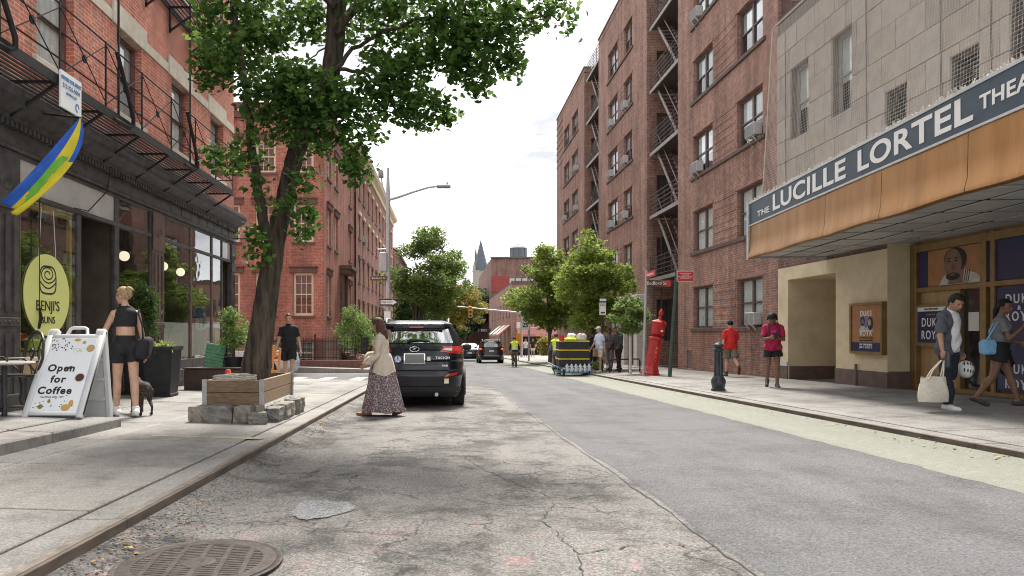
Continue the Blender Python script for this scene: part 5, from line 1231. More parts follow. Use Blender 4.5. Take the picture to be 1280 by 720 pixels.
FOL = [bl(285, 30, 42, 50, 1.5, -.4), bl(262, 85, 20, 26, .5, -.6), bl(300, 80, 24, 40, .7, -.5), bl(345, 20, 55, 32, 1.2), bl(330, 55, 35, 30, .8, .3), bl(270, 60, 24, 30, .5, .2), bl(393, 30, 26, 24, .5, .4),
       bl(352, 105, 34, 28, 1.2, -.9), bl(385, 118, 42, 30, 1.25, -.8), bl(335, 140, 28, 34, .6, -.6), bl(365, 155, 30, 22, .4, -.7), bl(410, 155, 28, 25, .7, -.6), bl(398, 180, 14, 16, .18, -.6), bl(313, 195, 15, 34, .26, -.5), bl(328, 245, 8, 16, .08, -.4), bl(425, 125, 22, 20, .4, -.5), bl(375, 140, 30, 20, .6, .6),
       bl(455, 150, 28, 40, .85, -.3), bl(448, 200, 24, 22, .4, -.3), bl(438, 215, 14, 18, .18, -.3), bl(470, 100, 26, 34, .6, -.2), bl(490, 120, 22, 30, .5, -.3), bl(460, 60, 26, 26, .35, 0),
       bl(510, 100, 32, 28, .75, -.3), bl(535, 135, 34, 22, .7, -.4), bl(560, 143, 18, 8, .16, -.4), bl(515, 145, 24, 16, .3, -.4), bl(500, 60, 30, 25, .5, 0),
       bl(540, 15, 60, 22, 1.3, -.4), bl(560, 50, 40, 34, 1.1, -.5), bl(592, 55, 34, 38, 1.0, -.5), bl(598, 105, 16, 18, .24, -.6), bl(580, 80, 26, 24, .5, -.5), bl(530, 70, 14, 28, .25, -.4), bl(625, 60, 26, 28, .6, -.6), bl(640, 82, 18, 12, .2, -.6), bl(650, 20, 40, 16, .55, -.7), bl(694, 12, 18, 15, .22, -.8), bl(708, 30, 8, 12, .08, -.8), bl(615, 20, 40, 24, .8, -.6), bl(480, 10, 40, 20, .7, -.2), bl(440, 20, 18, 24, .2, .3),
       bl(272, 190, 12, 8, .1, -.3), bl(270, 200, 14, 12, .13, -.4), bl(300, 195, 16, 18, .22, -.3), bl(375, 285, 14, 20, .22, -.4), bl(385, 262, 10, 14, .12, -.4), bl(325, 310, 18, 20, .2, -.4), bl(312, 290, 14, 10, .1, -.4), bl(360, 255, 12, 16, .14, -.5), bl(385, 225, 18, 22, .2, -.5),
       bl(350, -60, 110, 50, 1.7), bl(480, -70, 110, 60, 1.6), bl(600, -60, 90, 45, 1.3, -.5), bl(430, -190, 120, 80, 1.3), bl(290, -90, 60, 50, .8, -.3), bl(530, -180, 90, 70, .8, -.2), bl(330, -180, 80, 70, .7)]
# the crown also spreads towards and away from the camera, above the frame
FOL += [(P3(420, -120, 9.75) + Vector((0, dy, .2)), (1.6, .9, .8), 1.2) for dy in (-1.9, 1.9, 3.2)]
vs, fs = blobs_to_leaves(FOL, 560, .079, rr, 0, .6, 7)
GINK = leafmat('ginkgo leaf', (.028, .072, .016), (.10, .19, .04), .5, .6)
tag(obj('crown', leaves_mesh('crown', vs, fs, GINK), bt), kind='stuff')
# planter of old boards on rough stones
WOODP = mat('planter board', (.105, .066, .04), (.205, .135, .082), 5, .75, .3, detail=8, stretch=(2, 2, 14)); WOODP2 = mat('planter board pale', (.26, .18, .12), (.36, .26, .18), 5, .8, .3, detail=8, stretch=(2, 2, 14)); GALV = mat('galvanised', (.30, .31, .32), (.42, .43, .44), 12, .4, metal=.6)
gx = lambda y: walk(-2.8, y)
pl = thing('tree_planter', 'weathered wooden tree planter on rough stones at the kerb', 'planter', (0, 0, 0))
x0, x1, y0, y1 = -3.17, -2.42, 8.98, 10.7; z0 = gx(y0) + .21; z1 = hz(473, y0) - .02
for k, (a, c) in enumerate(((z0, (z0 + z1) / 2), ((z0 + z1) / 2, z1))):
    b = MB(); b.bbox(x0, x1, y0 - .04, y0, a + .003, c - .003, .005); b.build('plank', WOODP, pl); b = MB(); b.bbox(x1 - .04, x1, y0 + .003, y1, a + .003, c - .003, .005); b.build('plank', WOODP2, pl)
    b = MB(); b.bbox(x0, x0 + .04, y0 + .003, y1, a + .003, c - .003, .005); b.build('plank', WOODP, pl); b = MB(); b.bbox(x0, x1, y1 + .003, y1 + .04, a + .003, c - .003, .005); b.build('plank', WOODP, pl)
for x, y in ((x0, y0), (x1, y0), (x1, y1), (x0, y1)):
    b = MB(); b.box(x - .03, x + .03, y - .045, y - .042, z0 - .02, z1 + .01); sx_ = 1 if x == x1 else -1; xa, xb = sorted((x + sx_ * .001, x + sx_ * .004)); b.box(xa, xb, y - .045, y + .03, z0 - .02, z1 + .01); b.build('corner_plate', GALV, pl)
b = MB(); b.box(x0 + .04, x1 - .04, y0, y1, z0, z1 - .07); b.build('soil', mat('soil', (.03, .022, .016), (.06, .045, .033), 12, .95, .5), pl)
GRAN = [mat('rough granite %d' % k, c, c2, 7, .9, .6, detail=9) for k, (c, c2) in enumerate((((.12, .105, .09), (.27, .245, .21)), ((.16, .14, .115), (.30, .27, .23)), ((.10, .095, .09), (.22, .21, .19))))]
def rock(x, y, z, a, b_, c, parent, rz=0, seed=0):
    r2 = random.Random(seed); bm = bmesh.new(); bmesh.ops.create_cube(bm, size=2); bmesh.ops.subdivide_edges(bm, edges=bm.edges, cuts=5, use_grid_fill=True)
    for v in bm.verts:
        d = v.co.normalized() * 1.25; v.co = v.co.lerp(d, .25); nn = mnoise.noise(v.co * 1.7 + Vector((seed * 3.1, 0, 0))) * .16 + mnoise.noise(v.co * 4 + Vector((0, seed, 0))) * .09 + mnoise.noise(v.co * 10 + Vector((0, 0, seed))) * .04; v.co *= 1 + nn
        v.co = Vector((v.co.x * a, v.co.y * b_, v.co.z * c))
    me = bpy.data.meshes.new('stone'); bm.to_mesh(me); bm.free(); me.materials.append(GRAN[seed % 3]); return obj('stone', me, parent, (x, y, z), rz)
for k, (x, w_) in enumerate(((-3.22, .09), (-2.95, .20), (-2.62, .11))): rock(x, 8.86, gx(8.86) + .10, w_, .13, .115, pl, 0, k + 1)
rock(-2.45, 8.82, gx(8.8) + .06, .12, .12, .075, pl, .3, 5); rock(-2.47, 8.98, gx(9) + .14, .06, .08, .08, pl, .5, 9)
for k in range(5): rock(-2.33 + .02 * (k % 2), 9.18 + .36 * k, gx(9.2) + .07, .12, .18, .10 + .015 * (k % 2), pl, .05 * k, 11 + k)
for k in range(4): rock(-3.22, 9.2 + .38 * k, gx(9.2) + .08, .1, .18, .1, pl, 0, 20 + k)
# leftovers in the planter: coiled rope and a cone behind, an orange board
CONE = mat('cone red', (.62, .06, .03), (.7, .09, .04), 8, .5)
t = thing('traffic_cone', 'small red traffic cone standing behind the tree planter', 'cone', (px(285, 11.4), 11.4, hz(472, 11.4))); zb = walk(-3.6, 11.4)
t.location.z = zb; b = MB(); b.lathe([(.001, .04), (.11, .04), (.045, .56), (.03, .58), (.001, .58)], 18); b.build('body', CONE, t); b = MB(); b.bbox(-.15, .15, -.15, .15, 0, .04, .01); b.build('foot', CONE, t)
b = MB(); Q = []
for k in range(90): a = k * .35; Q.append((-2.85 + .26 * math.cos(a) + .04 * math.sin(a * 3), 9.2 + .1 * math.sin(a), z1 - .03 + .03 * math.sin(a * 1.7) + .0008 * k))
b.tube(Q, .012, 5); tag(b.build('rope', mat('dirty white rope', (.5, .46, .4), (.38, .35, .3), 30, .9)), 'coiled dirty white rope lying in the tree planter', 'rope')
ORG = mat('orange paint', (.62, .24, .04), (.7, .3, .07), 6, .6)
t = thing('orange_barrier', 'orange slatted barrier leaning behind the tree trunk', 'barrier', (px(341, 13), 13, walk(-3.2, 13)))
b = MB(); b.bar((-.06, 0, 0), (.02, 0, 1.0), .05); b.build('post', ORG, t); b = MB(); b.bar((.08, 0, 0), (.14, 0, .95), .04); b.build('post', ORG, t)
for k in range(5): b = MB(); b.bar((-.05 + .016 * k, 0, .15 + .18 * k), (.09 + .012 * k, 0, .15 + .18 * k), .03); b.build('slat', ORG, t)
# --- other street trees
def tree(name, label, x, y, h, r, crown0, lean, lm, seed, per, size, cat='tree', group=None, blobs=14, tr=.13, multi=5, zbase=None, kind=0, flat_=1.0, core=.15):
    rr = random.Random(seed); zb = zbase if zbase is not None else walk(x, y) - .05
    t = thing(name, label, cat, (x, y, zb), 0, group); hub = Vector((lean[0] * .35, 0, crown0)); b = MB()
    b.tube(sag(Vector((0, 0, 0)), hub, 0, 6), [tr * (1.25 if k == 0 else 1 - .04 * k) for k in range(7)], 10); 
    tips = []
    for k in range(multi):
        a = k * 2 * math.pi / multi + rr.uniform(-.3, .3); q = Vector((lean[0] + r * .62 * math.cos(a), lean[1] + r * .55 * math.sin(a), crown0 + (h - crown0) * rr.uniform(.45, .8))); tips.append(q)
        mid = hub.lerp(q, .5) + Vector((0, 0, .15 * (h - crown0))); b.tube([hub - Vector((0, 0, .1)), hub.lerp(mid, .6), mid, q], [tr * .6, tr * .45, tr * .32, tr * .1], 7)
        for j in range(3):
            e = q.lerp(mid, rr.uniform(0, .8)); f = e + Vector((rr.gauss(0, 1), rr.gauss(0, 1), rr.uniform(.1, 1))).normalized() * r * .45; b.tube([e, e.lerp(f, .5) + Vector((0, 0, .05)), f], [tr * .2, tr * .12, tr * .04], 5)
    b.build('trunk', BARK2, t)
    bs = []
    for k in range(blobs + 14):
        far_ = k >= blobs
        while True:
            d = Vector((rr.uniform(-1, 1), rr.uniform(-1, 1), rr.uniform(-1, 1)))
            if d.length < 1 and (not far_ or d.length > .8): break
        if far_: d = d.normalized() * rr.uniform(1.05, 1.28)
        zc = (crown0 + h) / 2; hh = (h - crown0) / 2
        wz = (1 - .5 * max(0, d.z) - .25 * max(0, -d.z)); c = Vector((lean[0] + d.x * r * .78 * wz, lean[1] + d.y * r * .78 * wz, zc + d.z * hh * .82)); q = r * rr.uniform(.10, .17) if far_ else r * rr.uniform(.17, .36); bs.append((c, (q * 1.25, q * 1.2, q * .72 * flat_), q * q / (r * r) * 9))
    vs, fs = blobs_to_leaves(bs, per * 1.25, size * .66, rr, kind, .1, 6, core)
    tag(obj('crown', leaves_mesh('crown', vs, fs, lm), t), kind='stuff'); return t
LG1 = leafmat('zelkova leaf', (.11, .175, .03), (.21, .275, .06), .5); LG2 = leafmat('dark green leaf', (.04, .09, .025), (.10, .16, .045), .38); LG3 = leafmat('yellowing leaf', (.17, .17, .03), (.27, .235, .05), .35); LG4 = leafmat('pale green leaf', (.10, .18, .04), (.2, .29, .09), .35); LG6 = leafmat('mid green leaf', (.085, .15, .04), (.18, .25, .07), .48); LG5 = leafmat('far leaf', (.07, .11, .06), (.12, .17, .09), .25)
GT = 'street trees'
tree('street_tree', 'young green street tree beside the man in the white cap and shorts', 6.55, 30, 6.0, 2.05, 1.55, (-.15, 0), LG1, 1, 900, .15, 'tree', GT, 30, .11, 6, core=.3)
tree('street_tree', 'green street tree beyond the delivery trailer at the right kerb', 6.85, 45, 7.6, 3.0, 1.85, (-.1, 0), LG1, 2, 900, .2, 'tree', GT, 26, .14, 6, core=.3)
tree('sapling', 'small staked sapling with drooping pale green leaves before the pale doorway', 6.75, 25.2, 3.0, .75, 1.5, (0, 0), LG4, 3, 330, .12, 'tree', None, 12, .03, 4)
tree('street_tree', 'large dark green street tree behind the lamp post', -2.5, 45, 9.3, 3.0, 2.3, (1.35, 0), LG6, 4, 900, .19, 'tree', GT, 28, .16, 7, core=.2)
tree('street_tree', 'yellowing street tree overhanging the far left of the street', -2.4, 78, 8.6, 3.6, 2.8, (3.6, 0), LG3, 5, 700, .26, 'tree', GT, 24, .18, 6)
tree('street_tree', 'dark green tree under the church spire', 4.0, 135, 15.5, 5.2, 3, (0, 0), LG5, 6, 700, .42, 'tree', GT, 26, .3, 6, zbase=-3.1)
tree('street_tree', 'shaded tree beside the yellowing tree at the street end', .6, 112, 10, 4.6, 2.5, (.5, 0), LG5, 8, 700, .38, 'tree', GT, 26, .25, 6, zbase=-2.6)
tree('street_tree', 'pale tree far down the middle of the street end', -3, 150, 13, 6, 2, (1, 0), LG5, 9, 600, .45, 'tree', GT, 24, .3, 6, zbase=-3.4)
tree('street_tree', 'bushy tree low on the left behind the second row of trees', -3.6, 62, 7.0, 2.4, 1.8, (.6, 0), LG2, 12, 700, .24, 'tree', GT, 22, .15, 6)
tree('street_tree', 'tall rounded tree closing the end of the street', 7, 165, 14, 7, 2, (0, 0), LG5, 10, 600, .5, 'tree', GT, 26, .3, 6, zbase=-3.7)
def shrub(label, x, y, z, rx, ry, rz_, lm, seed, n, size, name='shrub', kind=1, stem=True, cat='shrub', group=None):
    rr = random.Random(seed); t = thing(name, label, cat, (x, y, z), 0, group); bs = []
    for k in range(14):
        d = Vector((rr.uniform(-1, 1), rr.uniform(-1, 1), rr.uniform(-.9, 1)))
        if d.length > 1: d.normalize()
        w_ = 1 - .35 * max(0, d.z); bs.append((Vector((d.x * rx * .7 * w_, d.y * ry * .7 * w_, rz_ + d.z * rz_ * .75)), (rx * .42, ry * .42, rz_ * .34), 1))
    vs, fs = blobs_to_leaves(bs, n / 14, size, rr, kind, -.4, 6, 0)
    tag(obj('foliage', leaves_mesh('foliage', vs, fs, lm), t), kind='stuff')
    if stem:
        b = MB()
        for k in range(5): b.tube([(0, 0, -.05), (rr.gauss(0, .2) * rx, rr.gauss(0, .2) * ry, rz_ * 1.1)], [.02, .008], 5)
        b.build('stem', BARK2, t)
    return t
shrub('pale leafy bush behind the iron fence of the red corner house', -4.55, 34.0, hz(440, 34) - .2, 1.05, .8, 1.25, LG4, 31, 3800, .12)
shrub('dark clipped bush behind the iron fence at the row houses', -4.6, 40, hz(430, 40) - .8, 1.1, 1.0, 1.1, LG2, 32, 2200, .16)
shrub('low dark hedge bush beside the lamp post foot', -4.2, 44, hz(440, 44) - .5, 1.4, 1.2, 1.4, LG2, 33, 2400, .18)
shrub('tall conical shrub in a dark pot behind the green folding chair', -4.72, 15.1, hz(446, 15.1) - .06, .36, .36, .62, LG4, 34, 2600, .055)
shrub('round dark bush in a dark box beside the tree trunk', -4.25, 15.3, hz(449, 15.3) - .05, .30, .3, .31, LG2, 35, 1500, .055)
shrub('bushy thin leaved shrub behind the woman in black', -5.45, 13.0, hz(452, 13) - .05, .30, .28, .64, LG2, 36, 3200, .055)
shrub('yellow flowering shrub before the far pizza restaurant', px(683, 72), 72, hz(446, 72) - .2, 1.0, .9, 1.35, LG3, 37, 1200, .25)
shrub('green planting before the far pizza restaurant', px(697, 71), 71, hz(446, 71) - .2, 1.6, .9, .6, LG2, 38, 900, .25)
shrub('ground planting at the foot of the young street tree', 6.5, 29.2, walk(6.5, 29.2), .5, .6, .2, LG4, 39, 400, .1)
# spiky plant of the near pot
rr = random.Random(5)
def spiky(label, x, y, z, n, L_, seed, m, group=None):
    rr = random.Random(seed); t = thing('potted_plant', label, 'plant', (x, y, z), 0, group)
    for k in range(n):
        a = rr.uniform(0, 6.28); e = rr.uniform(.25, 1.25); l_ = L_ * rr.uniform(.6, 1.1); d = Vector((math.cos(a) * math.cos(e), math.sin(a) * math.cos(e), math.sin(e))); s_ = Vector((-math.sin(a), math.cos(a), 0)); b = MB(); o = Vector((rr.gauss(0, .07), rr.gauss(0, .07), -.04)); vs = []
        for j in range(5):
            q = j / 4; c = o + d * l_ * q - Vector((0, 0, .55 * l_ * q * q)); w_ = .022 * (1 - q) * (1 if j else .6) + .002; vs += [c + s_ * w_, c - s_ * w_]
        b.add(vs, [(2 * i, 2 * i + 1, 2 * i + 3, 2 * i + 2) for i in range(4)]); b.build('leaf', m, t)
    return t
SPK = leafmat('spider leaf', (.20, .30, .05), (.34, .42, .12), .3); SPK2 = leafmat('lime leaf', (.28, .36, .05), (.4, .42, .08), .3)
# black tapered planters
POT = mat('black planter', (.010, .011, .013), (.022, .023, .026), 8, .55, .15)
def pot(label, x, y, w0, w1, h, rz=0):
    t = thing('tall_planter', label, 'planter', (x, y, walk(x, y)), rz); b = MB()
    pr = [(w0, 0), (w0, .05), (w0 - .012, .055), (w1, h - .07), (w1 + .025, h - .065), (w1 + .025, h), (w1 - .02, h), (w1 - .03, h - .06)]
    vs = []
    for r_, z in pr: vs += [(-r_, -r_, z), (r_, -r_, z), (r_, r_, z), (-r_, r_, z)]
    fs = [(4 * i + k, 4 * i + (k + 1) % 4, 4 * i + 4 + (k + 1) % 4, 4 * i + 4 + k) for i in range(len(pr) - 1) for k in range(4)] + [(28, 29, 30, 31)]
    b.add(vs, fs); b.build('body', POT, t); b = MB(); b.box(-w1 + .03, w1 - .03, -w1 + .03, w1 - .03, h - .1, h - .05); b.build('soil', MATS['soil'], t); return h
h1 = pot('tapered black planter holding the spiky pale green plant', -5.25, 12.6, .225, .27, .92, R(4)); h2 = pot('tapered black planter behind the woman in black', -5.72, 12.78, .19, .235, .95)
spiky('spiky pale green plant in the front black planter', -5.25, 12.6, walk(-5.25, 12.6) + h1 - .02, 60, .42, 41, SPK); spiky('yellow green plant in the rear black planter', -5.66, 12.78, walk(-5.7, 12.8) + h2 - .02, 40, .40, 42, SPK2)
bpy.data.objects['shrub.005'].location = (-5.68, 12.8, walk(-5.68, 12.8) + h2 - .06)
# brown terrace boxes, folding chair
TER = mat('brown terrace box', (.045, .025, .02), (.07, .042, .034), 6, .6, .2)
t = thing('terrace_box', 'low brown terrace wall box beside the black planter', 'planter'); 
for (xa, xb, ya, yb, h) in ((-5.5, -4.05, 14.3, 14.55, .46), (-4.2, -3.95, 14.56, 15.4, .44)):
    b = MB(); b.bbox(xa, xb, ya, yb, -.3, h, .01)
    for i, v in enumerate(b.v): b.v[i] = (v[0], v[1], v[2] + walk(-4.6, v[1]))
    b.build('box_side', TER, t)
    b = MB(); b.bbox(xa - .02, xb + .02, ya - .02, yb + .02, h + .001, h + .03, .006)
    for i, v in enumerate(b.v): b.v[i] = (v[0], v[1], v[2] + walk(-4.6, v[1]))
    b.build('box_rim', TER, t)
for (x, y, lab) in ((-4.72, 15.1, 'dark round pot of the conical shrub on the terrace'), (-4.25, 15.3, 'dark box of the round bush on the terrace')):
    z = walk(x, y); zt = hz(446, 15.2); t = thing('plant_pot', lab, 'pot', (x, y, z)); b = MB(); b.lathe([(.14, 0), (.2, zt - z - .03), (.215, zt - z - .03), (.215, zt - z), (.18, zt - z), (.17, zt - z - .04)], 18); b.build('body', POT, t)
GCH = mat('green chair paint', (.06, .20, .10), (.085, .26, .13), 7, .6)
t = thing('folding_chair', 'green slatted folding chair leaning on the terrace', 'chair', (px(266, 14.8), 14.75, walk(-5, 14.8) + .42)); t.rotation_euler = (R(-14), R(12), R(28))
for k in range(7): b = MB(); b.bbox(-.2, .2, -.012, .012, .06 + .075 * k, .125 + .075 * k, .005); b.build('slat', GCH, t)
for x in (-.16, .16): b = MB(); b.box(x - .02, x + .02, .013, .04, -.1, .58); b.build('leg', GCH, t)
for x in (-.14, .14): b = MB(); b.bar((x, .03, .3), (x, .32, -.35), .03); b.build('leg', GCH, t)
# ------------------------------------------------------------------ street furniture
SIGNBR = mat('sign brown', (.10, .035, .025), (.13, .05, .035), 4, .5); SIGNRED = mat('sign red', (.50, .03, .04), (.56, .05, .05), 5, .45); STEELP = mat('grey steel pole', (.36, .37, .38), (.46, .47, .48), 8, .45, metal=.4); GREENP = mat('dark green pole', (.02, .05, .038), (.04, .08, .06), 8, .45); SW = mat('sign face white', (.74, .75, .75), rough=.5); SB = mat('sign black', (.02, .02, .022), rough=.5)
def sign_plate(parent, name, x, y, z, w_, h, m, ry=0): b = MB(); b.bbox(x - w_ / 2, x + w_ / 2, y - .008, y + .008, z - h / 2, z + h / 2, .004); return b.build(name, m, parent)
# A-board
AB = mat('board plastic', (.66, .67, .68), (.58, .59, .6), 4, .5); ABF = mat('board print', (.80, .82, .85), rough=.5); COF = mat('coffee brown', (.08, .03, .015)); BEAN = mat('bean', (.025, .015, .012)); TANP = mat('print tan', (.55, .33, .08)); OLV = mat('print olive', (.25, .2, .05))
ax0, ax1, yt, yb, yk = -4.84, -4.15, 8.32, 7.76, 8.47; zt = hz(413, yt); zg = walk(-4.5, 7.8) + .125; zk = walk(-4.5, 8.6) + .005
ab_ = thing('sandwich_board', 'white sandwich board reading Open for Coffee on the raised shop step', 'sandwich board', ((ax0 + ax1) / 2, yb, zg))
W2 = (ax1 - ax0) / 2; H = zt - zg; sl = math.atan2(yt - yb, H); LEN = math.hypot(H, yt - yb)
fr = bpy.data.objects.new('front_panel', None)
b = MB(); t0 = Matrix.Rotation(-sl, 4, 'X')
b.bbox(-W2, W2, .0, .045, .03, LEN - .06, .008)
for s_ in (-1, 1): b.bbox(s_ * W2 - (.07 if s_ > 0 else 0), s_ * W2 + (0 if s_ > 0 else .07), -.012, .05, 0, LEN, .008); b.bbox(s_ * (W2 - .06) - .055, s_ * (W2 - .06) + .055, -.013, .07, LEN - .08, LEN + .02, .01)
b.bbox(-W2 + .07, W2 - .07, -.010, .044, LEN - .11, LEN - .055, .006); b.bbox(-W2 + .07, W2 - .07, -.010, .044, .025, .075, .006)
b.tube([(-.13, .02, LEN - .07), (-.10, .02, LEN + .03), (-.07, .02, LEN + .045), (.07, .02, LEN + .045), (.10, .02, LEN + .03), (.13, .02, LEN - .07)], .02, 8)
b.xf(t0); fp = b.build('front_panel', AB, ab_)
b = MB(); b.box(-W2 + .075, W2 - .075, -.004, .0, .08, LEN - .115); b.xf(t0); b.build('print', ABF, fp)
RX = Matrix.Rotation(-sl, 4, 'X') @ Matrix.Rotation(R(90), 4, 'X')
def on(x, z, d=-.006): return t0 @ Vector((x, d, z))
for s_, x, z, sz in (('Open', -.03, .62, .125), ('for', -.03, .475, .125), ('Coffee', -.03, .33, .125)): text(s_, sz, SB, ab_, on(x - .02, z), rotm=RX, bold=.004, space=1.18, ext=.001)
text('Open Daily 8AM - 4PM', .028, SB, ab_, on(-.06, .25), rotm=RX, ext=.001)
def disc(cx, cz, r, m, name='print_mark', d=-.006, sx=1, n=20): 
    b = MB(); b.add([t0 @ Vector((cx + r * sx * math.cos(2 * math.pi * k / n), d, cz + r * math.sin(2 * math.pi * k / n))) for k in range(n)], [tuple(range(n))]); return b.build(name, m, fp)
rr = random.Random(2); b = MB()
for k in range(34):
    cx, cz = -.16 + rr.gauss(0, .065), LEN - .22 + rr.gauss(0, .05); a = rr.uniform(0, 3); 
    b.add([t0 @ Vector((cx + .011 * math.cos(q) * math.cos(a) - .007 * math.sin(q) * math.sin(a), -.006, cz + .011 * math.cos(q) * math.sin(a) + .007 * math.sin(q) * math.cos(a))) for q in [i * .785 for i in range(8)]], [tuple(range(8))])
for k in range(22):
    cx, cz = rr.uniform(-.25, .22), .12 + abs(rr.gauss(0, .07)); b.add([t0 @ Vector((cx + .009 * math.cos(q), -.006, cz + .006 * math.sin(q))) for q in [i * 1.05 for i in range(6)]], [tuple(range(6))])
tag(b.build('bean_print', BEAN, fp), kind='stuff')
disc(.195, .50, .062, mat('print cup', (.6, .62, .66)), d=-.0055); disc(.195, .50, .05, COF); disc(.225, LEN - .25, .05, mat('print grey', (.35, .33, .3)), d=-.0055); disc(.225, LEN - .25, .036, TANP)
disc(.18, .17, .045, TANP, sx=.6); disc(.13, .12, .04, TANP, sx=1.3, d=-.0062); disc(-.16, .13, .03, OLV); disc(-.08, .2, .025, OLV, sx=.7); disc(.055, .63, .02, COF, sx=1.2, d=-.0062); disc(.13, LEN - .17, .022, TANP); disc(.04, LEN - .135, .02, TANP, sx=2)
b = ribbon([(.02 + .16 * k / 12, LEN - .27 + .025 * abs(math.sin(k * .8))) for k in range(13)], .006, 0); b.v = [tuple(t0 @ Vector((v[1] - .02, -.006, v[2]))) for v in b.v]; b.build('logo', mat('print pale blue', (.4, .6, .7)), fp)
text('Cafe', .06, mat('print gold', (.75, .62, .2)), ab_, on(.08, LEN - .285), rotm=RX, ext=.001)
b = MB(); H2 = zt - zk; s2 = math.atan2(yk - yt, H2); L2 = math.hypot(H2, yk - yt)
for s_ in (-1, 1): b.bbox(s_ * W2 - (.06 if s_ > 0 else 0), s_ * W2 + (0 if s_ > 0 else .06), -.05, .012, -L2, 0, .008)
b.bbox(-W2 + .06, W2 - .06, -.03, .005, -L2 + .05, -.05, .006)
for z in (-.85, -.6, -.35): b.bbox(-W2 + .06, W2 - .06, -.05, -.031, z - .02, z + .02, .004)
b.xf(Matrix.Translation((0, yt - yb + .03, H)) @ Matrix.Rotation(s2, 4, 'X')); b.build('back_panel', AB, ab_)
# wrought iron chair and table at the frame's edge
IR = mat('wrought iron', (.02, .018, .017), (.045, .04, .038), 10, .5, .2)
cx_, cy_ = px(14, 8.0), 8.0; t = thing('iron_chair', 'black wrought iron chair by the shop window', 'chair', (cx_, cy_, walk(cx_, cy_) + .122)); t.rotation_euler = (0, 0, R(-35))
b = MB(); b.lathe([(.19, .44), (.21, .45), (.21, .46), (.19, .465), (.001, .46)], 20); b.build('seat', IR, t)
b = MB()
for k in range(10): b.bar((-.19, -.18 + .04 * k, .448), (.19, -.18 + .04 * k, .448), .014, .012)
b.build('seat_lattice', IR, t)
for sx_ in (-1, 1):
    for sy in (-1, 1): b = MB(); b.tube([(sx_ * .15, sy * .15, .45), (sx_ * .2, sy * .2, .3), (sx_ * .17, sy * .17, .14), (sx_ * .23, sy * .24, .0)], [.017, .016, .014, .018], 7); b.build('leg', IR, t)
b = MB(); b.tube([(-.19, .19, .44), (-.24, .24, .65), (-.2, .27, .85), (-.1, .29, .94), (0, .295, .97), (.1, .29, .94), (.2, .27, .85), (.24, .24, .65), (.19, .19, .44)], .016, 7)
for s_ in (-1, 1):
    b.tube([(s_ * .03, .24, .46), (s_ * .12, .26, .6), (s_ * .04, .28, .74), (s_ * .12, .285, .88)], .011, 6); b.tube([(s_ * (.1 + .05 * math.cos(a)), .27, .7 + .06 * math.sin(a)) for a in [k * .6 for k in range(11)]], .009, 5); b.tube([(s_ * .2, .2, .46), (s_ * .27, .02, .66), (s_ * .26, -.14, .66), (s_ * .2, -.18, .46)], .013, 6)
b.build('backrest', IR, t)
tx, ty = px(2, 7.7), 7.75; t = thing('bistro_table', 'round bistro table with weathered top in front of the iron chair', 'table', (tx, ty, walk(tx, ty) + .122)); ztb = hz(452, 7.75) - t.location.z
b = MB(); b.lathe([(.001, ztb - .03), (.30, ztb - .03), (.31, ztb - .015), (.30, ztb), (.001, ztb)], 28); b.build('table_top', mat('table grey wood', (.24, .22, .2), (.34, .31, .28), 6, .6), t); b = MB(); b.tube([(0, 0, 0), (0, 0, ztb - .03)], .03, 8)
for k in range(3): a = k * 2.094 + .4; b.tube([(0, 0, .12), (.18 * math.cos(a), .18 * math.sin(a), .1), (.26 * math.cos(a), .26 * math.sin(a), 0)], .018, 6)
b.build('leg', IR, t)
# lamp post with signs
lp = thing('street_lamp', 'tall grey street lamp with curved arm, signs and signal box', 'lamp post', (px(485, 30), 30, walk(-2.5, 30))); zb = lp.location.z
zz = lambda v, Y=30: hz(v, Y) - zb
b = MB(); b.lathe([(.19, 0), (.19, .3), (.13, .45), (.11, 2), (.085, zz(240)), (.05, zz(210))], 14); b.build('pole', STEELP, lp)
b = MB(); b.tube([(0, 0, zz(250)), (.5, 0, zz(246)), (1.1, 0, zz(240)), (1.8, 0, zz(234)), (2.3, 0, zz(232.5))], [.06, .055, .05, .045, .04], 8); b.tube([(0, 0, zz(252)), (-.25, 0, zz(232)), (-.3, 0, zz(222))], .035, 7); b.build('arm', STEELP, lp)
b = MB(); b.bbox(2.15, 2.75, -.14, .14, zz(232) - .1, zz(232) + .02, .03); b.build('lamp_head', mat('lamp grey', (.22, .23, .24), (.28, .29, .3), 5, .5), lp); b = MB(); b.bbox(-.42, -.2, -.14, .14, zz(222), zz(214), .03); b.tube([(2.6, 0, zz(231)), (2.6, 0, zz(228))], .03, 8); b.build('camera_box', MATS['lamp grey'], lp)
b = MB(); b.bbox(-.36, -.02, -.3, -.09, zz(340), zz(316), .03); b.build('control_box', STEELP, lp); b = MB(); b.tube([(0, 0, zz(311)), (-.45, -.05, zz(312)), (-.5, -.05, zz(309))], .025, 6); b.build('bracket', STEELP, lp)
sign_plate(lp, 'street_sign', px(473, 29.8) - lp.location.x, -.14, zz(348), .72, .21, SIGNBR); text('Bedford St', .14, SW, lp, (px(473, 29.8) - lp.location.x, -.152, zz(348)), '-Y')
def one_way(t, x, y, z, w_, h):
    sign_plate(t, 'one_way_sign', x, y, z, w_, h, SB); b = MB(); o = y - .012; q = w_ / 2
    b.add([(x - q * .92, o, z - h * .3), (x + q * .4, o, z - h * .3), (x + q * .4, o, z - h * .42), (x + q * .93, o, z), (x + q * .4, o, z + h * .42), (x + q * .4, o, z + h * .3), (x - q * .92, o, z + h * .3)], [tuple(range(7))]); b.build('arrow', SW, t); text('ONE WAY', h * .36, SB, t, (x - q * .22, o - .003, z), '-Y')
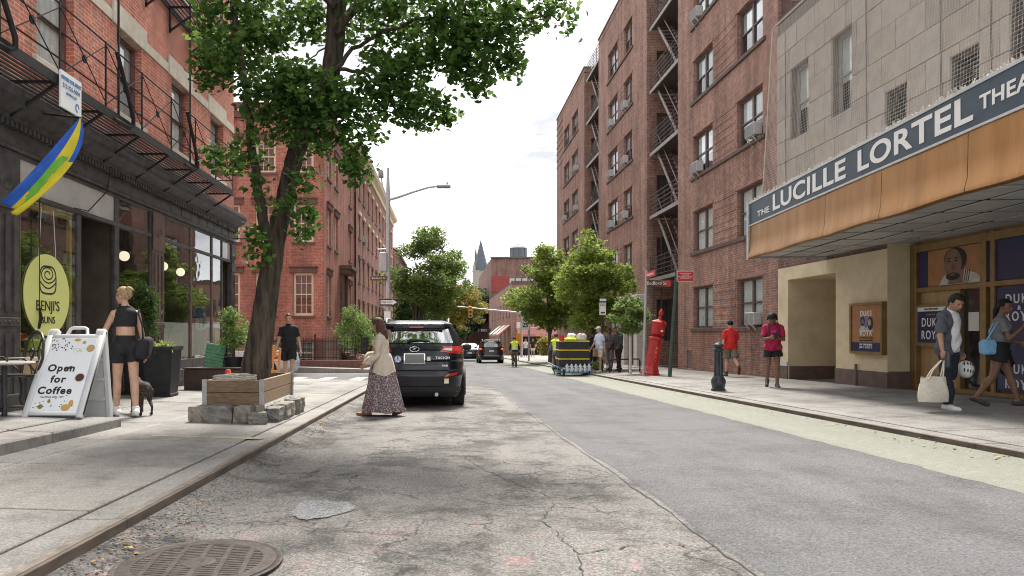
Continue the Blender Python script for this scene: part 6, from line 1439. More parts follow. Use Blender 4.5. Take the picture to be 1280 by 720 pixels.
one_way(lp, px(486, 29.8) - lp.location.x, -.16, zz(378), .78, .30); sign_plate(lp, 'parking_sign', px(484, 29.8) - lp.location.x, -.12, zz(395), .28, .4, SW)
# call box, bollard
CRED = mat('call box red', (.36, .012, .012), (.44, .022, .02), 8, .42, .15, detail=8)
cbx = thing('fire_call_box', 'leaning red cast iron fire call box with torch top on the right pavement', 'call box', (px(812, 23.4), 23.4, walk(7, 23.4))); cbx.rotation_euler = (0, R(10.5), 0)
b = MB(); b.lathe([(.36, 0), (.36, .07), (.31, .12), (.285, .2), (.24, .3), (.22, .8), (.215, 1.2), (.255, 1.23), (.265, 1.28), (.24, 1.32), (.13, 1.34)], 8, sm=False); b.build('pedestal', CRED, cbx)
b = MB(); b.lathe([(.10, 1.33), (.12, 1.37), (.17, 1.38), (.235, 1.43), (.245, 1.78), (.27, 1.8), (.27, 1.84), (.21, 1.89), (.09, 1.93), (.05, 1.98)], 8, sm=False); b.build('alarm_box', CRED, cbx); b = MB(); b.lathe([(.04, 1.96), (.07, 2.0), (.045, 2.04), (.075, 2.10), (.085, 2.17), (.06, 2.24), (.02, 2.30), (.001, 2.33)], 14); b.build('torch', CRED, cbx)
b = MB(); b.bbox(-.1, .1, -.255, -.22, 1.48, 1.72, .012); b.build('alarm_door', CRED, cbx); b = MB(); b.box(.02, .1, -.262, -.25, 1.52, 1.58); b.build('label_plate', SW, cbx)
b = MB()
for z in (.45, .6, .75, .9): b.bbox(-.02, .05, -.222, -.2, z, z + .09, .006)
b.build('relief', mat('worn red', (.55, .10, .06), (.62, .16, .1), 12, .5), cbx)
BOLL = mat('bollard black', (.022, .025, .032), (.045, .05, .058), 7, .4, .12)
bo = thing('bollard', 'black ornamental iron bollard near the right kerb', 'bollard', (px(898, 15.4), 15.4, walk(6, 15.4)))
b = MB(); b.lathe([(.155, 0), (.155, .05), (.135, .06), (.135, .1), (.145, .11), (.15, .16), (.16, .2), (.15, .26), (.115, .32), (.105, .34)], 20); b.build('foot', BOLL, bo)
b = MB(); n = 24
pr = [(.098, .33), (.088, .9)]
vs = []
for r_, z in pr:
    for k in range(n): a = 2 * math.pi * k / n; q = r_ * (1 if k % 2 else .9); vs.append((q * math.cos(a), q * math.sin(a), z))
b.add(vs, [(k, (k + 1) % n, n + (k + 1) % n, n + k) for k in range(n)]); b.build('shaft', BOLL, bo)
b = MB(); b.lathe([(.09, .89), (.115, .9), (.12, .94), (.10, .95), (.08, .98), (.105, 1.0), (.115, 1.03), (.10, 1.06), (.05, 1.075), (.06, 1.085), (.001, 1.1)], 20); b.build('cap', BOLL, bo)
# street name pole and leaning green pole
sp = thing('sign_pole', 'grey pole with brown street name signs beside the red call box', 'sign', (px(804, 23.0), 23.0, walk(6.6, 23))); zb2 = sp.location.z; z2 = lambda v, Y=23: hz(v, Y) - zb2
b = MB(); b.tube([(0, 0, 0), (.11, 0, z2(338))], [.05, .042], 10); b.build('pole', STEELP, sp)
sign_plate(sp, 'name_plate', px(823, 23) - sp.location.x, -.06, z2(354.5), .80, .24, SIGNBR); b = MB(); b.box(px(832, 23) - sp.location.x, px(837.5, 23) - sp.location.x, -.075, -.068, z2(358), z2(351)); b.build('red_end', SIGNRED, sp)
text('Bedford St', .16, SW, sp, (px(820, 23) - sp.location.x, -.072, z2(354.3)), '-Y', sx=.95)
b = MB(); b.bbox(.08, .096, -1.05, .05, z2(348) + 0, z2(341), .004); b.build('name_plate', SIGNRED, sp); text('Christopher St', .15, SW, sp, (.078, -.5, z2(344.5)), '-X', sx=.85)
gp = thing('sign_pole', 'leaning dark green pole carrying a red notice', 'sign', (px(837, 22), 22, walk(7.2, 22))); zb3 = gp.location.z; z3 = lambda v, Y=22: hz(v, Y) - zb3
b = MB(); b.tube([(0, 0, 0), (px(846, 22) - gp.location.x, 0, z3(340))], [.065, .06], 10); b.build('pole', GREENP, gp)
sx0 = px(857, 21.9) - gp.location.x; sign_plate(gp, 'notice', sx0, -.08, z3(345.5), .55, .34, SW); sign_plate(gp, 'notice_face', sx0, -.092, z3(345.5), .52, .31, SIGNRED); text('NO STANDING\nANYTIME\nNO ENGINE IDLING\n$350 PENALTY', .052, SW, gp, (sx0, -.103, z3(345.3)), '-Y', line=.95)
# one way and bicycle sign farther on
ow = thing('sign_pole', 'dark pole with black one way arrow and white bicycle arrow sign', 'sign', (px(753, 27.5), 27.5, walk(6.3, 27.5))); zb4 = ow.location.z; z4 = lambda v: hz(v, 27.5) - zb4
b = MB(); b.tube([(0, 0, 0), (0, 0, z4(372))], .035, 8); b.build('pole', SB, ow); sign_plate(ow, 'one_way_sign', .02, -.05, z4(375), .34, .22, SB); b = MB(); b.box(-.12, .14, -.067, -.062, z4(375) - .05, z4(375) + .05); b.build('arrow', SW, ow)
sign_plate(ow, 'lane_sign', 0, -.05, z4(386), .26, .5, SW); b = MB()
for s_ in (-1, 1): b.tube([(s_ * .055 + .045 * math.cos(a), -.062, z4(381) + .045 * math.sin(a)) for a in [k * .6 for k in range(11)]], .008, 5)
b.add([(-.09, -.062, z4(391)), (-.02, -.062, z4(391) - .06), (-.02, -.062, z4(391) - .025), (.09, -.062, z4(391) - .025), (.09, -.062, z4(391) + .025), (-.02, -.062, z4(391) + .025), (-.02, -.062, z4(391) + .06)], [tuple(range(7))]); b.build('symbol', SB, ow)
# speed limit pole
sl_ = thing('speed_sign', 'speed limit 25 sign on a pole with a round emblem down the street', 'sign', (px(659, 50), 50, walk(6, 50))); zb5 = sl_.location.z; z5 = lambda v: hz(v, 50) - zb5
b = MB(); b.tube([(0.12, 0, 0), (0.12, 0, z5(384))], .07, 8); b.build('pole', STEELP, sl_); sign_plate(sl_, 'plate', -.15, -.08, z5(404), .62, .95, SW); text('25', .46, SB, sl_, (-.15, -.092, z5(406.5)), '-Y', bold=.012, sx=.9); text('SPEED\nLIMIT', .13, SB, sl_, (-.15, -.092, z5(400)), '-Y', bold=.003)
b = MB(); b.lathe([(.001, -.015), (.36, -.015), (.36, .015), (.001, .015)], 24, (.1, -.09, z5(390)), axis=(0, 1, 0)); b.build('emblem', mat('emblem blue', (.03, .10, .28), (.05, .3, .3), 3, .5), sl_); b = MB(); b.bbox(-.25, .62, -.1, -.08, z5(397.5), z5(395), .004); b.build('name_plate', mat('name blue', (.02, .05, .22)), sl_)
wk = thing('road_sign', 'orange work sign leaning by the speed limit pole', 'sign', (px(648, 52), 52, walk(5.6, 52))); b = MB(); b.bbox(-.2, .2, -.02, .02, 1.1, 2.1, .02); b.build('plate', mat('work orange', (.7, .25, .03), (.76, .32, .05), 4, .6), wk); b = MB(); b.bar((0, .03, 0), (0, .03, 1.4), .05); b.build('leg', SB, wk)
# traffic signals
SIGY = mat('signal yellow', (.60, .30, .03), (.66, .36, .05), 5, .5); LRED = mat('signal red lens', (.35, .06, .03), emit=.05); LDK = mat('dark lens', (.03, .03, .03), rough=.3)
def signal(label, x, y, z, arm):
    t = thing('traffic_light', label, 'traffic light', (x, y, z)); b = MB(); b.bbox(-.19, .19, -.14, .14, -.55, .55, .03); b.build('housing', SIGY, t)
    for k, m_ in enumerate((LRED, LDK, LDK)):
        b = MB(); b.lathe([(.001, 0), (.13, 0), (.13, .012), (.001, .02)], 16, (0, -.14, .36 - .36 * k), axis=(0, -1, 0)); b.build('lens', m_, t); b = MB(); b.tube([(.15 * math.cos(a), -.2, .36 - .36 * k + .15 * math.sin(a)) for a in [q * math.pi / 8 for q in range(9)]], .02, 5); b.build('visor', SIGY, t)
    return t
ms = thing('signal_mast', 'grey signal mast with long arm reaching over the far lanes', 'signal mast', (px(652, 66), 66, walk(6, 66))); zb6 = ms.location.z
b = MB(); b.tube([(0, 0, 0), (0, 0, hz(388, 66) - zb6)], [.12, .1], 8); b.tube([(0, 0, hz(391, 66) - zb6), (px(620, 66) - ms.location.x, 0, hz(388, 66) - zb6), (px(570, 66) - ms.location.x, 0, hz(383, 66) - zb6)], [.09, .07, .05], 8); b.build('pole', STEELP, ms)
signal('yellow traffic light hanging from the far mast arm', px(588, 65.8), 65.8, hz(390, 66), 0); signal('yellow traffic light low above the roof of the parked black car', px(540, 64), 64, hz(396, 64), 0)
b = MB(); b.tube([(px(540, 64), 64, hz(404, 64)), (px(540, 64), 64, road(0, 64))], .07, 8); tag(b.build('signal_post', STEELP), 'grey post of the traffic light behind the parked black car', 'post')
# bike rack and tree guards
for k, u in enumerate((768, 781, 794)):
    y = 26.3; b = MB(); x = px(u, y); z = walk(x, y); b.tube([(-.18, 0, 0), (-.18, 0, .42), (-.13, 0, .5), (.13, 0, .5), (.18, 0, .42), (.18, 0, 0)], .028, 7); o = b.build('tree_guard', BLK, None, (x, y, z)); tag(o, 'low black hoop tree guard, %s' % ('nearest the man in white shorts', 'middle of three before the pale doorway', 'nearest the grey sign pole')[k], 'tree guard', 'low hoop guards round the sapling')
b = MB(); b.tube([(0, 0, 0), (0, 0, 2.0)], .05, 8); o = b.build('tree_stake', mat('stake pale', (.5, .46, .4), (.6, .56, .5), 5, .8), None, (px(788, 25), 25, walk(6.7, 25))); tag(o, 'pale wooden stake beside the sapling', 'stake')
# ------------------------------------------------------------------ vehicles
def carpaint(name, c, rough=.22):
    m = mat(name, c, tuple(q * 1.15 for q in c), 3, rough, coat=.35, spec=.35); return m
PB = carpaint('black car paint', (.006, .008, .014)); PG_ = carpaint('dark grey car paint', (.018, .018, .022)); PN = carpaint('dark navy car paint', (.012, .02, .04)); PWB = carpaint('pale blue car paint', (.42, .48, .55))
TYRE = mat('tyre', (.012, .012, .012), (.022, .022, .022), 20, .9); RIM = mat('alloy rim', (.35, .36, .37), (.45, .46, .47), 8, .3, metal=.9); PLAST = mat('black plastic', (.018, .018, .018), (.028, .028, .028), 12, .7); CHROME = mat('chrome', (.7, .71, .72), rough=.12, metal=1)
CGL = glass('car glass', (.22, .25, .27), .16); TAIL = mat('tail lens', (.42, .012, .012), (.5, .02, .016), 9, .12, coat=1); TAILON = mat('tail lamp lit', (.9, .05, .03), emit=1.6); TAILW = mat('clear lens', (.6, .55, .5), rough=.1, coat=1); PLATE = mat('blank plate', (.20, .20, .20), rough=.5)
def lerpk(keys, z):
    if z <= keys[0][0]: return keys[0][1:]
    for a, c in zip(keys, keys[1:]):
        if z <= c[0]:
            t = (z - a[0]) / (c[0] - a[0]); return tuple(p + (q - p) * t for p, q in zip(a[1:], c[1:]))
    return keys[-1][1:]
class Car:
    """body lofted from plan outlines: keys (z, half width, rear y, front y); a superellipse of power n at each height"""
    def __init__(s, keys, n=5.0): s.k = keys; s.n = n
    def pt(s, th, z, off=0):
        w_, r, f = lerpk(s.k, z); c, si = math.cos(th), math.sin(th); e = 2 / s.n
        x = w_ * math.copysign(abs(c) ** e, c); y = (r + f) / 2 + (f - r) / 2 * math.copysign(abs(si) ** e, si)
        v = Vector((x, y, z))
        if off:
            d = 1e-3; a = s.pt(th + d, z) - s.pt(th - d, z); b_ = s.pt(th, z + 4e-3) - s.pt(th, z - 4e-3); nn = a.cross(b_)
            v += nn.normalized() * off if nn.length > 1e-12 else Vector()
        return v
    def rear_th(s, x, z): # angle of the rear face at x
        w_ = lerpk(s.k, z)[0]; q = max(-1, min(1, x / w_)); return -math.acos(math.copysign(abs(q) ** (s.n / 2), q))
    def side_th(s, y, z):
        _, r, f = lerpk(s.k, z); q = max(-1, min(1, (y - (r + f) / 2) / ((f - r) / 2))); return math.asin(math.copysign(abs(q) ** (s.n / 2), q))
    def body(s, parent, m, steps=34, N_=96, wheels=(), wr=.36):
        b = MB(); z0, z1 = s.k[0][0], s.k[-1][0]; zs = sorted({z0 + (z1 - z0) * i / steps for i in range(steps + 1)} | {k[0] for k in s.k}); ths = [2 * math.pi * i / N_ for i in range(N_)]
        # finer angles at the corners
        vs = [s.pt(th, z) for z in zs for th in ths]; fs = []
        for j in range(len(zs) - 1):
            for i in range(N_): fs.append((j * N_ + i, j * N_ + (i + 1) % N_, (j + 1) * N_ + (i + 1) % N_, (j + 1) * N_ + i))
        fs.append(tuple(reversed(range(N_)))); fs.append(tuple((len(zs) - 1) * N_ + i for i in range(N_))); b.add(vs, fs, 0, True); o = b.build('body', m, parent)
        if wheels:
            c = MB()
            for y in wheels: c.lathe([(wr + .055, -1.3), (wr + .055, 1.3)], 32, (0, y, wr - .02), axis=(1, 0, 0))
            co = c.build('cutter', m); md = o.modifiers.new('arch', 'BOOLEAN'); md.object = co; md.operation = 'DIFFERENCE'; md.solver = 'EXACT'
            SC.view_layers[0].update(); me = bpy.data.meshes.new_from_object(o.evaluated_get(bpy.context.evaluated_depsgraph_get())); o.modifiers.clear(); o.data = me; me.set_sharp_from_angle(angle=R(32)); bpy.data.objects.remove(co)
        return o
    def patch(s, name, corners, m, parent, off=.006, nu=14, nv=6, rear=True):
        """corners: function (u,v)->(coordinate, z); coordinate is x on the rear or y on the side"""
        b = MB(); vs = []
        for j in range(nv + 1):
            for i in range(nu + 1):
                q, z = corners(i / nu, j / nv)
                if rear == 'R': th = s.side_th(q, z)
                elif rear == 'L': th = math.pi - s.side_th(q, z)
                else: th = s.rear_th(q, z)
                vs.append(s.pt(th, z, off))
        b.add(vs, [(j * (nu + 1) + i, j * (nu + 1) + i + 1, (j + 1) * (nu + 1) + i + 1, (j + 1) * (nu + 1) + i) for j in range(nv) for i in range(nu)], 0, True); return b.build(name, m, parent)
def quadc(a, b_, c, d): # bottom-left, bottom-right, top-right, top-left
    return lambda u, v: tuple((a[k] * (1 - u) + b_[k] * u) * (1 - v) + (d[k] * (1 - u) + c[k] * u) * v for k in (0, 1))
def wheel(parent, x, y, r, side):
    t = bpy.data.objects.new('wheel', None)
    b = MB(); b.lathe([(r * .62, -.11), (r * .9, -.115), (r * .98, -.1), (r, -.07), (r, .07), (r * .98, .1), (r * .9, .115), (r * .62, .11)], 32, axis=(1, 0, 0)); o = b.build('wheel', TYRE, parent, (x, y, r))
    b = MB(); b.lathe([(r * .64, -.08), (r * .64, .08)], 28, axis=(1, 0, 0)); b.build('rim_well', PLAST, o); b = MB(); xo = side * .1
    for k in range(6):
        a = k * math.pi / 3; b.bar((xo, .04 * math.cos(a), .04 * math.sin(a)), (xo, r * .62 * math.cos(a), r * .62 * math.sin(a)), .05, .03)
    b.tube([(xo, r * .62 * math.cos(a), r * .62 * math.sin(a)) for a in [k * math.pi / 12 for k in range(24)]], .02, 6, closed=True); b.build('rim', RIM, o); bpy.data.objects.remove(t); return o
K1 = [(.20, .84, .16, 4.28), (.30, .885, .05, 4.36), (.42, .905, .01, 4.40), (.60, .915, .0, 4.40), (.68, .915, .03, 4.39), (.705, .912, .075, 4.38), (.78, .912, .085, 4.36), (.86, .91, .10, 4.3), (.885, .908, .075, 4.28), (.96, .905, .085, 4.2), (1.06, .895, .12, 3.9), (1.14, .87, .17, 3.55), (1.18, .85, .20, 3.2), (1.24, .825, .235, 3.02), (1.42, .755, .345, 2.66), (1.50, .715, .40, 2.48), (1.525, .70, .33, 2.42), (1.56, .68, .33, 2.34), (1.60, .63, .40, 2.2), (1.635, .54, .62, 1.95), (1.65, .36, .95, 1.6)]
car = thing('parked_car', 'black sport utility car parked at the left kerb, seen from behind', 'car', (-.56, 12.42, road(0, 12.4)))
car.rotation_euler = (-math.atan(SL), 0, 0)
drg = mat('dark rear glass', (.012, .014, .016), rough=.04, spec=1, coat=1); drg.node_tree.nodes['Principled BSDF'].inputs['IOR'].default_value = 2.6; drg.node_tree.nodes['Principled BSDF'].inputs['Coat IOR'].default_value = 2.2
c1_ = Car(K1, 5.5); c1_.body(car, PB, wheels=(.93, 3.55), wr=.35)
bl_ = c1_.patch('rear_window', quadc((-.68, 1.20), (.68, 1.20), (.585, 1.475), (-.585, 1.475)), mat('dark rear glass', (.012, .014, .016), rough=.04, spec=1, coat=1), car, .008, 24, 8)
c1_.patch('lower_cladding', quadc((-.90, .215), (.90, .215), (.9, .40), (-.9, .40)), PLAST, car, .004, 30, 6)
c1_.patch('tailgate_seam', quadc((-.74, .702), (.74, .702), (.74, .712), (-.74, .712)), PLAST, car, .003, 30, 1)
c1_.patch('crease', quadc((-.62, .868), (.62, .868), (.64, .882), (-.64, .882)), PB, car, .012, 30, 1)
def tl(sg):
    c1_.patch('taillight', quadc((sg * .44, 1.04), (sg * .896, .975), (sg * .866, 1.155), (sg * .50, 1.11)), TAIL, car, .012, 18, 6)
    c1_.patch('taillight_lamp', quadc((sg * .50, 1.065), (sg * .66, 1.05), (sg * .66, 1.10), (sg * .53, 1.095)), TAILW, car, .016, 8, 3); c1_.patch('brake_lamp', quadc((sg * .70, 1.05), (sg * .84, 1.03), (sg * .82, 1.12), (sg * .70, 1.10)), TAILON if False else mat('tail lens bright', (.66, .03, .025), rough=.15, coat=1), car, .017, 8, 3)
    c1_.patch('reflector', quadc((sg * .52, .585), (sg * .74, .605), (sg * .76, .665), (sg * .60, .63)), TAIL, car, .010, 8, 2)
    # tail lamp wrapping on the side
    c1_.patch('taillight', quadc((.13, 1.0), (.42, 1.06), (.40, 1.12), (.18, 1.14)), TAIL, car, .012, 8, 4, 'R' if sg > 0 else 'L')
tl(1); tl(-1)
c1_.patch('licence_plate', quadc((-.20, .825), (.15, .825), (.15, .985), (-.20, .985)), PLATE, car, .03, 4, 2); c1_.patch('plate_frame', quadc((-.22, .812), (.17, .812), (.17, .998), (-.22, .998)), CHROME, car, .024, 6, 2)
b = MB()
def rearpt(x, z, off): return c1_.pt(c1_.rear_th(x, z), z, off)
for a_ in (0,): b.tube([rearpt(-.03 + .085 * math.cos(t_), 1.075 + .043 * math.sin(t_), .022) for t_ in [k * math.pi / 12 for k in range(24)]], .008, 6, closed=True)
for x_, s_ in ((-.055, .012), (-.005, .012)): b.tube([rearpt(x_ - s_, 1.045, .024), rearpt(x_ + s_, 1.105, .024)], .009, 6)
b.tube([rearpt(-.05, 1.07, .024), rearpt(-.01, 1.085, .024)], .008, 6); b.build('emblem', CHROME, car)
text('TUCSON', .058, CHROME, car, tuple(rearpt(.49, .925, .015)), '-Y', space=1.15); text('AWD', .045, CHROME, car, tuple(rearpt(.53, .78, .013)), '-Y', bold=.001)
STB = mat('sticker blue', (.03, .10, .35)); STW = mat('sticker white', (.75, .75, .72)); STY = mat('sticker yellow', (.8, .6, .1))
p = rearpt(-.33, .90, .012); b = MB(); b.lathe([(.001, 0), (.075, 0), (.075, .004), (.001, .004)], 24, p, axis=(0, -1, 0)); b.build('round_sticker', STB, car); b = MB(); b.lathe([(.001, .004), (.058, .004), (.058, .006), (.001, .006)], 24, p, axis=(0, -1, 0)); b.build('sticker_centre', STW, car); b = MB()
for k in range(3): a = k * 2.09 + 1.57; b.bar(p + Vector((0, -.008, 0)), p + Vector((.05 * math.cos(a), -.008, .05 * math.sin(a))), .022, .004)
b.build('sticker_emblem', STB, car)
c1_.patch('sticker', quadc((.52, .46), (.60, .46), (.60, .515), (.52, .515)), STW, car, .006, 2, 1); c1_.patch('sticker', quadc((.52, .516), (.60, .516), (.60, .55), (.52, .55)), STY, car, .006, 2, 1); c1_.patch('sticker', quadc((.20, .88), (.27, .88), (.265, .95), (.205, .94)), STW, car, .010, 2, 1)
b = MB(); b.tube([rearpt(-.17, 1.215, .03), rearpt(-.1, 1.235, .035), rearpt(.05, 1.24, .03), rearpt(.24, 1.225, .02)], [.028, .022, .014, .008], 8); b.build('wiper', PLAST, car)
b = MB(); b.bbox(-.52, .52, .29, .5, 1.515, 1.545, .012); b.build('spoiler', PB, car); b = MB(); b.box(-.13, .13, .318, .33, 1.488, 1.508); b.build('brake_lamp', TAIL, car)
c1_.patch('spoiler_lip', quadc((-.66, 1.485), (.66, 1.485), (.60, 1.53), (-.60, 1.53)), PB, car, .02, 24, 3)
for sg, rl_ in ((1, 'R'), (-1, 'L')):
    c1_.patch('side_window', quadc((.75, 1.17), (2.75, 1.13), (2.2, 1.46), (.95, 1.45)), mat('dark rear glass', (.012, .014, .016)), car, .005, 20, 6, rl_); c1_.patch('sill_cladding', quadc((1.4, .21), (3.1, .21), (3.1, .36), (1.4, .36)), PLAST, car, .006, 14, 3, rl_)
    c1_.patch('window_trim', quadc((.7, 1.135), (2.9, 1.105), (2.9, 1.12), (.7, 1.15)), CHROME, car, .008, 20, 1, rl_)
    for yd_ in (1.42, 2.45): c1_.patch('door_seam', quadc((yd_, .38), (yd_ + .012, .38), (yd_ + .012, 1.12), (yd_, 1.12)), PLAST, car, .002, 1, 8, rl_)
    b = MB(); b.ell((sg * 1.02, 2.75, 1.13), (.115, .08, .075), 14, 10); b.bar((sg * .84, 2.78, 1.1), (sg * .98, 2.76, 1.11), .05, .04); b.build('wing_mirror', PLAST, car)
    b = MB(); b.tube([(sg * .60, .72, 1.60), (sg * .60, .8, 1.665), (sg * .58, 1.7, 1.69), (sg * .56, 2.1, 1.64)], .022, 8); b.build('roof_rail', RIM, car)
    for yw in (.93, 3.55): wheel(car, sg * .79, yw, .35, sg)
    b = MB(); b.tube([(sg * .90, .93 + .41 * math.cos(a), .33 + .41 * math.sin(a)) for a in [k * math.pi / 12 for k in range(-1, 14)]], .028, 6); b.build('arch_trim', PLAST, car)
b = MB(); b.tube([(.38, .02, .26), (.38, .3, .26)], .035, 10); b.build('exhaust', RIM, car); b = MB(); b.box(-.7, .7, .4, 4.0, .22, .3); b.build('underbody', PLAST, car)
# second sport utility car and a saloon, farther on
K2 = [(.24, .84, .12, 4.4), (.40, .90, .02, 4.55), (.60, .915, .0, 4.6), (.72, .915, .05, 4.55), (.95, .90, .09, 4.4), (1.08, .88, .14, 3.6), (1.16, .85, .19, 3.2), (1.42, .75, .36, 2.7), (1.52, .70, .36, 2.45), (1.62, .6, .45, 2.2), (1.68, .35, .9, 1.7)]
def far_suv(label, x, y, pm, on):
    t = thing('moving_car', label, 'car', (x, y, road(x, y))); t.rotation_euler = (-math.atan(SL), 0, 0); c = Car(K2, 5.5); c.body(t, pm, 24, 64, (.95, 3.6), .36)
    c.patch('rear_window', quadc((-.70, 1.14), (.70, 1.14), (.61, 1.47), (-.61, 1.47)), CGL, t, .008, 16, 6); c.patch('rear_reflection', quadc((-.70, 1.14), (.70, 1.14), (.61, 1.47), (-.61, 1.47)), mat('painted pale reflection', (.2, .22, .23), rough=.15), t, .004, 16, 6)  # pale sheet under the rear glass is a painted reflection
    for sg in (1, -1):
        c.patch('taillight', quadc((sg * .55, .93), (sg * .89, .90), (sg * .86, 1.12), (sg * .62, 1.05)), TAIL, t, .012, 10, 4); c.patch('brake_lamp', quadc((sg * .68, .98), (sg * .82, .97), (sg * .80, 1.06), (sg * .69, 1.04)), TAILON, t, .018, 5, 3)
        for yw in (.95, 3.6): wheel(t, sg * .78, yw, .36, sg)
        c.patch('side_window', quadc((.8, 1.13), (2.8, 1.1), (2.3, 1.45), (.95, 1.45)), CGL, t, .006, 12, 4, 'R' if sg > 0 else 'L'); b = MB(); b.ell((sg * 1.03, 2.8, 1.12), (.11, .07, .07), 10, 8); b.bar((sg * .84, 2.8, 1.1), (sg * .98, 2.8, 1.11), .05); b.build('wing_mirror', PLAST, t); b = MB(); b.tube([(sg * .6, .8, 1.62), (sg * .6, 1.0, 1.7), (sg * .57, 2.1, 1.68)], .022, 6); b.build('roof_rail', RIM, t)
    c.patch('licence_plate', quadc((-.17, .80), (.17, .80), (.17, .92), (-.17, .92)), TAILW, t, .02, 3, 2); c.patch('bumper', quadc((-.86, .28), (.86, .28), (.88, .52), (-.88, .52)), PLAST, t, .006, 16, 4); c.patch('bumper_trim', quadc((-.55, .50), (.55, .50), (.55, .56), (-.55, .56)), RIM, t, .014, 10, 2)
    b = MB(); b.box(-.2, .2, .34, .36, 1.53, 1.56); b.build('brake_lamp', TAILON, t); b = MB(); b.box(-.7, .7, .4, 4, .24, .32); b.build('underbody', PLAST, t); return t
far_suv('black sport utility car driving ahead of the cyclist in the yellow vest', 3.15, 47.5, PG_, True)
K3 = [(.2, .80, .1, 4.5), (.35, .88, .0, 4.7), (.6, .9, .0, 4.7), (.85, .89, .06, 4.5), (.93, .87, .10, 4.3), (.97, .83, .5, 3.4), (1.0, .80, .62, 3.25), (1.32, .66, 1.2, 2.5), (1.40, .58, 1.35, 2.3), (1.44, .4, 1.6, 2.0)]
t = thing('moving_car', 'dark blue saloon car partly hidden between the two black cars', 'car', (1.85, 54, road(0, 54))); c = Car(K3, 5.5); c.body(t, PN, 24, 64, (.95, 3.75), .33)
c.patch('rear_window', quadc((-.70, 1.02), (.70, 1.02), (.60, 1.33), (-.60, 1.33)), mat('pale rear glass', (.42, .45, .46), rough=.1, coat=1), t, .012, 14, 6)
for sg in (1, -1):
    c.patch('taillight', quadc((sg * .45, .72), (sg * .88, .70), (sg * .87, .86), (sg * .55, .84)), TAIL, t, .012, 10, 3); c.patch('brake_lamp', quadc((sg * .6, .75), (sg * .8, .75), (sg * .8, .81), (sg * .62, .81)), TAILON, t, .018, 4, 2)
    for yw in (.95, 3.75): wheel(t, sg * .76, yw, .33, sg)
    c.patch('side_window', quadc((1.0, 1.02), (3.0, 1.02), (2.5, 1.34), (1.4, 1.34)), CGL, t, .006, 12, 4, 'R' if sg > 0 else 'L')
c.patch('licence_plate', quadc((-.17, .62), (.17, .62), (.17, .74), (-.17, .74)), TAILW, t, .02, 3, 2)
# parked car on the side street, mostly hidden by the tree
t = thing('parked_car', 'pale blue car parked on the side street behind the man in black', 'car', (px(372, 26.6), 26.6, road(0, 26.6))); t.rotation_euler = (0, 0, R(90)); c = Car(K3, 5.0); c.body(t, PWB, 24, 64, (.95, 3.75), .33)
for sg in (1, -1):
    for yw in (.95, 3.75): wheel(t, sg * .78, yw, .34, sg)
    c.patch('side_window', quadc((1.0, 1.02), (3.0, 1.02), (2.5, 1.34), (1.4, 1.34)), CGL, t, .006, 12, 4, 'R' if sg > 0 else 'L'); c.patch('taillight', quadc((sg * .45, .72), (sg * .88, .70), (sg * .87, .86), (sg * .55, .84)), TAIL, t, .012, 8, 3)
c.patch('rear_window', quadc((-.70, 1.02), (.70, 1.02), (.60, 1.33), (-.60, 1.33)), CGL, t, .008, 12, 5)
# bicycles
def bicycle(label, x, y, z, rz, m, parent=None):
    t = thing('bicycle', label, 'bicycle', (x, y, z), rz); r = .33
    for yy in (-.52, .52):
        b = MB(); b.tube([(0, r * math.cos(a), r * math.sin(a)) for a in [k * math.pi / 12 for k in range(24)]], .022, 6, closed=True); w_ = b.build('wheel', TYRE, t, (0, yy, r)); b = MB()
        for k in range(8): a = k * math.pi / 8; b.bar((0, r * math.cos(a), r * math.sin(a)), (0, -r * math.cos(a), -r * math.sin(a)), .006)
        b.build('spokes', RIM, w_)
    b = MB(); 
    for p, q in (((0, -.52, r), (0, -.12, .30)), ((0, -.12, .30), (0, -.2, .82)), ((0, -.52, r), (0, -.18, .74)), ((0, -.12, .30), (0, .38, .78)), ((0, -.18, .74), (0, .36, .82)), ((0, .52, r), (0, .35, .95))): b.tube([p, q], .02, 6)
    b.build('frame', m, t); b = MB(); b.ell((0, -.22, .87), (.075, .13, .035), 10, 6); b.build('saddle', PLAST, t); b = MB(); b.tube([(-.28, .3, 1.02), (-.1, .36, 1.0), (.1, .36, 1.0), (.28, .3, 1.02)], .016, 6); b.build('handlebar', PLAST, t); b = MB(); b.tube([(-.16, -.12, .16), (-.06, -.12, .16), (-.06, -.12, .44), (.16, -.12, .44)], .014, 5); b.build('pedals', PLAST, t); return t
bicycle('dark bicycle ridden by the cyclist in the lime yellow vest', px(643, 38.5), 38.5, road(0, 38.5), R(3), PLAST)
bicycle('dark bicycle pulling the loaded trailer', px(695, 28.6), 28.6, road(0, 28.6), R(-2), PLAST)
# the delivery trailer
tr = thing('delivery_trailer', 'blue framed delivery trailer pulled by the bicycle', 'trailer', (px(717, 26.8), 26.8, road(5, 26.8))); BLU = mat('trailer blue', (.06, .17, .26), (.10, .24, .34), 6, .5)
b = MB()
for z in (.16, .34):
    for (p, q) in (((-.62, -.42), (.62, -.42)), ((-.62, .6), (.62, .6)), ((-.62, -.42), (-.62, .6)), ((.62, -.42), (.62, .6))): b.bar((p[0], p[1], z), (q[0], q[1], z), .045)
for x in (-.6, -.3, 0, .3, .6): b.bar((x, -.42, .16), (x, -.42, .34), .03)
b.box(-.6, .6, -.4, .58, .165, .185); b.bar((-.62, .6, .34), (-.9, 1.2, .5), .04); b.build('frame', BLU, tr)
for x in (-.45, .52):
    for y in (-.36, .5): b = MB(); b.tube([(x, y + .11 * math.cos(a), .14 + .11 * math.sin(a)) for a in [k * math.pi / 8 for k in range(16)]], .03, 6, closed=True); b.lathe([(.001, -.012), (.1, -.012), (.1, .012), (.001, .012)], 14, (x, y, .14), axis=(1, 0, 0)); b.build('wheel', TYRE, tr)
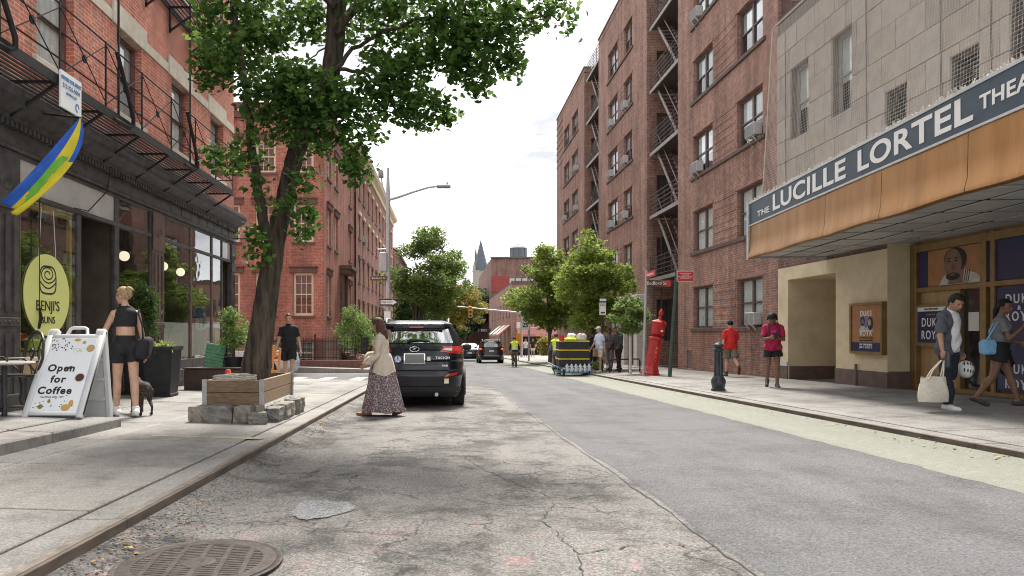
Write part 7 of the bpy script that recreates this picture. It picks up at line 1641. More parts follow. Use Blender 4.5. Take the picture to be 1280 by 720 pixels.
BINB = mat('bin black', (.02, .02, .022), (.032, .032, .034), 9, .6, .2); BINY = mat('bin yellow', (.62, .48, .03), (.7, .55, .05), 6, .5); WBAG = mat('white bag', (.6, .6, .57), (.7, .7, .68), 9, .6)
for k, lab in enumerate(('lowest black bin of the trailer stack', 'middle black bin of the trailer stack', 'topmost black bin of the trailer stack with goods on it')):
    t = thing('storage_bin', lab, 'bin', (tr.location.x - .02, 26.97, tr.location.z + .35 + .345 * k), 0, 'bins stacked on the delivery trailer'); b = MB(); b.bbox(-.58, .58, -.4, .4, 0, .30, .015)
    for x in [-.5 + .1 * q for q in range(11)]: b.box(x - .012, x + .012, -.415, -.4, .02, .28)
    b.build('body', BINB, t); b = MB(); b.bbox(-.6, .6, -.425, .42, .295, .343, .012); b.build('lid', BINY, t)
zt_ = tr.location.z + .35 + .345 * 3
for k, (x, y, s_, lab) in enumerate(((.3, 26.8, .2, 'white bag at the right end on top of the trailer bins'), (-.05, 26.95, .17, 'white bag in the middle on top of the trailer bins'))):
    b = MB(); b.soft((0, 0, .13), (s_, .2, .15), .7, 22, 14).lumps(.05, 9, k * 5); o = b.build('bag', WBAG, None, (tr.location.x + x, y, zt_)); tag(o, lab, 'bag')
b = MB(); b.soft((0, 0, .05), (.24, .16, .06), .6).lumps(.03, 12); tag(b.build('vest', mat('neon yellow', (.66, .82, .04)), None, (tr.location.x - .15, 26.62, zt_)), 'neon yellow vest folded on top of the trailer bins', 'vest')
b = MB(); b.lathe([(.001, 0), (.1, 0), (.12, .22), (.001, .22)], 12); tag(b.build('bucket', SIGNRED, None, (tr.location.x - .5, 26.6, zt_)), 'small red bucket at the left end on the trailer bins', 'bucket')
BOT = mat('bottle pale', (.55, .62, .66), (.65, .7, .72), 6, .3)
for k in range(6):
    b = MB(); b.lathe([(.075, 0), (.08, .2), (.03, .27), (.03, .3)], 10); tag(b.build('bottle', BOT, None, (tr.location.x - .32 + .17 * k, 26.42, tr.location.z + .19)), 'pale bottle on the trailer frame, %s in the row' % ('leftmost', 'second from the left', 'third from the left', 'third from the right', 'second from the right', 'rightmost')[k], 'bottle', 'bottles on the trailer frame')
# ------------------------------------------------------------------ people
def rx(a): return Matrix.Rotation(a, 3, 'X')
def ry_(a): return Matrix.Rotation(a, 3, 'Y')
def rz_m(a): return Matrix.Rotation(a, 3, 'Z')
def capsule(b, p, q, r0, r1, n=12):
    p, q = Vector(p), Vector(q); d = (q - p); L_ = d.length
    if L_ < 1e-6: return
    d /= L_; pts = []; rs = []
    for a in (80, 55, 28): pts.append(p - d * r0 * math.sin(R(a))); rs.append(r0 * math.cos(R(a)))
    for k in range(5): t = k / 4; pts.append(p.lerp(q, t)); rs.append(r0 + (r1 - r0) * t)
    for a in (28, 55, 80): pts.append(q + d * r1 * math.sin(R(a))); rs.append(r1 * math.cos(R(a)))
    b.tube(pts, rs, n)
def remesh(b, vox, smooth=3, sf=.5):
    me = bpy.data.meshes.new('tmp'); me.from_pydata(b.v, [], b.f); bm = bmesh.new(); bm.from_mesh(me); bmesh.ops.recalc_face_normals(bm, faces=bm.faces); bm.to_mesh(me); bm.free(); o = bpy.data.objects.new('tmp', me); TMP.objects.link(o)
    md = o.modifiers.new('r', 'REMESH'); md.mode = 'VOXEL'; md.voxel_size = vox; md.use_smooth_shade = True
    if smooth: m2 = o.modifiers.new('s', 'SMOOTH'); m2.factor = sf; m2.iterations = smooth
    vl = SC.view_layers[0]; vl.update(); r_ = bpy.data.meshes.new_from_object(o.evaluated_get(bpy.context.evaluated_depsgraph_get())); bpy.data.objects.remove(o); bpy.data.meshes.remove(me)
    return r_
TMP = bpy.data.collections.new('scratch'); COL.children.link(TMP)
EYE = mat('eye', (.02, .015, .012), rough=.2); LIP = mat('lip', (.30, .10, .085), rough=.5)
class Person:
    def __init__(s, label, x, y, z, heading, H, sex, skin, pose, group=None, vox=.014, build=1.0):
        P = dict(lean=0, side=0, Lh=0, Lk=0, Rh=0, Rk=0, Lf=None, Rf=None, La=0, Lab=8, Le=8, Lin=0, Ra=0, Rab=8, Re=8, Rin=0, hp=0, hy=0, twist=0); P.update(pose); s.P = P; s.label = label; k = H / 1.75; s.k = k; f = sex == 'f'; s.f = f
        T = rx(R(-P['lean'])) @ rz_m(R(P['twist'])); J = {}; pel = Vector((0, 0, .95)); up = lambda v: pel + T @ (Vector(v) - pel)
        J['pel'] = pel; J['waist'] = up((0, .0, 1.10)); J['chest'] = up((0, 0, 1.30)); J['neck0'] = up((0, -.015, 1.465)); Hd = T @ rz_m(R(P['hy'])) @ rx(R(-P['hp'])); s.Hd = Hd
        J['neck1'] = J['neck0'] + Hd @ Vector((0, .018, .085)); J['head'] = J['neck1'] + Hd @ Vector((0, .022, .082))
        sw = .15 if f else .172
        for S, sg in (('L', -1), ('R', 1)):
            J[S + 'sh'] = up((sg * sw, -.01, 1.392)); a, ab, e, inn = (R(P[S + q]) for q in ('a', 'ab', 'e', 'in'))
            d = T @ Vector((sg * math.sin(ab), math.sin(a) * math.cos(ab), -math.cos(a) * math.cos(ab))); J[S + 'el'] = J[S + 'sh'] + d * .295
            d2 = T @ (rz_m(sg * inn) @ Vector((sg * math.sin(ab) * math.cos(e), math.sin(a + e) * math.cos(ab), -math.cos(a + e) * math.cos(ab)))); J[S + 'wr'] = J[S + 'el'] + d2.normalized() * .255; J[S + 'hd'] = J[S + 'wr'] + d2.normalized() * .095
            h, kn = R(P[S + 'h']), R(P[S + 'k']); J[S + 'hip'] = pel + Vector((sg * .088, 0, -.03)); J[S + 'kn'] = J[S + 'hip'] + Vector((sg * .012, math.sin(h), -math.cos(h))) * .43
            g = h - kn; J[S + 'an'] = J[S + 'kn'] + Vector((0, math.sin(g), -math.cos(g))) * .425; ft = P[S + 'f']; ft = R(ft) if ft is not None else max(0, min(R(50), -g * .55)) ; fd = Vector((sg * .12, math.cos(ft), -math.sin(ft))).normalized(); J[S + 'heel'] = J[S + 'an'] + Vector((0, 0, -.035)) - fd * .045 + Vector((0, 0, .02 * math.sin(ft))); J[S + 'toe'] = J[S + 'an'] + Vector((0, 0, -.05)) + fd * .165
        low = min(min(J[S + 'heel'].z - .033, J[S + 'toe'].z - .022) for S in 'LR')
        for q in J: J[q] = (J[q] - Vector((0, 0, low)))
        s.J = J; b = MB(); bw = build
        b.ell(J['pel'] + Vector((0, -.01, .0)), ((.165 if f else .155) * bw, .115 * bw, .125), 16, 12, rot=T); b.ell(J['waist'], ((.122 if f else .142) * bw, .098 * bw, .13), 16, 12, rot=T); b.ell(J['chest'], ((.145 if f else .168) * bw, .112 * bw, .16), 16, 12, rot=T); b.ell(J['chest'] + T @ Vector((0, -.01, .09)), (.15 if f else .175, .095, .085), 16, 12, rot=T)
        capsule(b, J['pel'], J['chest'], .12 * bw, .12 * bw)
        for S, sg in (('L', -1), ('R', 1)):
            b.ell(J['pel'] + Vector((sg * .075, -.07 if f else -.05, -.03)), (.085, .07, .09), 12, 10)
            if f: b.ell(J['chest'] + T @ Vector((sg * .07, .075, .0)), (.06, .055, .06), 12, 10)
            capsule(b, J['neck0'] + T @ Vector((0, 0, -.025)), J[S + 'sh'] + T @ Vector((0, 0, -.006)), .058, .048 if f else .057); capsule(b, J['neck0'] + T @ Vector((0, 0, .02)), J[S + 'sh'].lerp(J['neck0'], .35), .042, .04); capsule(b, J[S + 'sh'], J[S + 'el'], (.045 if f else .052), (.036 if f else .041)); capsule(b, J[S + 'el'], J[S + 'wr'], (.037 if f else .043), .026)
            hp_, kn_, an_ = J[S + 'hip'], J[S + 'kn'], J[S + 'an']; capsule(b, hp_, kn_, (.088 if f else .086) * bw, .055, 14); capsule(b, kn_, kn_.lerp(an_, .35), .054, .054); capsule(b, kn_.lerp(an_, .3), an_, .053, .036); g = (an_ - kn_).normalized(); bk = Vector((0, g.z, -g.y)); b.ell(kn_.lerp(an_, .27) + bk * .018, (.05, .05, .115), 12, 10, rot=Vector((0, 0, -1)).rotation_difference(g).to_matrix())
            capsule(b, J[S + 'heel'], J[S + 'toe'], .036, .027); capsule(b, an_, J[S + 'heel'], .036, .034); capsule(b, an_, J[S + 'heel'].lerp(J[S + 'toe'], .6), .034, .03)
        capsule(b, J['neck0'] - T @ Vector((0, 0, .04)), J['neck1'] + Hd @ Vector((0, 0, .03)), .06 if not f else .052, .05 if not f else .045)
        h0 = J['head']
        def hd(v): return h0 + Hd @ Vector(v)
        s.hdp = hd
        b.ell(hd((0, -.01, .025)), (.075, .096, .098), 18, 14, rot=Hd); b.ell(hd((0, .022, -.045)), (.058, .066, .066), 14, 10, rot=Hd); b.ell(hd((0, .05, -.082)), (.034, .032, .026), 10, 8, rot=Hd)
        capsule(b, hd((0, .082, .012)), hd((0, .106, -.03)), .010, .016, 8); b.ell(hd((0, .072, .028)), (.056, .018, .014), 10, 6, rot=Hd); b.ell(hd((0, .083, -.062)), (.024, .012, .012), 10, 6, rot=Hd)
        for sg in (-1, 1): b.ell(hd((sg * .076, -.012, -.008)), (.012, .022, .033), 10, 8, rot=Hd); b.ell(hd((sg * .042, .06, -.02)), (.02, .02, .022), 10, 6, rot=Hd)
        b.v = [tuple(Vector(v) * k) for v in b.v]
        me = remesh(b, vox * k, 2); s.me = me
        n = len(me.vertices); co = np.empty(n * 3, np.float32); me.vertices.foreach_get('co', co); s.co = co.reshape(-1, 3); nr = np.empty(n * 3, np.float32); me.vertices.foreach_get('normal', nr); s.nr = nr.reshape(-1, 3)
        s.bones = [('head', 'neck1', 'head', .10), ('neck', 'neck0', 'neck1', .055), ('torso', 'pel', 'neck0', .14)]
        for S in 'LR': s.bones += [(S + 'arm', S + 'sh', S + 'el', .05), (S + 'fore', S + 'el', S + 'wr', .036), (S + 'thigh', S + 'hip', S + 'kn', .078), (S + 'shin', S + 'kn', S + 'an', .046), (S + 'foot', S + 'heel', S + 'toe', .036)]
        D = []; TT = []
        for nm, p, q, r_ in s.bones:
            p = np.array(J[p] * k); q = np.array(J[q] * k); d = q - p; t = ((s.co - p) @ d) / (d @ d); tc_ = np.clip(t, 0, 1); D.append(np.linalg.norm(s.co - (p + tc_[:, None] * d), axis=1) / (r_ * k)); TT.append(t)
        s.bi = np.argmin(np.array(D), 0); s.T = np.array(TT); s.names = [q[0] for q in s.bones]
        me.materials.append(skin); me.polygons.foreach_set('use_smooth', [True] * len(me.polygons))
        # hands, eyes and mouth, merged into the same body mesh
        hb = MB()
        for S, sg in (('L', -1), ('R', 1)):
            w0, h1 = J[S + 'wr'], J[S + 'hd']; d = (h1 - w0).normalized(); grip = P.get(S + 'grip', .35); pn = P.get(S + 'palm'); pn = Vector(pn) if pn else Vector((-sg, 0, 0)); pn = (pn - d * pn.dot(d)).normalized(); sd = d.cross(pn)
            if sd.y < 0 and abs(d.z) > .4: sd = -sd
            rot = Matrix((sd, pn, d)).transposed(); hb.ell(w0 + d * .048, (.040, .016, .055), 12, 8, 0, rot); capsule(hb, w0 - d * .02, w0 + d * .03, .025, .024, 8)
            for i, ln in enumerate((.066, .075, .070, .055)):
                base = w0 + d * .088 + sd * (.030 - .020 * i); a1 = grip * .8; a2 = grip * 1.9; p1 = base + (d * math.cos(a1) + pn * math.sin(a1)) * ln * .55; p2 = p1 + (d * math.cos(a2) + pn * math.sin(a2)) * ln * .45; capsule(hb, base, p1, .0095, .0085, 7); capsule(hb, p1, p2, .0085, .0065, 7)
            tb = w0 + d * .03 + sd * .032; t1 = tb + (d * .75 + sd * .6 + pn * .35).normalized() * .04; capsule(hb, tb, t1, .0125, .0105, 7); capsule(hb, t1, t1 + (d * .95 + sd * .15 + pn * .4).normalized() * .03, .010, .008, 7)
        for sg in (-1, 1): hb.ell(hd((sg * .033, .079, .006)), (.012, .008, .007), 8, 6, 1, Hd); capsule(hb, hd((sg * .018, .089, .028)), hd((sg * .05, .077, .029)), .0045, .0035, 6); 
        hb.m[-0:] = hb.m
        hb.ell(hd((0, .092, -.062)), (.022, .006, .006), 8, 5, 2, Hd)
        hb.v = [tuple(Vector(v) * k) for v in hb.v]
        hm = hb.mesh('hands', [skin, EYE, LIP]); bm = bmesh.new(); bm.from_mesh(me); bm.from_mesh(hm); me2 = bpy.data.meshes.new('person'); bm.to_mesh(me2); bm.free(); bpy.data.meshes.remove(hm)
        for m_ in (skin, EYE, LIP): me2.materials.append(m_)
        me2.polygons.foreach_set('use_smooth', [True] * len(me2.polygons)); s.obj = obj('person', me2, None, (x, y, z), R(heading)); tag(s.obj, label, 'person', group)
        s.faces = [tuple(p.vertices) for p in me.polygons]
        s.tri = s.faces
    def t(s, nm): return s.T[s.names.index(nm)]
    def isb(s, *nm): return np.isin(s.bi, [s.names.index(q) for q in nm])
    def garment(s, name, mask, off, m, label=None, fold=.006, fs=28, mats=None, fmat=None):
        """cloth following the body where mask holds, pushed out along the normals"""
        if name in ('shoes', 'sandals', 'socks'):
            for S in 'LR': s.garment(name[:-1] if name != 'shoes' else 'shoe', mask & s.isb(S + 'foot', S + 'shin'), off, m, label, fold, fs)
            return None
        off = np.broadcast_to(np.asarray(off, np.float32), mask.shape); c = s.co
        if name in ('shorts', 'trousers') and fold > .004: off = off * np.clip((s.J['pel'].z + .04 - c[:, 2] / s.k) / .16, .25, 1)
        fo = fold * (np.sin(c[:, 2] * fs + 3 * np.sin(c[:, 0] * 17)) * .6 + np.sin(c[:, 0] * fs * 1.3 + c[:, 2] * fs * .7 + 2) * .4); v = c + s.nr * (off + fo * np.clip(off / .015, 0, 1.5))[:, None]
        fs_ = [f for f in s.faces if all(mask[i] for i in f)]
        if not fs_: return None
        used = sorted({i for f in fs_ for i in f}); ix = {q: i for i, q in enumerate(used)}; me = bpy.data.meshes.new(name); F2 = [tuple(ix[i] for i in f) for f in fs_]; V2 = v[used].tolist()
        # hem: turn the open edge back towards the body
        ec = {}
        for f in F2:
            for a, c_ in zip(f, f[1:] + f[:1]): ec[(a, c_)] = 1
        bd = [e for e in ec if (e[1], e[0]) not in ec]
        # tidy the hem: smooth boundary vertices
        nb = {}
        for a, c_ in bd: nb.setdefault(a, []).append(c_); nb.setdefault(c_, []).append(a)
        for _ in range(4):
            old = {q: V2[q] for q in nb}
            for q, ns in nb.items():
                if len(ns) == 2: V2[q] = [(old[q][i] * 2 + old[ns[0]][i] + old[ns[1]][i]) / 4 for i in range(3)]
        inner = {}
        for q in nb:
            inner[q] = len(V2); o_ = s.co[used[q]] + s.nr[used[q]] * .001; V2.append([.35 * V2[q][i] + .65 * float(o_[i]) for i in range(3)])
        for a, c_ in bd: F2.append((c_, a, inner[a], inner[c_]))
        me.from_pydata(V2, [], F2); 
        for q in (mats or [m]): me.materials.append(q)
        if fmat is not None:
            mi = [fmat(np.mean([V2[i] for i in f], axis=0)) for f in F2]; me.polygons.foreach_set('material_index', mi)
        me.polygons.foreach_set('use_smooth', [True] * len(me.polygons)); me.update(); o = obj(name, me, s.obj)
        if label: o['label'] = label
        return o
    # masks
    def top(s, sleeve=.6, lo=.0, hi=1.35, hem=0):
        tt = s.t('torso'); a = (s.isb('torso') & ((tt > lo) | ((lo <= 0) & (s.co[:, 2] > (s.J['pel'].z - .05 - hem * .45) * s.k))) & (tt < hi))
        if lo <= 0: a |= s.isb('Lthigh', 'Rthigh') & (np.minimum(s.t('Lthigh'), s.t('Rthigh')) < hem) & (s.co[:, 2] > (s.J['pel'].z - .02 - hem * .4) * s.k)
        sl = s.isb('Larm', 'Rarm') & (np.where(s.isb('Larm'), s.t('Larm'), s.t('Rarm')) < sleeve)
        a |= sl if sleeve > 0 else False
        if sleeve > 1: a |= s.isb('Larm', 'Rarm') | (s.isb('Lfore', 'Rfore') & (np.where(s.isb('Lfore'), s.t('Lfore'), s.t('Rfore')) < sleeve - 1))
        if hi > .9: a |= s.isb('neck') & (np.where(True, s.t('neck'), 0) < .28)
        return a
    def shirt(s, base=.010, add=.016, drape=.034, low=.012):
        t = s.t('torso'); o = s.flare(base, add, 'arm', .25, .8); b_ = s.isb('torso'); o = o + np.where(b_, drape * np.exp(-((t - .3) / .2) ** 2) + low * np.clip((.35 - t) / .25, 0, 1), 0); return (o + np.where(s.isb('Lthigh', 'Rthigh'), low + .008, 0)).astype(np.float32)
    def legs(s, t0=-1, t1=.55, waist=.28):
        tt = s.t('torso'); a = s.isb('torso') & (tt < waist); th_ = np.where(s.isb('Lthigh'), s.t('Lthigh'), s.t('Rthigh')); sh_ = np.where(s.isb('Lshin'), s.t('Lshin'), s.t('Rshin'))
        a |= s.isb('Lthigh', 'Rthigh') & (th_ < min(t1, 2)); 
        if t1 > 1: a |= s.isb('Lthigh', 'Rthigh') | (s.isb('Lshin', 'Rshin') & (sh_ < t1 - 1))
        return a
    def feet(s, ank=.965): 
        sh_ = np.where(s.isb('Lshin'), s.t('Lshin'), s.t('Rshin')); return s.isb('Lfoot', 'Rfoot') | (s.isb('Lshin', 'Rshin') & (sh_ > ank))
    def flare(s, base, add, which='thigh', t0=0., t1=.6):
        t = np.where(s.isb('L' + which), s.t('L' + which), s.t('R' + which)); m_ = s.isb('L' + which, 'R' + which); return np.where(m_, base + add * np.clip((t - t0) / (t1 - t0), 0, 1), base).astype(np.float32)
    def local_head(s):
        M = np.array(s.Hd); return ((s.co / s.k) - np.array(s.J['head'])) @ M
    def hair(s, m, kind='short', thick=.014):
        q = s.local_head(); hm = s.isb('head')
        front = q[:, 1] < .052 + .35 * (q[:, 2] - .045)
        mask = hm & (q[:, 2] > -.035 - .25 * q[:, 1] * 0) & ((q[:, 2] > .062) | ((q[:, 1] < .03) & (q[:, 2] > .0)) | (q[:, 1] < -.03)) & (q[:, 2] > (-.055 if kind != 'short' else -.045))
        nz_ = np.array([mnoise.noise(Vector(p) * 38) for p in q[mask]]) if mask.any() else 0; off = np.zeros(len(mask), np.float32); off[mask] = thick + .006 * nz_; 
        if kind in ('curly', 'afro'): off[mask] += .012 + .006 * nz_
        return s.garment('hair', mask, off, m, fold=0)
    def hair_blob(s, name, parts, m, vox=.012):
        b = MB()
        for c, r_ in parts: b.ell(s.hdp(c) * s.k, tuple(q * s.k for q in r_), 14, 10, rot=s.Hd)
        me = remesh(b, vox, 1); me.materials.append(m); return obj(name, me, s.obj)
    def w(s, j): # joint in world
        return s.obj.matrix_basis @ (s.J[j] * s.k)
    def local(s, j): return s.J[j] * s.k
skinm = lambda n, c: mat('skin ' + n, c, tuple(q * .82 for q in c), 14, .5, .05, local=True)
SK1 = skinm('light', (.56, .33, .235)); SK2 = skinm('tan', (.42, .235, .15)); SK3 = skinm('brown', (.21, .11, .068)); SK4 = skinm('dark', (.12, .065, .042))
cl = lambda n, c, c2=None, sc=20, rough=.85: mat('cloth ' + n, c, c2 or tuple(q * 1.35 for q in c), sc, rough, .25, local=True)
C_BLK = cl('black', (.010, .010, .012)); C_NAVY = cl('navy', (.014, .018, .03)); C_RED = cl('red', (.55, .018, .018), (.62, .03, .03)); C_PINK = cl('crimson', (.36, .014, .06), (.42, .02, .08)); C_WHT = cl('white', (.62, .63, .66), (.7, .7, .72)); C_GRY = cl('grey', (.13, .135, .145)); C_KHK = cl('khaki', (.13, .12, .095)); C_OVR = cl('slate overshirt', (.06, .068, .085)); C_VEST = cl('lime vest', (.52, .72, .04), (.6, .8, .06)); C_LBL = cl('pale blue', (.50, .58, .72)); C_CRM = cl('cream shorts', (.60, .56, .48)); SHOE = cl('dark shoe', (.05, .045, .045)); SHOEW = cl('white shoe', (.6, .6, .6), (.72, .72, .72)); SHOEB = cl('brown boot', (.09, .04, .025))
H_BLK = mat('hair black', (.008, .007, .006), (.022, .018, .016), 60, .6, .6, spec=.25, stretch=(1, 1, .2), local=True); H_BRN = mat('hair brown', (.05, .025, .017), (.11, .055, .035), 50, .6, .6, spec=.25, stretch=(1, 1, .2), local=True); H_BLD = mat('hair dark blond', (.26, .17, .09), (.42, .30, .17), 60, .6, .6, spec=.3, stretch=(1, 1, .3), local=True)
REFL = mat('reflective tape', (.6, .62, .62), rough=.4)
# 1 woman in black sportswear, back to us, dog at her feet
wx, wy = px(157, 9.15), 9.15
p = Person('woman with pinned up blond hair in black crop top and shorts by the sandwich board', wx, wy, walk(wx, wy), 36, 1.72, 'f', SK1, dict(Lh=9, Lk=3, Rh=-9, Rk=4, La=30, Lab=18, Le=14, Ra=4, Rab=12, Re=14, hy=40, lean=2), vox=.011)
tt = p.t('torso'); zt_ = p.co[:, 2]
p.garment('crop_top', (p.isb('torso', 'neck', 'Larm', 'Rarm') & (tt > .50) & (p.t('neck') < .34) & (np.abs(p.co[:, 0]) < np.where(tt > .8, .155 - .06 * np.clip((tt - .8) / .25, 0, 1), .3)) & (p.isb('torso', 'neck') | (np.abs(p.co[:, 0]) < .14))), .009, C_BLK, fold=.003); p.garment('shorts', p.legs(t1=.47, waist=.30), p.flare(.008, .004), C_BLK, fold=.003)
p.garment('socks', p.isb('Lshin', 'Rshin') & (np.where(p.isb('Lshin'), p.t('Lshin'), p.t('Rshin')) > .86), .006, C_WHT, fold=.001); p.garment('shoes', p.feet(.95), .013, SHOEW, fold=.004)
p.hair(H_BLD, 'updo', .014); p.hair_blob('hair_bun', [((0, -.115, .035), (.05, .035, .06)), ((.01, -.125, .075), (.038, .03, .04)), ((-.01, -.10, .10), (.05, .04, .03))], H_BLD); p.hair_blob('hair_clip', [((.02, -.14, .05), (.03, .016, .05))], H_BRN, .009)
hb = p.w('Rsh'); b = MB(); b.soft((0, 0, 0), (.085, .16, .15), .5).lumps(.02, 9); t = thing('shoulder_bag', 'black shoulder bag hanging at the right side of the woman in black', 'bag', (hb.x + .10, hb.y - .02, hb.z - .46)); t.rotation_euler = (0, R(8), R(10)); b.build('bag_body', C_BLK, t)
b = MB(); b.tube([(0, -.12, .12), (-.04, -.10, .3), (-.12, -.06, .45), (-.14, .0, .5), (-.12, .06, .45), (-.03, .1, .3), (0, .12, .12)], .012, 6); b.build('strap', C_BLK, t)
# dog
DOGM = mat('brindle fur', (.022, .016, .013), (.13, .10, .08), 22, .9, .5, detail=8, local=True, stretch=(3, 1, 1), lo=.45, hi=.75)
dx, dy = px(174, 9.45), 9.5; b = MB()
def cp(*a): capsule(b, *a)
b.ell((0, .10, .36), (.095, .16, .115), 14, 10); b.ell((0, -.14, .37), (.08, .14, .09), 14, 10); cp((0, .2, .38), (0, -.2, .39), .085, .075); b.ell((0, -.22, .36), (.085, .08, .09), 12, 8); cp((0, .2, .42), (0, .34, .50), .065, .06); b.ell((0, .40, .52), (.062, .075, .06), 12, 10); cp((0, .42, .505), (0, .515, .49), .04, .028); cp((0, -.27, .42), (0, -.33, .36), .018, .010); cp((.01, -.33, .36), (.02, -.35, .26), .011, .006)
for sg in (-1, 1):
    cp((sg * .06, .17, .33), (sg * .065, .16, .17), .038, .022); cp((sg * .065, .16, .17), (sg * .065, .17, .04), .021, .017); cp((sg * .065, .17, .025), (sg * .065, .21, .02), .022, .018)
    cp((sg * .06, -.2, .33), (sg * .07, -.15, .21), .055, .034); cp((sg * .07, -.15, .21), (sg * .07, -.27, .12), .030, .019); cp((sg * .07, -.27, .12), (sg * .07, -.25, .03), .018, .015); cp((sg * .07, -.25, .022), (sg * .07, -.20, .018), .02, .017); cp((sg * .045, .385, .565), (sg * .075, .37, .60), .02, .009)
me = remesh(b, .010, 2); me.materials.append(DOGM); dg_ = obj('dog', me, None, (dx, dy, walk(dx, dy)), R(40)); tag(dg_, 'small brindle dog standing behind the legs of the woman in black', 'dog')
b = MB(); b.tube([(.07 * math.cos(a), .27 + .03 * math.sin(a), .45 + .06 * math.sin(a)) for a in [k * .52 for k in range(12)]], .012, 6, closed=True); b.build('collar', C_RED, dg_)
# 2 woman in a patterned skirt walking left
wx, wy = px(478, 11.15), 11.15; zr = road(wx, wy)
p = Person('woman with long brown hair, cream knit top and patterned skirt walking in the road', wx, wy, zr, 78, 1.62, 'f', SK2, dict(Lh=20, Lk=6, Rh=-16, Rk=14, Rf=18, La=6, Lab=10, Le=50, Lin=10, Ra=22, Rab=10, Re=56, Rin=6, lean=4, hp=10, hy=-18), vox=.011)
KNIT = mat('cream knit', (.46, .39, .31), (.60, .53, .44), 55, .95, .8, local=True, detail=3)
o = p.garment('knit_top', p.top(1.72, lo=.12, hi=1.35), np.where(p.isb('torso', 'Lthigh', 'Rthigh'), .018 + .20 * np.clip(1.06 - p.co[:, 2] / p.k, 0, .26), .018 + .012 * np.clip(np.where(p.isb('Lfore'), p.t('Lfore'), np.where(p.isb('Rfore'), p.t('Rfore'), 0)), 0, .8) * 2).astype(np.float32), KNIT, fold=.010, fs=34)
b = MB(); vs = []; n_ = 56; zt_ = p.local('waist').z + .02; zb_ = zt_ - .33
for j in range(9):
    f = j / 8
    for k in range(n_):
        a = 2 * math.pi * k / n_; fo = 1 + .05 * f * math.sin(7 * a + 1) + .03 * f * math.sin(13 * a); vs.append(((.128 + .085 * f ** .7) * math.cos(a) * fo, (.112 + .10 * f ** .7) * math.sin(a) * fo - .015, zt_ + (zb_ - zt_) * f + .03 * f * math.sin(3 * a + .5)))
b.add(vs, [(j * n_ + k, j * n_ + (k + 1) % n_, (j + 1) * n_ + (k + 1) % n_, (j + 1) * n_ + k) for j in range(8) for k in range(n_)], 0, True); b.build('knit_hem', KNIT, p.obj)
# bell cuffs
for S in 'LR':
    e, w_ = p.local(S + 'el'), p.local(S + 'wr'); d = (w_ - e).normalized(); b = MB(); pts = [e.lerp(w_, .35), e.lerp(w_, .6), e.lerp(w_, .8), e.lerp(w_, .9) - Vector((0, 0, .02)), e.lerp(w_, .86) - Vector((0, 0, .05))]; b.tube(pts, [.05, .062, .075, .07, .04], 14); b.v = [tuple(Vector(v) + Vector((0, 0, .012 * math.sin(v[0] * 90 + v[2] * 70)))) for v in b.v]; b.build('cuff', KNIT, p.obj)
SKM = bpy.data.materials.new('flower print'); SKM.use_nodes = True; n = SKM.node_tree.nodes; l = SKM.node_tree.links; bs = n['Principled BSDF']; bs.inputs['Roughness'].default_value = .85
g = n.new('ShaderNodeTexCoord'); vo = n.new('ShaderNodeTexVoronoi'); vo.inputs['Scale'].default_value = 40; l.new(g.outputs['Object'], vo.inputs['Vector']); r1 = n.new('ShaderNodeValToRGB'); e = r1.color_ramp.elements; e[0].position = .25; e[0].color = (.50, .44, .42, 1); e[1].position = .52; e[1].color = (.13, .098, .098, 1); l.new(vo.outputs['Distance'], r1.inputs[0])
hs = n.new('ShaderNodeMix'); hs.data_type = 'RGBA'; hs.blend_type = 'MULTIPLY'; hs.inputs[0].default_value = .55; l.new(r1.outputs[0], hs.inputs[6]); cr2 = n.new('ShaderNodeValToRGB'); cr2.color_ramp.elements[0].color = (1, .75, .75, 1); cr2.color_ramp.elements[1].color = (.75, .8, 1, 1); sp2 = n.new('ShaderNodeSeparateColor'); l.new(vo.outputs['Color'], sp2.inputs[0]); l.new(sp2.outputs[0], cr2.inputs[0]); l.new(cr2.outputs[0], hs.inputs[7]); l.new(hs.outputs[2], bs.inputs['Base Color'])
b = MB(); n_ = 64; lv = 18; vs = []; zw = p.local('pel').z - .02; zl = .075
for j in range(lv + 1):
    f = j / lv; z = zw + (zl - zw) * f; ry2 = .175 + .14 * f ** .9; rx2 = .176 + .055 * f ** .8
    for k in range(n_):
        a = 2 * math.pi * k / n_; fo = 1 + (.10 * f ** .7) * math.sin(9 * a + 1.2 * f) + .05 * f * math.sin(17 * a + 2); x_ = rx2 * math.cos(a) * fo; y_ = ry2 * math.sin(a) * fo + .02 - .05 * f * (1 if math.sin(a) < 0 else -.2) ; vs.append((x_, y_ - .02, z + .012 * math.sin(5 * a) * f))
b.add(vs, [(j * n_ + k, j * n_ + (k + 1) % n_, (j + 1) * n_ + (k + 1) % n_, (j + 1) * n_ + k) for j in range(lv) for k in range(n_)], 0, True); b.build('skirt', SKM, p.obj)
p.garment('sandals', p.feet(.99) & (p.co[:, 2] < .055), .008, cl('tan sandal', (.16, .075, .04)), fold=0)
p.hair(H_BRN, 'long', .018); p.hair_blob('long_hair', [((0, -.05, .03), (.088, .085, .10)), ((0, -.085, -.06), (.085, .06, .10)), ((0, -.105, -.14), (.085, .05, .10)), ((.01, -.11, -.22), (.07, .04, .08)), ((-.03, -.1, -.25), (.04, .03, .06)), ((.07, -.04, -.08), (.025, .05, .11)), ((-.07, -.04, -.08), (.025, .05, .11))], H_BRN)
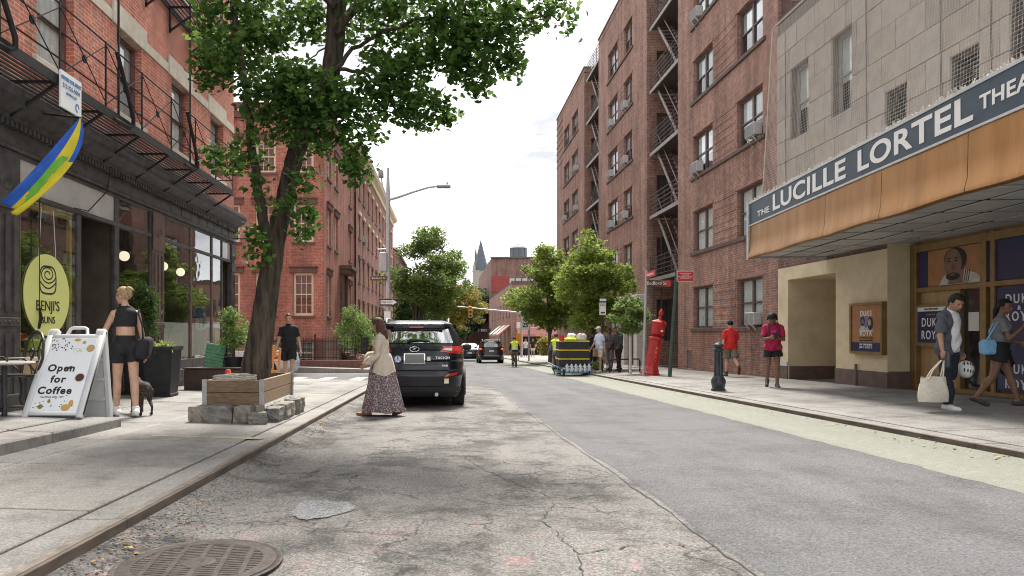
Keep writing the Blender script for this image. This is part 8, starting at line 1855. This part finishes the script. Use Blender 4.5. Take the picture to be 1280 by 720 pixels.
# 3 man in black tee walking towards us behind the tree planter
wx, wy = px(361, 17.0), 17.0
p = Person('man in black tee and black shorts walking towards the tree planter', wx, wy, walk(wx, wy), 188, 1.78, 'm', SK1, dict(Lh=16, Lk=6, Rh=-14, Rk=10, La=-8, Lab=12, Le=20, Ra=10, Rab=12, Re=18, hp=4), vox=.016, build=1.06)
p.garment('tee', p.top(.72, lo=0, hem=.16), p.shirt(), C_BLK); p.garment('shorts', p.legs(t1=.72, waist=.06), p.flare(.016, .03, 'thigh', 0, .7), C_BLK); p.garment('shoes', p.feet(), .014, SHOE); p.hair(H_BRN, 'short', .008)
# 4 man in crimson tee looking at his phone
wx, wy = px(966, 16.0), 16.0; zg = walk(wx, wy)
p = Person('man in crimson tee and black shorts looking down at the phone in his hands', wx, wy, zg, 160, 1.76, 'm', SK3, dict(Lh=2, Lk=4, Rh=-6, Rk=28, Rf=26, La=18, Lab=8, Le=86, Lin=30, Ra=20, Rab=8, Re=84, Rin=30, lean=6, hp=34, hy=-12), vox=.012)
p.garment('tee', p.top(.8, lo=0, hem=.2), p.shirt(), C_PINK); p.garment('shorts', p.legs(t1=.5, waist=.06), p.flare(.018, .045, 'thigh', 0, .5), C_BLK, fold=.01); p.garment('shoes', p.feet(), .014, SHOE); p.hair(H_BLK, 'curly', .024)
for sg in (-1, 1):
    c0 = p.local('chest'); b = MB(); b.tube([c0 + Vector((sg * .10, .16, -.12)), c0 + Vector((sg * .105, .15, .02)), c0 + Vector((sg * .11, .11, .13)), c0 + Vector((sg * .10, .02, .19)), c0 + Vector((sg * .1, -.10, .14))], .02, 6); b.build('strap', cl('maroon strap', (.10, .02, .035)), p.obj)
tx_ = text('oo', .1, mat('print pink', (.6, .06, .3)), p.obj, p.local('chest') + Vector((.0, .152, -.0)), '+Y', bold=.004, name='print'); tx_.rotation_euler = (R(82), 0, R(180))
c0 = (p.w('Lhd') + p.w('Rhd')) / 2 + Vector((0, -.03, .03)); t = thing('phone', 'dark phone held by the man in the crimson tee', 'phone', tuple(c0)); t.rotation_euler = (R(-40), 0, 0); b = MB(); b.bbox(-.038, .038, -.005, .005, -.075, .075, .004); b.build('case', SB, t); b = MB(); b.bbox(-.034, .034, .005, .007, -.068, .068, .001); b.build('screen', mat('phone screen', (.03, .035, .04), rough=.1), t)
t = thing('backpack', 'maroon backpack worn by the man in the crimson tee', 'backpack', tuple(p.obj.matrix_basis @ (p.local('chest') + Vector((0, -.19, -.02)))), R(160)); b = MB(); b.soft((0, 0, -.03), (.15, .08, .21), .5); b.build('pack', cl('maroon pack', (.09, .018, .03)), t)
# 5 man in red tee seen from behind
wx, wy = px(913, 21.2), 21.2
p = Person('man in bright red tee, dark cap and khaki shorts walking away along the brick wall', wx, wy, walk(wx, wy), -4, 1.74, 'm', SK1, dict(Lh=10, Lk=4, Rh=-22, Rk=34, Rf=50, La=-14, Lab=12, Le=14, Ra=12, Rab=10, Re=14), vox=.015, build=1.08)
p.garment('tee', p.top(.85, lo=0, hem=.2), p.shirt(.012, .018), C_RED, fold=.005); p.garment('shorts', p.legs(t1=.86, waist=.06), p.flare(.02, .03, 'thigh', 0, .8), C_KHK); p.garment('shoes', p.feet(.8), .013, SHOEB); p.hair(H_BLK, 'short', .008)
q = p.local_head(); p.garment('cap', p.isb('head') & (q[:, 2] > .04), .016, C_NAVY, fold=0); p.hair_blob('cap_peak', [((0, .12, .055), (.065, .06, .008))], C_NAVY, .008)
# 6 man with overshirt, tote bag, bottle and helmet
wx, wy = px(1189, 10.25), 10.3; zg = walk(wx, wy)
p = Person('man in open slate overshirt, white tee and dark trousers looking down', wx, wy, zg, 202, 1.76, 'm', SK2, dict(Lh=-4, Lk=52, Lf=40, Rh=4, Rk=2, La=-6, Lab=10, Le=18, Ra=8, Rab=17, Re=14, lean=3, hp=26, hy=-14, Rgrip=.9, Lgrip=.9), vox=.011)
p.garment('tee', p.top(.2, lo=0, hem=.1), p.shirt(.008, 0, .012, .014), C_WHT); x_ = p.co[:, 0]; y_ = p.co[:, 1]; yy = p.local('chest').y
p.garment('overshirt', p.top(.92, lo=0, hem=.3) & ~((np.abs(x_) < .088) & (y_ > yy + .0)), p.shirt(.018, .016, .022, .012), C_OVR, fold=.010); p.garment('trousers', p.legs(t1=1.985, waist=.05), np.where(p.isb('Lshin', 'Rshin'), .034, np.where(p.isb('Lthigh', 'Rthigh'), .020, .008)).astype(np.float32), C_NAVY, fold=.008, fs=20); p.garment('shoes', p.feet(.97), .015, SHOEW); p.hair(H_BLK, 'full', .022)
RHAND = p.w('Rhd'); LHAND = p.w('Lhd')
TOTE = cl('canvas', (.60, .55, .46), (.70, .65, .56), 30)
t = thing('tote_bag', 'cream canvas tote bag hanging from the hand of the man in the overshirt', 'bag', (RHAND.x - .15, RHAND.y + .0, RHAND.z - .66)); b = MB(); vs = []; n_ = 28
for j in range(9):
    f = j / 8; z = .36 * f
    for k in range(n_):
        a = 2 * math.pi * k / n_; wv = .205 - .03 * f + .02 * math.sin(f * 3); th_ = (.055 + .035 * math.sin(math.pi * (1 - f) * .8)) * (1 - .6 * f * f); vs.append((wv * math.copysign(abs(math.cos(a)) ** .6, math.cos(a)), th_ * math.sin(a) + .012 * math.sin(5 * a + 4 * f), z + .015 * math.sin(3 * a) * f - .03 * math.cos(a) * (1 - f) * 0))
b.add(vs, [(j * n_ + k, j * n_ + (k + 1) % n_, (j + 1) * n_ + (k + 1) % n_, (j + 1) * n_ + k) for j in range(8) for k in range(n_)], 0, True); b.f.append(tuple(reversed(range(n_)))); b.m.append(0); b.sm.append(False); b.build('bag_body', TOTE, t)
for d_ in (-.03, .03): b = MB(); b.tube([(-.09, d_, .33), (-.02, d_ * .6, .46), (.12, d_ * .2, .61), (.16, d_ * .2, .61), (.14, d_ * .6, .46), (.12, d_, .33)], .010, 6); b.build('handle', TOTE, t)
t = thing('bottle', 'dark blue grey bottle held in the hand with the tote bag', 'bottle', (RHAND.x + .01, RHAND.y - .075, RHAND.z - .15)); b = MB(); b.lathe([(.001, 0), (.036, 0), (.038, .02), (.038, .17), (.03, .19), (.03, .22), (.001, .22)], 16); b.build('flask', mat('bottle slate', (.035, .045, .06), rough=.35), t)
t = thing('helmet', 'white bicycle helmet with dark vents hanging from the hand of the man in the overshirt', 'helmet', (LHAND.x + .03, LHAND.y - .03, LHAND.z - .17)); t.rotation_euler = (R(70), R(15), 0); b = MB(); b.ell((0, 0, 0), (.11, .14, .10), 18, 12); b.build('shell', SHOEW, t); b = MB()
for k in range(-2, 3):
    for yy in (-.05, .05): b.ell((k * .038, yy, .088 - .006 * k * k), (.010, .035, .012), 8, 5)
b.build('vents', SB, t); b = MB(); b.tube([(-.09, 0, -.02), (-.05, .02, -.14), (.05, .02, -.14), (.09, 0, -.02)], .007, 5); b.build('strap', SB, t)
# 7 woman in grey top
wx, wy = px(1249, 10.6), 10.6; zg = walk(wx, wy)
p = Person('woman in grey top and black shorts striding beside the navy posters', wx, wy, zg, 112, 1.66, 'f', SK3, dict(Lh=-16, Lk=24, Lf=14, Rh=24, Rk=6, Rf=-4, La=14, Lab=8, Le=116, Lin=14, Ra=10, Rab=14, Re=70, Rin=18, lean=4, hy=30, hp=2), vox=.011, build=1.08) if False else Person('woman in grey top and black shorts striding beside the navy posters', wx, wy, zg, 238, 1.66, 'f', SK3, dict(Lh=20, Lk=6, Lf=-4, Rh=-12, Rk=20, Rf=20, Ra=20, Rab=6, Re=118, Rin=16, La=8, Lab=14, Le=72, Lin=20, lean=4, hy=-30, hp=2), vox=.011, build=1.1)
p.garment('top', p.top(.62, lo=.2, hi=1.35), p.flare(.010, .014, 'arm', .2, .6), C_GRY); p.garment('shorts', p.legs(t1=.42, waist=.34), p.flare(.016, .04, 'thigh', 0, .42), C_BLK, fold=.012); p.garment('shoes', p.feet(1.0) & (p.co[:, 2] < .12), .010, SHOE, fold=0); p.hair(H_BLK, 'long', .014); p.hair_blob('pony_tail', [((0, -.10, .0), (.05, .05, .06)), ((.0, -.125, -.08), (.05, .035, .09)), ((.0, -.125, -.17), (.035, .028, .07))], H_BLK)
q = p.w('Rsh'); t = thing('handbag', 'pale blue handbag at the back of the woman in the grey top', 'bag', (q.x - .14, q.y + .10, q.z - .50)); b = MB(); b.soft((0, 0, .1), (.11, .075, .12), .55).lumps(.02, 11); b.build('bag_body', cl('sky blue', (.17, .36, .55)), t); b = MB(); b.tube([(-.05, -.03, .2), (.03, -.05, .36), (.12, -.06, .52), (.13, .02, .52), (.05, .04, .36), (.05, .03, .2)], .010, 6); b.build('strap', cl('sky blue', (.17, .36, .55)), t)
q = p.w('pel'); t = thing('jacket', 'black jacket hanging behind the hip of the woman in the grey top', 'jacket', (q.x + .20, q.y + .12, q.z - .28)); b = MB(); b.ell((0, 0, .05), (.10, .09, .22), 14, 10); b.v = [(v[0] + .02 * math.sin(v[2] * 30), v[1] + .015 * math.sin(v[2] * 40 + v[0] * 30), v[2]) for v in b.v]; b.build('cloth', C_BLK, t)
# 8 the group by the young tree
def standing(label, u, Y, hd, H, sex, skin, pose, topm, legm, legl, sleeve=.6, hair=H_BLK, shoe=SHOE, hk='short'):
    x = px(u, Y); p = Person(label, x, Y, walk(x, Y), hd, H, sex, skin, pose, vox=.018); p.garment('top', p.top(sleeve, lo=0, hem=.16), p.shirt(.012, .010), topm); p.garment('trousers' if legl > 1 else 'shorts', p.legs(t1=legl, waist=.06), .022, legm); p.garment('shoes', p.feet(), .014, shoe); p.hair(hair, hk, .014); return p
p = standing('man in white cap, pale blue shirt and cream shorts striding along the kerb', 749, 27.0, 115, 1.80, 'm', SK1, dict(Lh=4, Lk=4, Rh=-30, Rk=22, Rf=42, La=-14, Lab=8, Le=14, Ra=16, Rab=8, Re=16, hp=4), C_LBL, C_CRM, .82, .7, H_BLD, SHOEW)
q = p.local_head(); p.garment('cap', p.isb('head') & (q[:, 2] > .035), .02, C_WHT, fold=0); p.hair_blob('cap_peak', [((0, .115, .05), (.065, .06, .009))], C_WHT, .009)
standing('man in patterned dark sweater and grey trousers behind the man in the white cap', 762, 28.2, 150, 1.72, 'm', SK4, dict(La=20, Le=50, Ra=18, Re=55, Lh=6, Rh=-6), cl('pattern sweater', (.03, .022, .03), (.15, .13, .15), 14), C_GRY, 1.9, 1.85)
standing('man in dark grey hooded jacket and black trousers turned towards the doorway', 773, 27.7, 120, 1.80, 'm', SK3, dict(La=12, Le=40, Ra=12, Re=36, Lh=8, Rh=-8, Rk=10, hp=12), cl('charcoal', (.032, .036, .04)), C_BLK, 1.94, 1.9)
pw_ = standing('woman in black holding a paper bag behind the young tree trunk', 741, 29.6, 175, 1.62, 'f', SK3, dict(La=14, Le=70, Ra=10, Re=62, Lin=20, Rin=20), C_BLK, C_NAVY, 1.9, 1.5, H_BLK, SHOE, 'long')
q = pw_.w('Lhd'); b = MB(); b.bbox(-.12, .12, -.07, .07, -.42, -.05, .02); o = b.build('paper_bag', mat('kraft paper', (.36, .22, .11), (.44, .29, .16), 6, .8), None, tuple(q)); tag(o, 'brown paper bag held by the woman in black at the young tree', 'bag')
# 9 riders
def rider(label, x, y, z, legm, legl, hel, bare=SK1):
    p = Person(label, x, y, z, 0, 1.75, 'm', bare, dict(lean=16, Lh=58, Lk=72, Rh=40, Rk=30, Lf=0, Rf=0, La=34, Lab=14, Le=34, Ra=34, Rab=14, Re=34), vox=.018)
    dz = z + .93 - (z + p.local('pel').z) ; p.obj.location.z += dz; p.obj.location.y = y - .2
    p.garment('shirt', p.top(1.7, lo=0), .014, C_BLK if hel else C_GRY); p.garment('vest', p.top(.08, lo=.05, hem=.0), np.where(p.isb('Larm', 'Rarm', 'neck'), .018, .028).astype(np.float32), C_VEST, mats=[C_VEST, REFL], fmat=lambda c, zz=p.local('pel').z: 1 if (.12 < c[2] - zz < .165 or .26 < c[2] - zz < .30) else 0); p.garment('shorts', p.legs(t1=legl, waist=.06), .02, legm); p.garment('shoes', p.feet(), .014, SHOE); p.hair(H_BRN, 'short', .012)
    if hel: q = p.local_head(); p.garment('helmet', p.isb('head') & (q[:, 2] > .03), .03, SHOE, fold=0)
    return p
rider('cyclist in lime yellow reflective vest riding away behind the black car', px(643, 38.5), 38.5, road(0, 38.5), cl('camo', (.11, .085, .06), (.2, .16, .11), 9), 1.9, True); rider('cyclist in lime yellow vest and grey shorts pulling the delivery trailer', px(695, 28.6), 28.6, road(0, 28.6), C_GRY, .75, False, SK2)
# 10 far pedestrians
def far(label, u, Y, hd, topm, legm, legl, hair=H_BRN): 
    x = px(u, Y); p = Person(label, x, Y, walk(x, Y), hd, 1.72, 'm', SK1, dict(Lh=12, Rh=-12, Rk=10, La=-8, Ra=10), vox=.028); p.garment('top', p.top(.6, lo=0, hem=.1), .018, topm); p.garment('shorts', p.legs(t1=legl, waist=.06), .022, legm); p.hair(hair, 'short', .014)
far('distant person in black top and pale shorts before the pizza restaurant', 666, 62, 180, C_BLK, C_CRM, .7); far('distant person in white top nearer the speed limit pole', 657, 63, 180, C_WHT, C_NAVY, 1.8)
COL.children.unlink(TMP); bpy.data.collections.remove(TMP)
# ------------------------------------------------------------------ lettering becomes plain mesh
SC.view_layers[0].update(); dg = bpy.context.evaluated_depsgraph_get()
for o in [o for o in SC.objects if o.type == 'FONT']:
    me = bpy.data.meshes.new_from_object(o.evaluated_get(dg)); n = obj('lettering', me, o.parent, o.location, 0); n.rotation_euler = o.rotation_euler; n.scale = o.scale
    bpy.data.objects.remove(o)
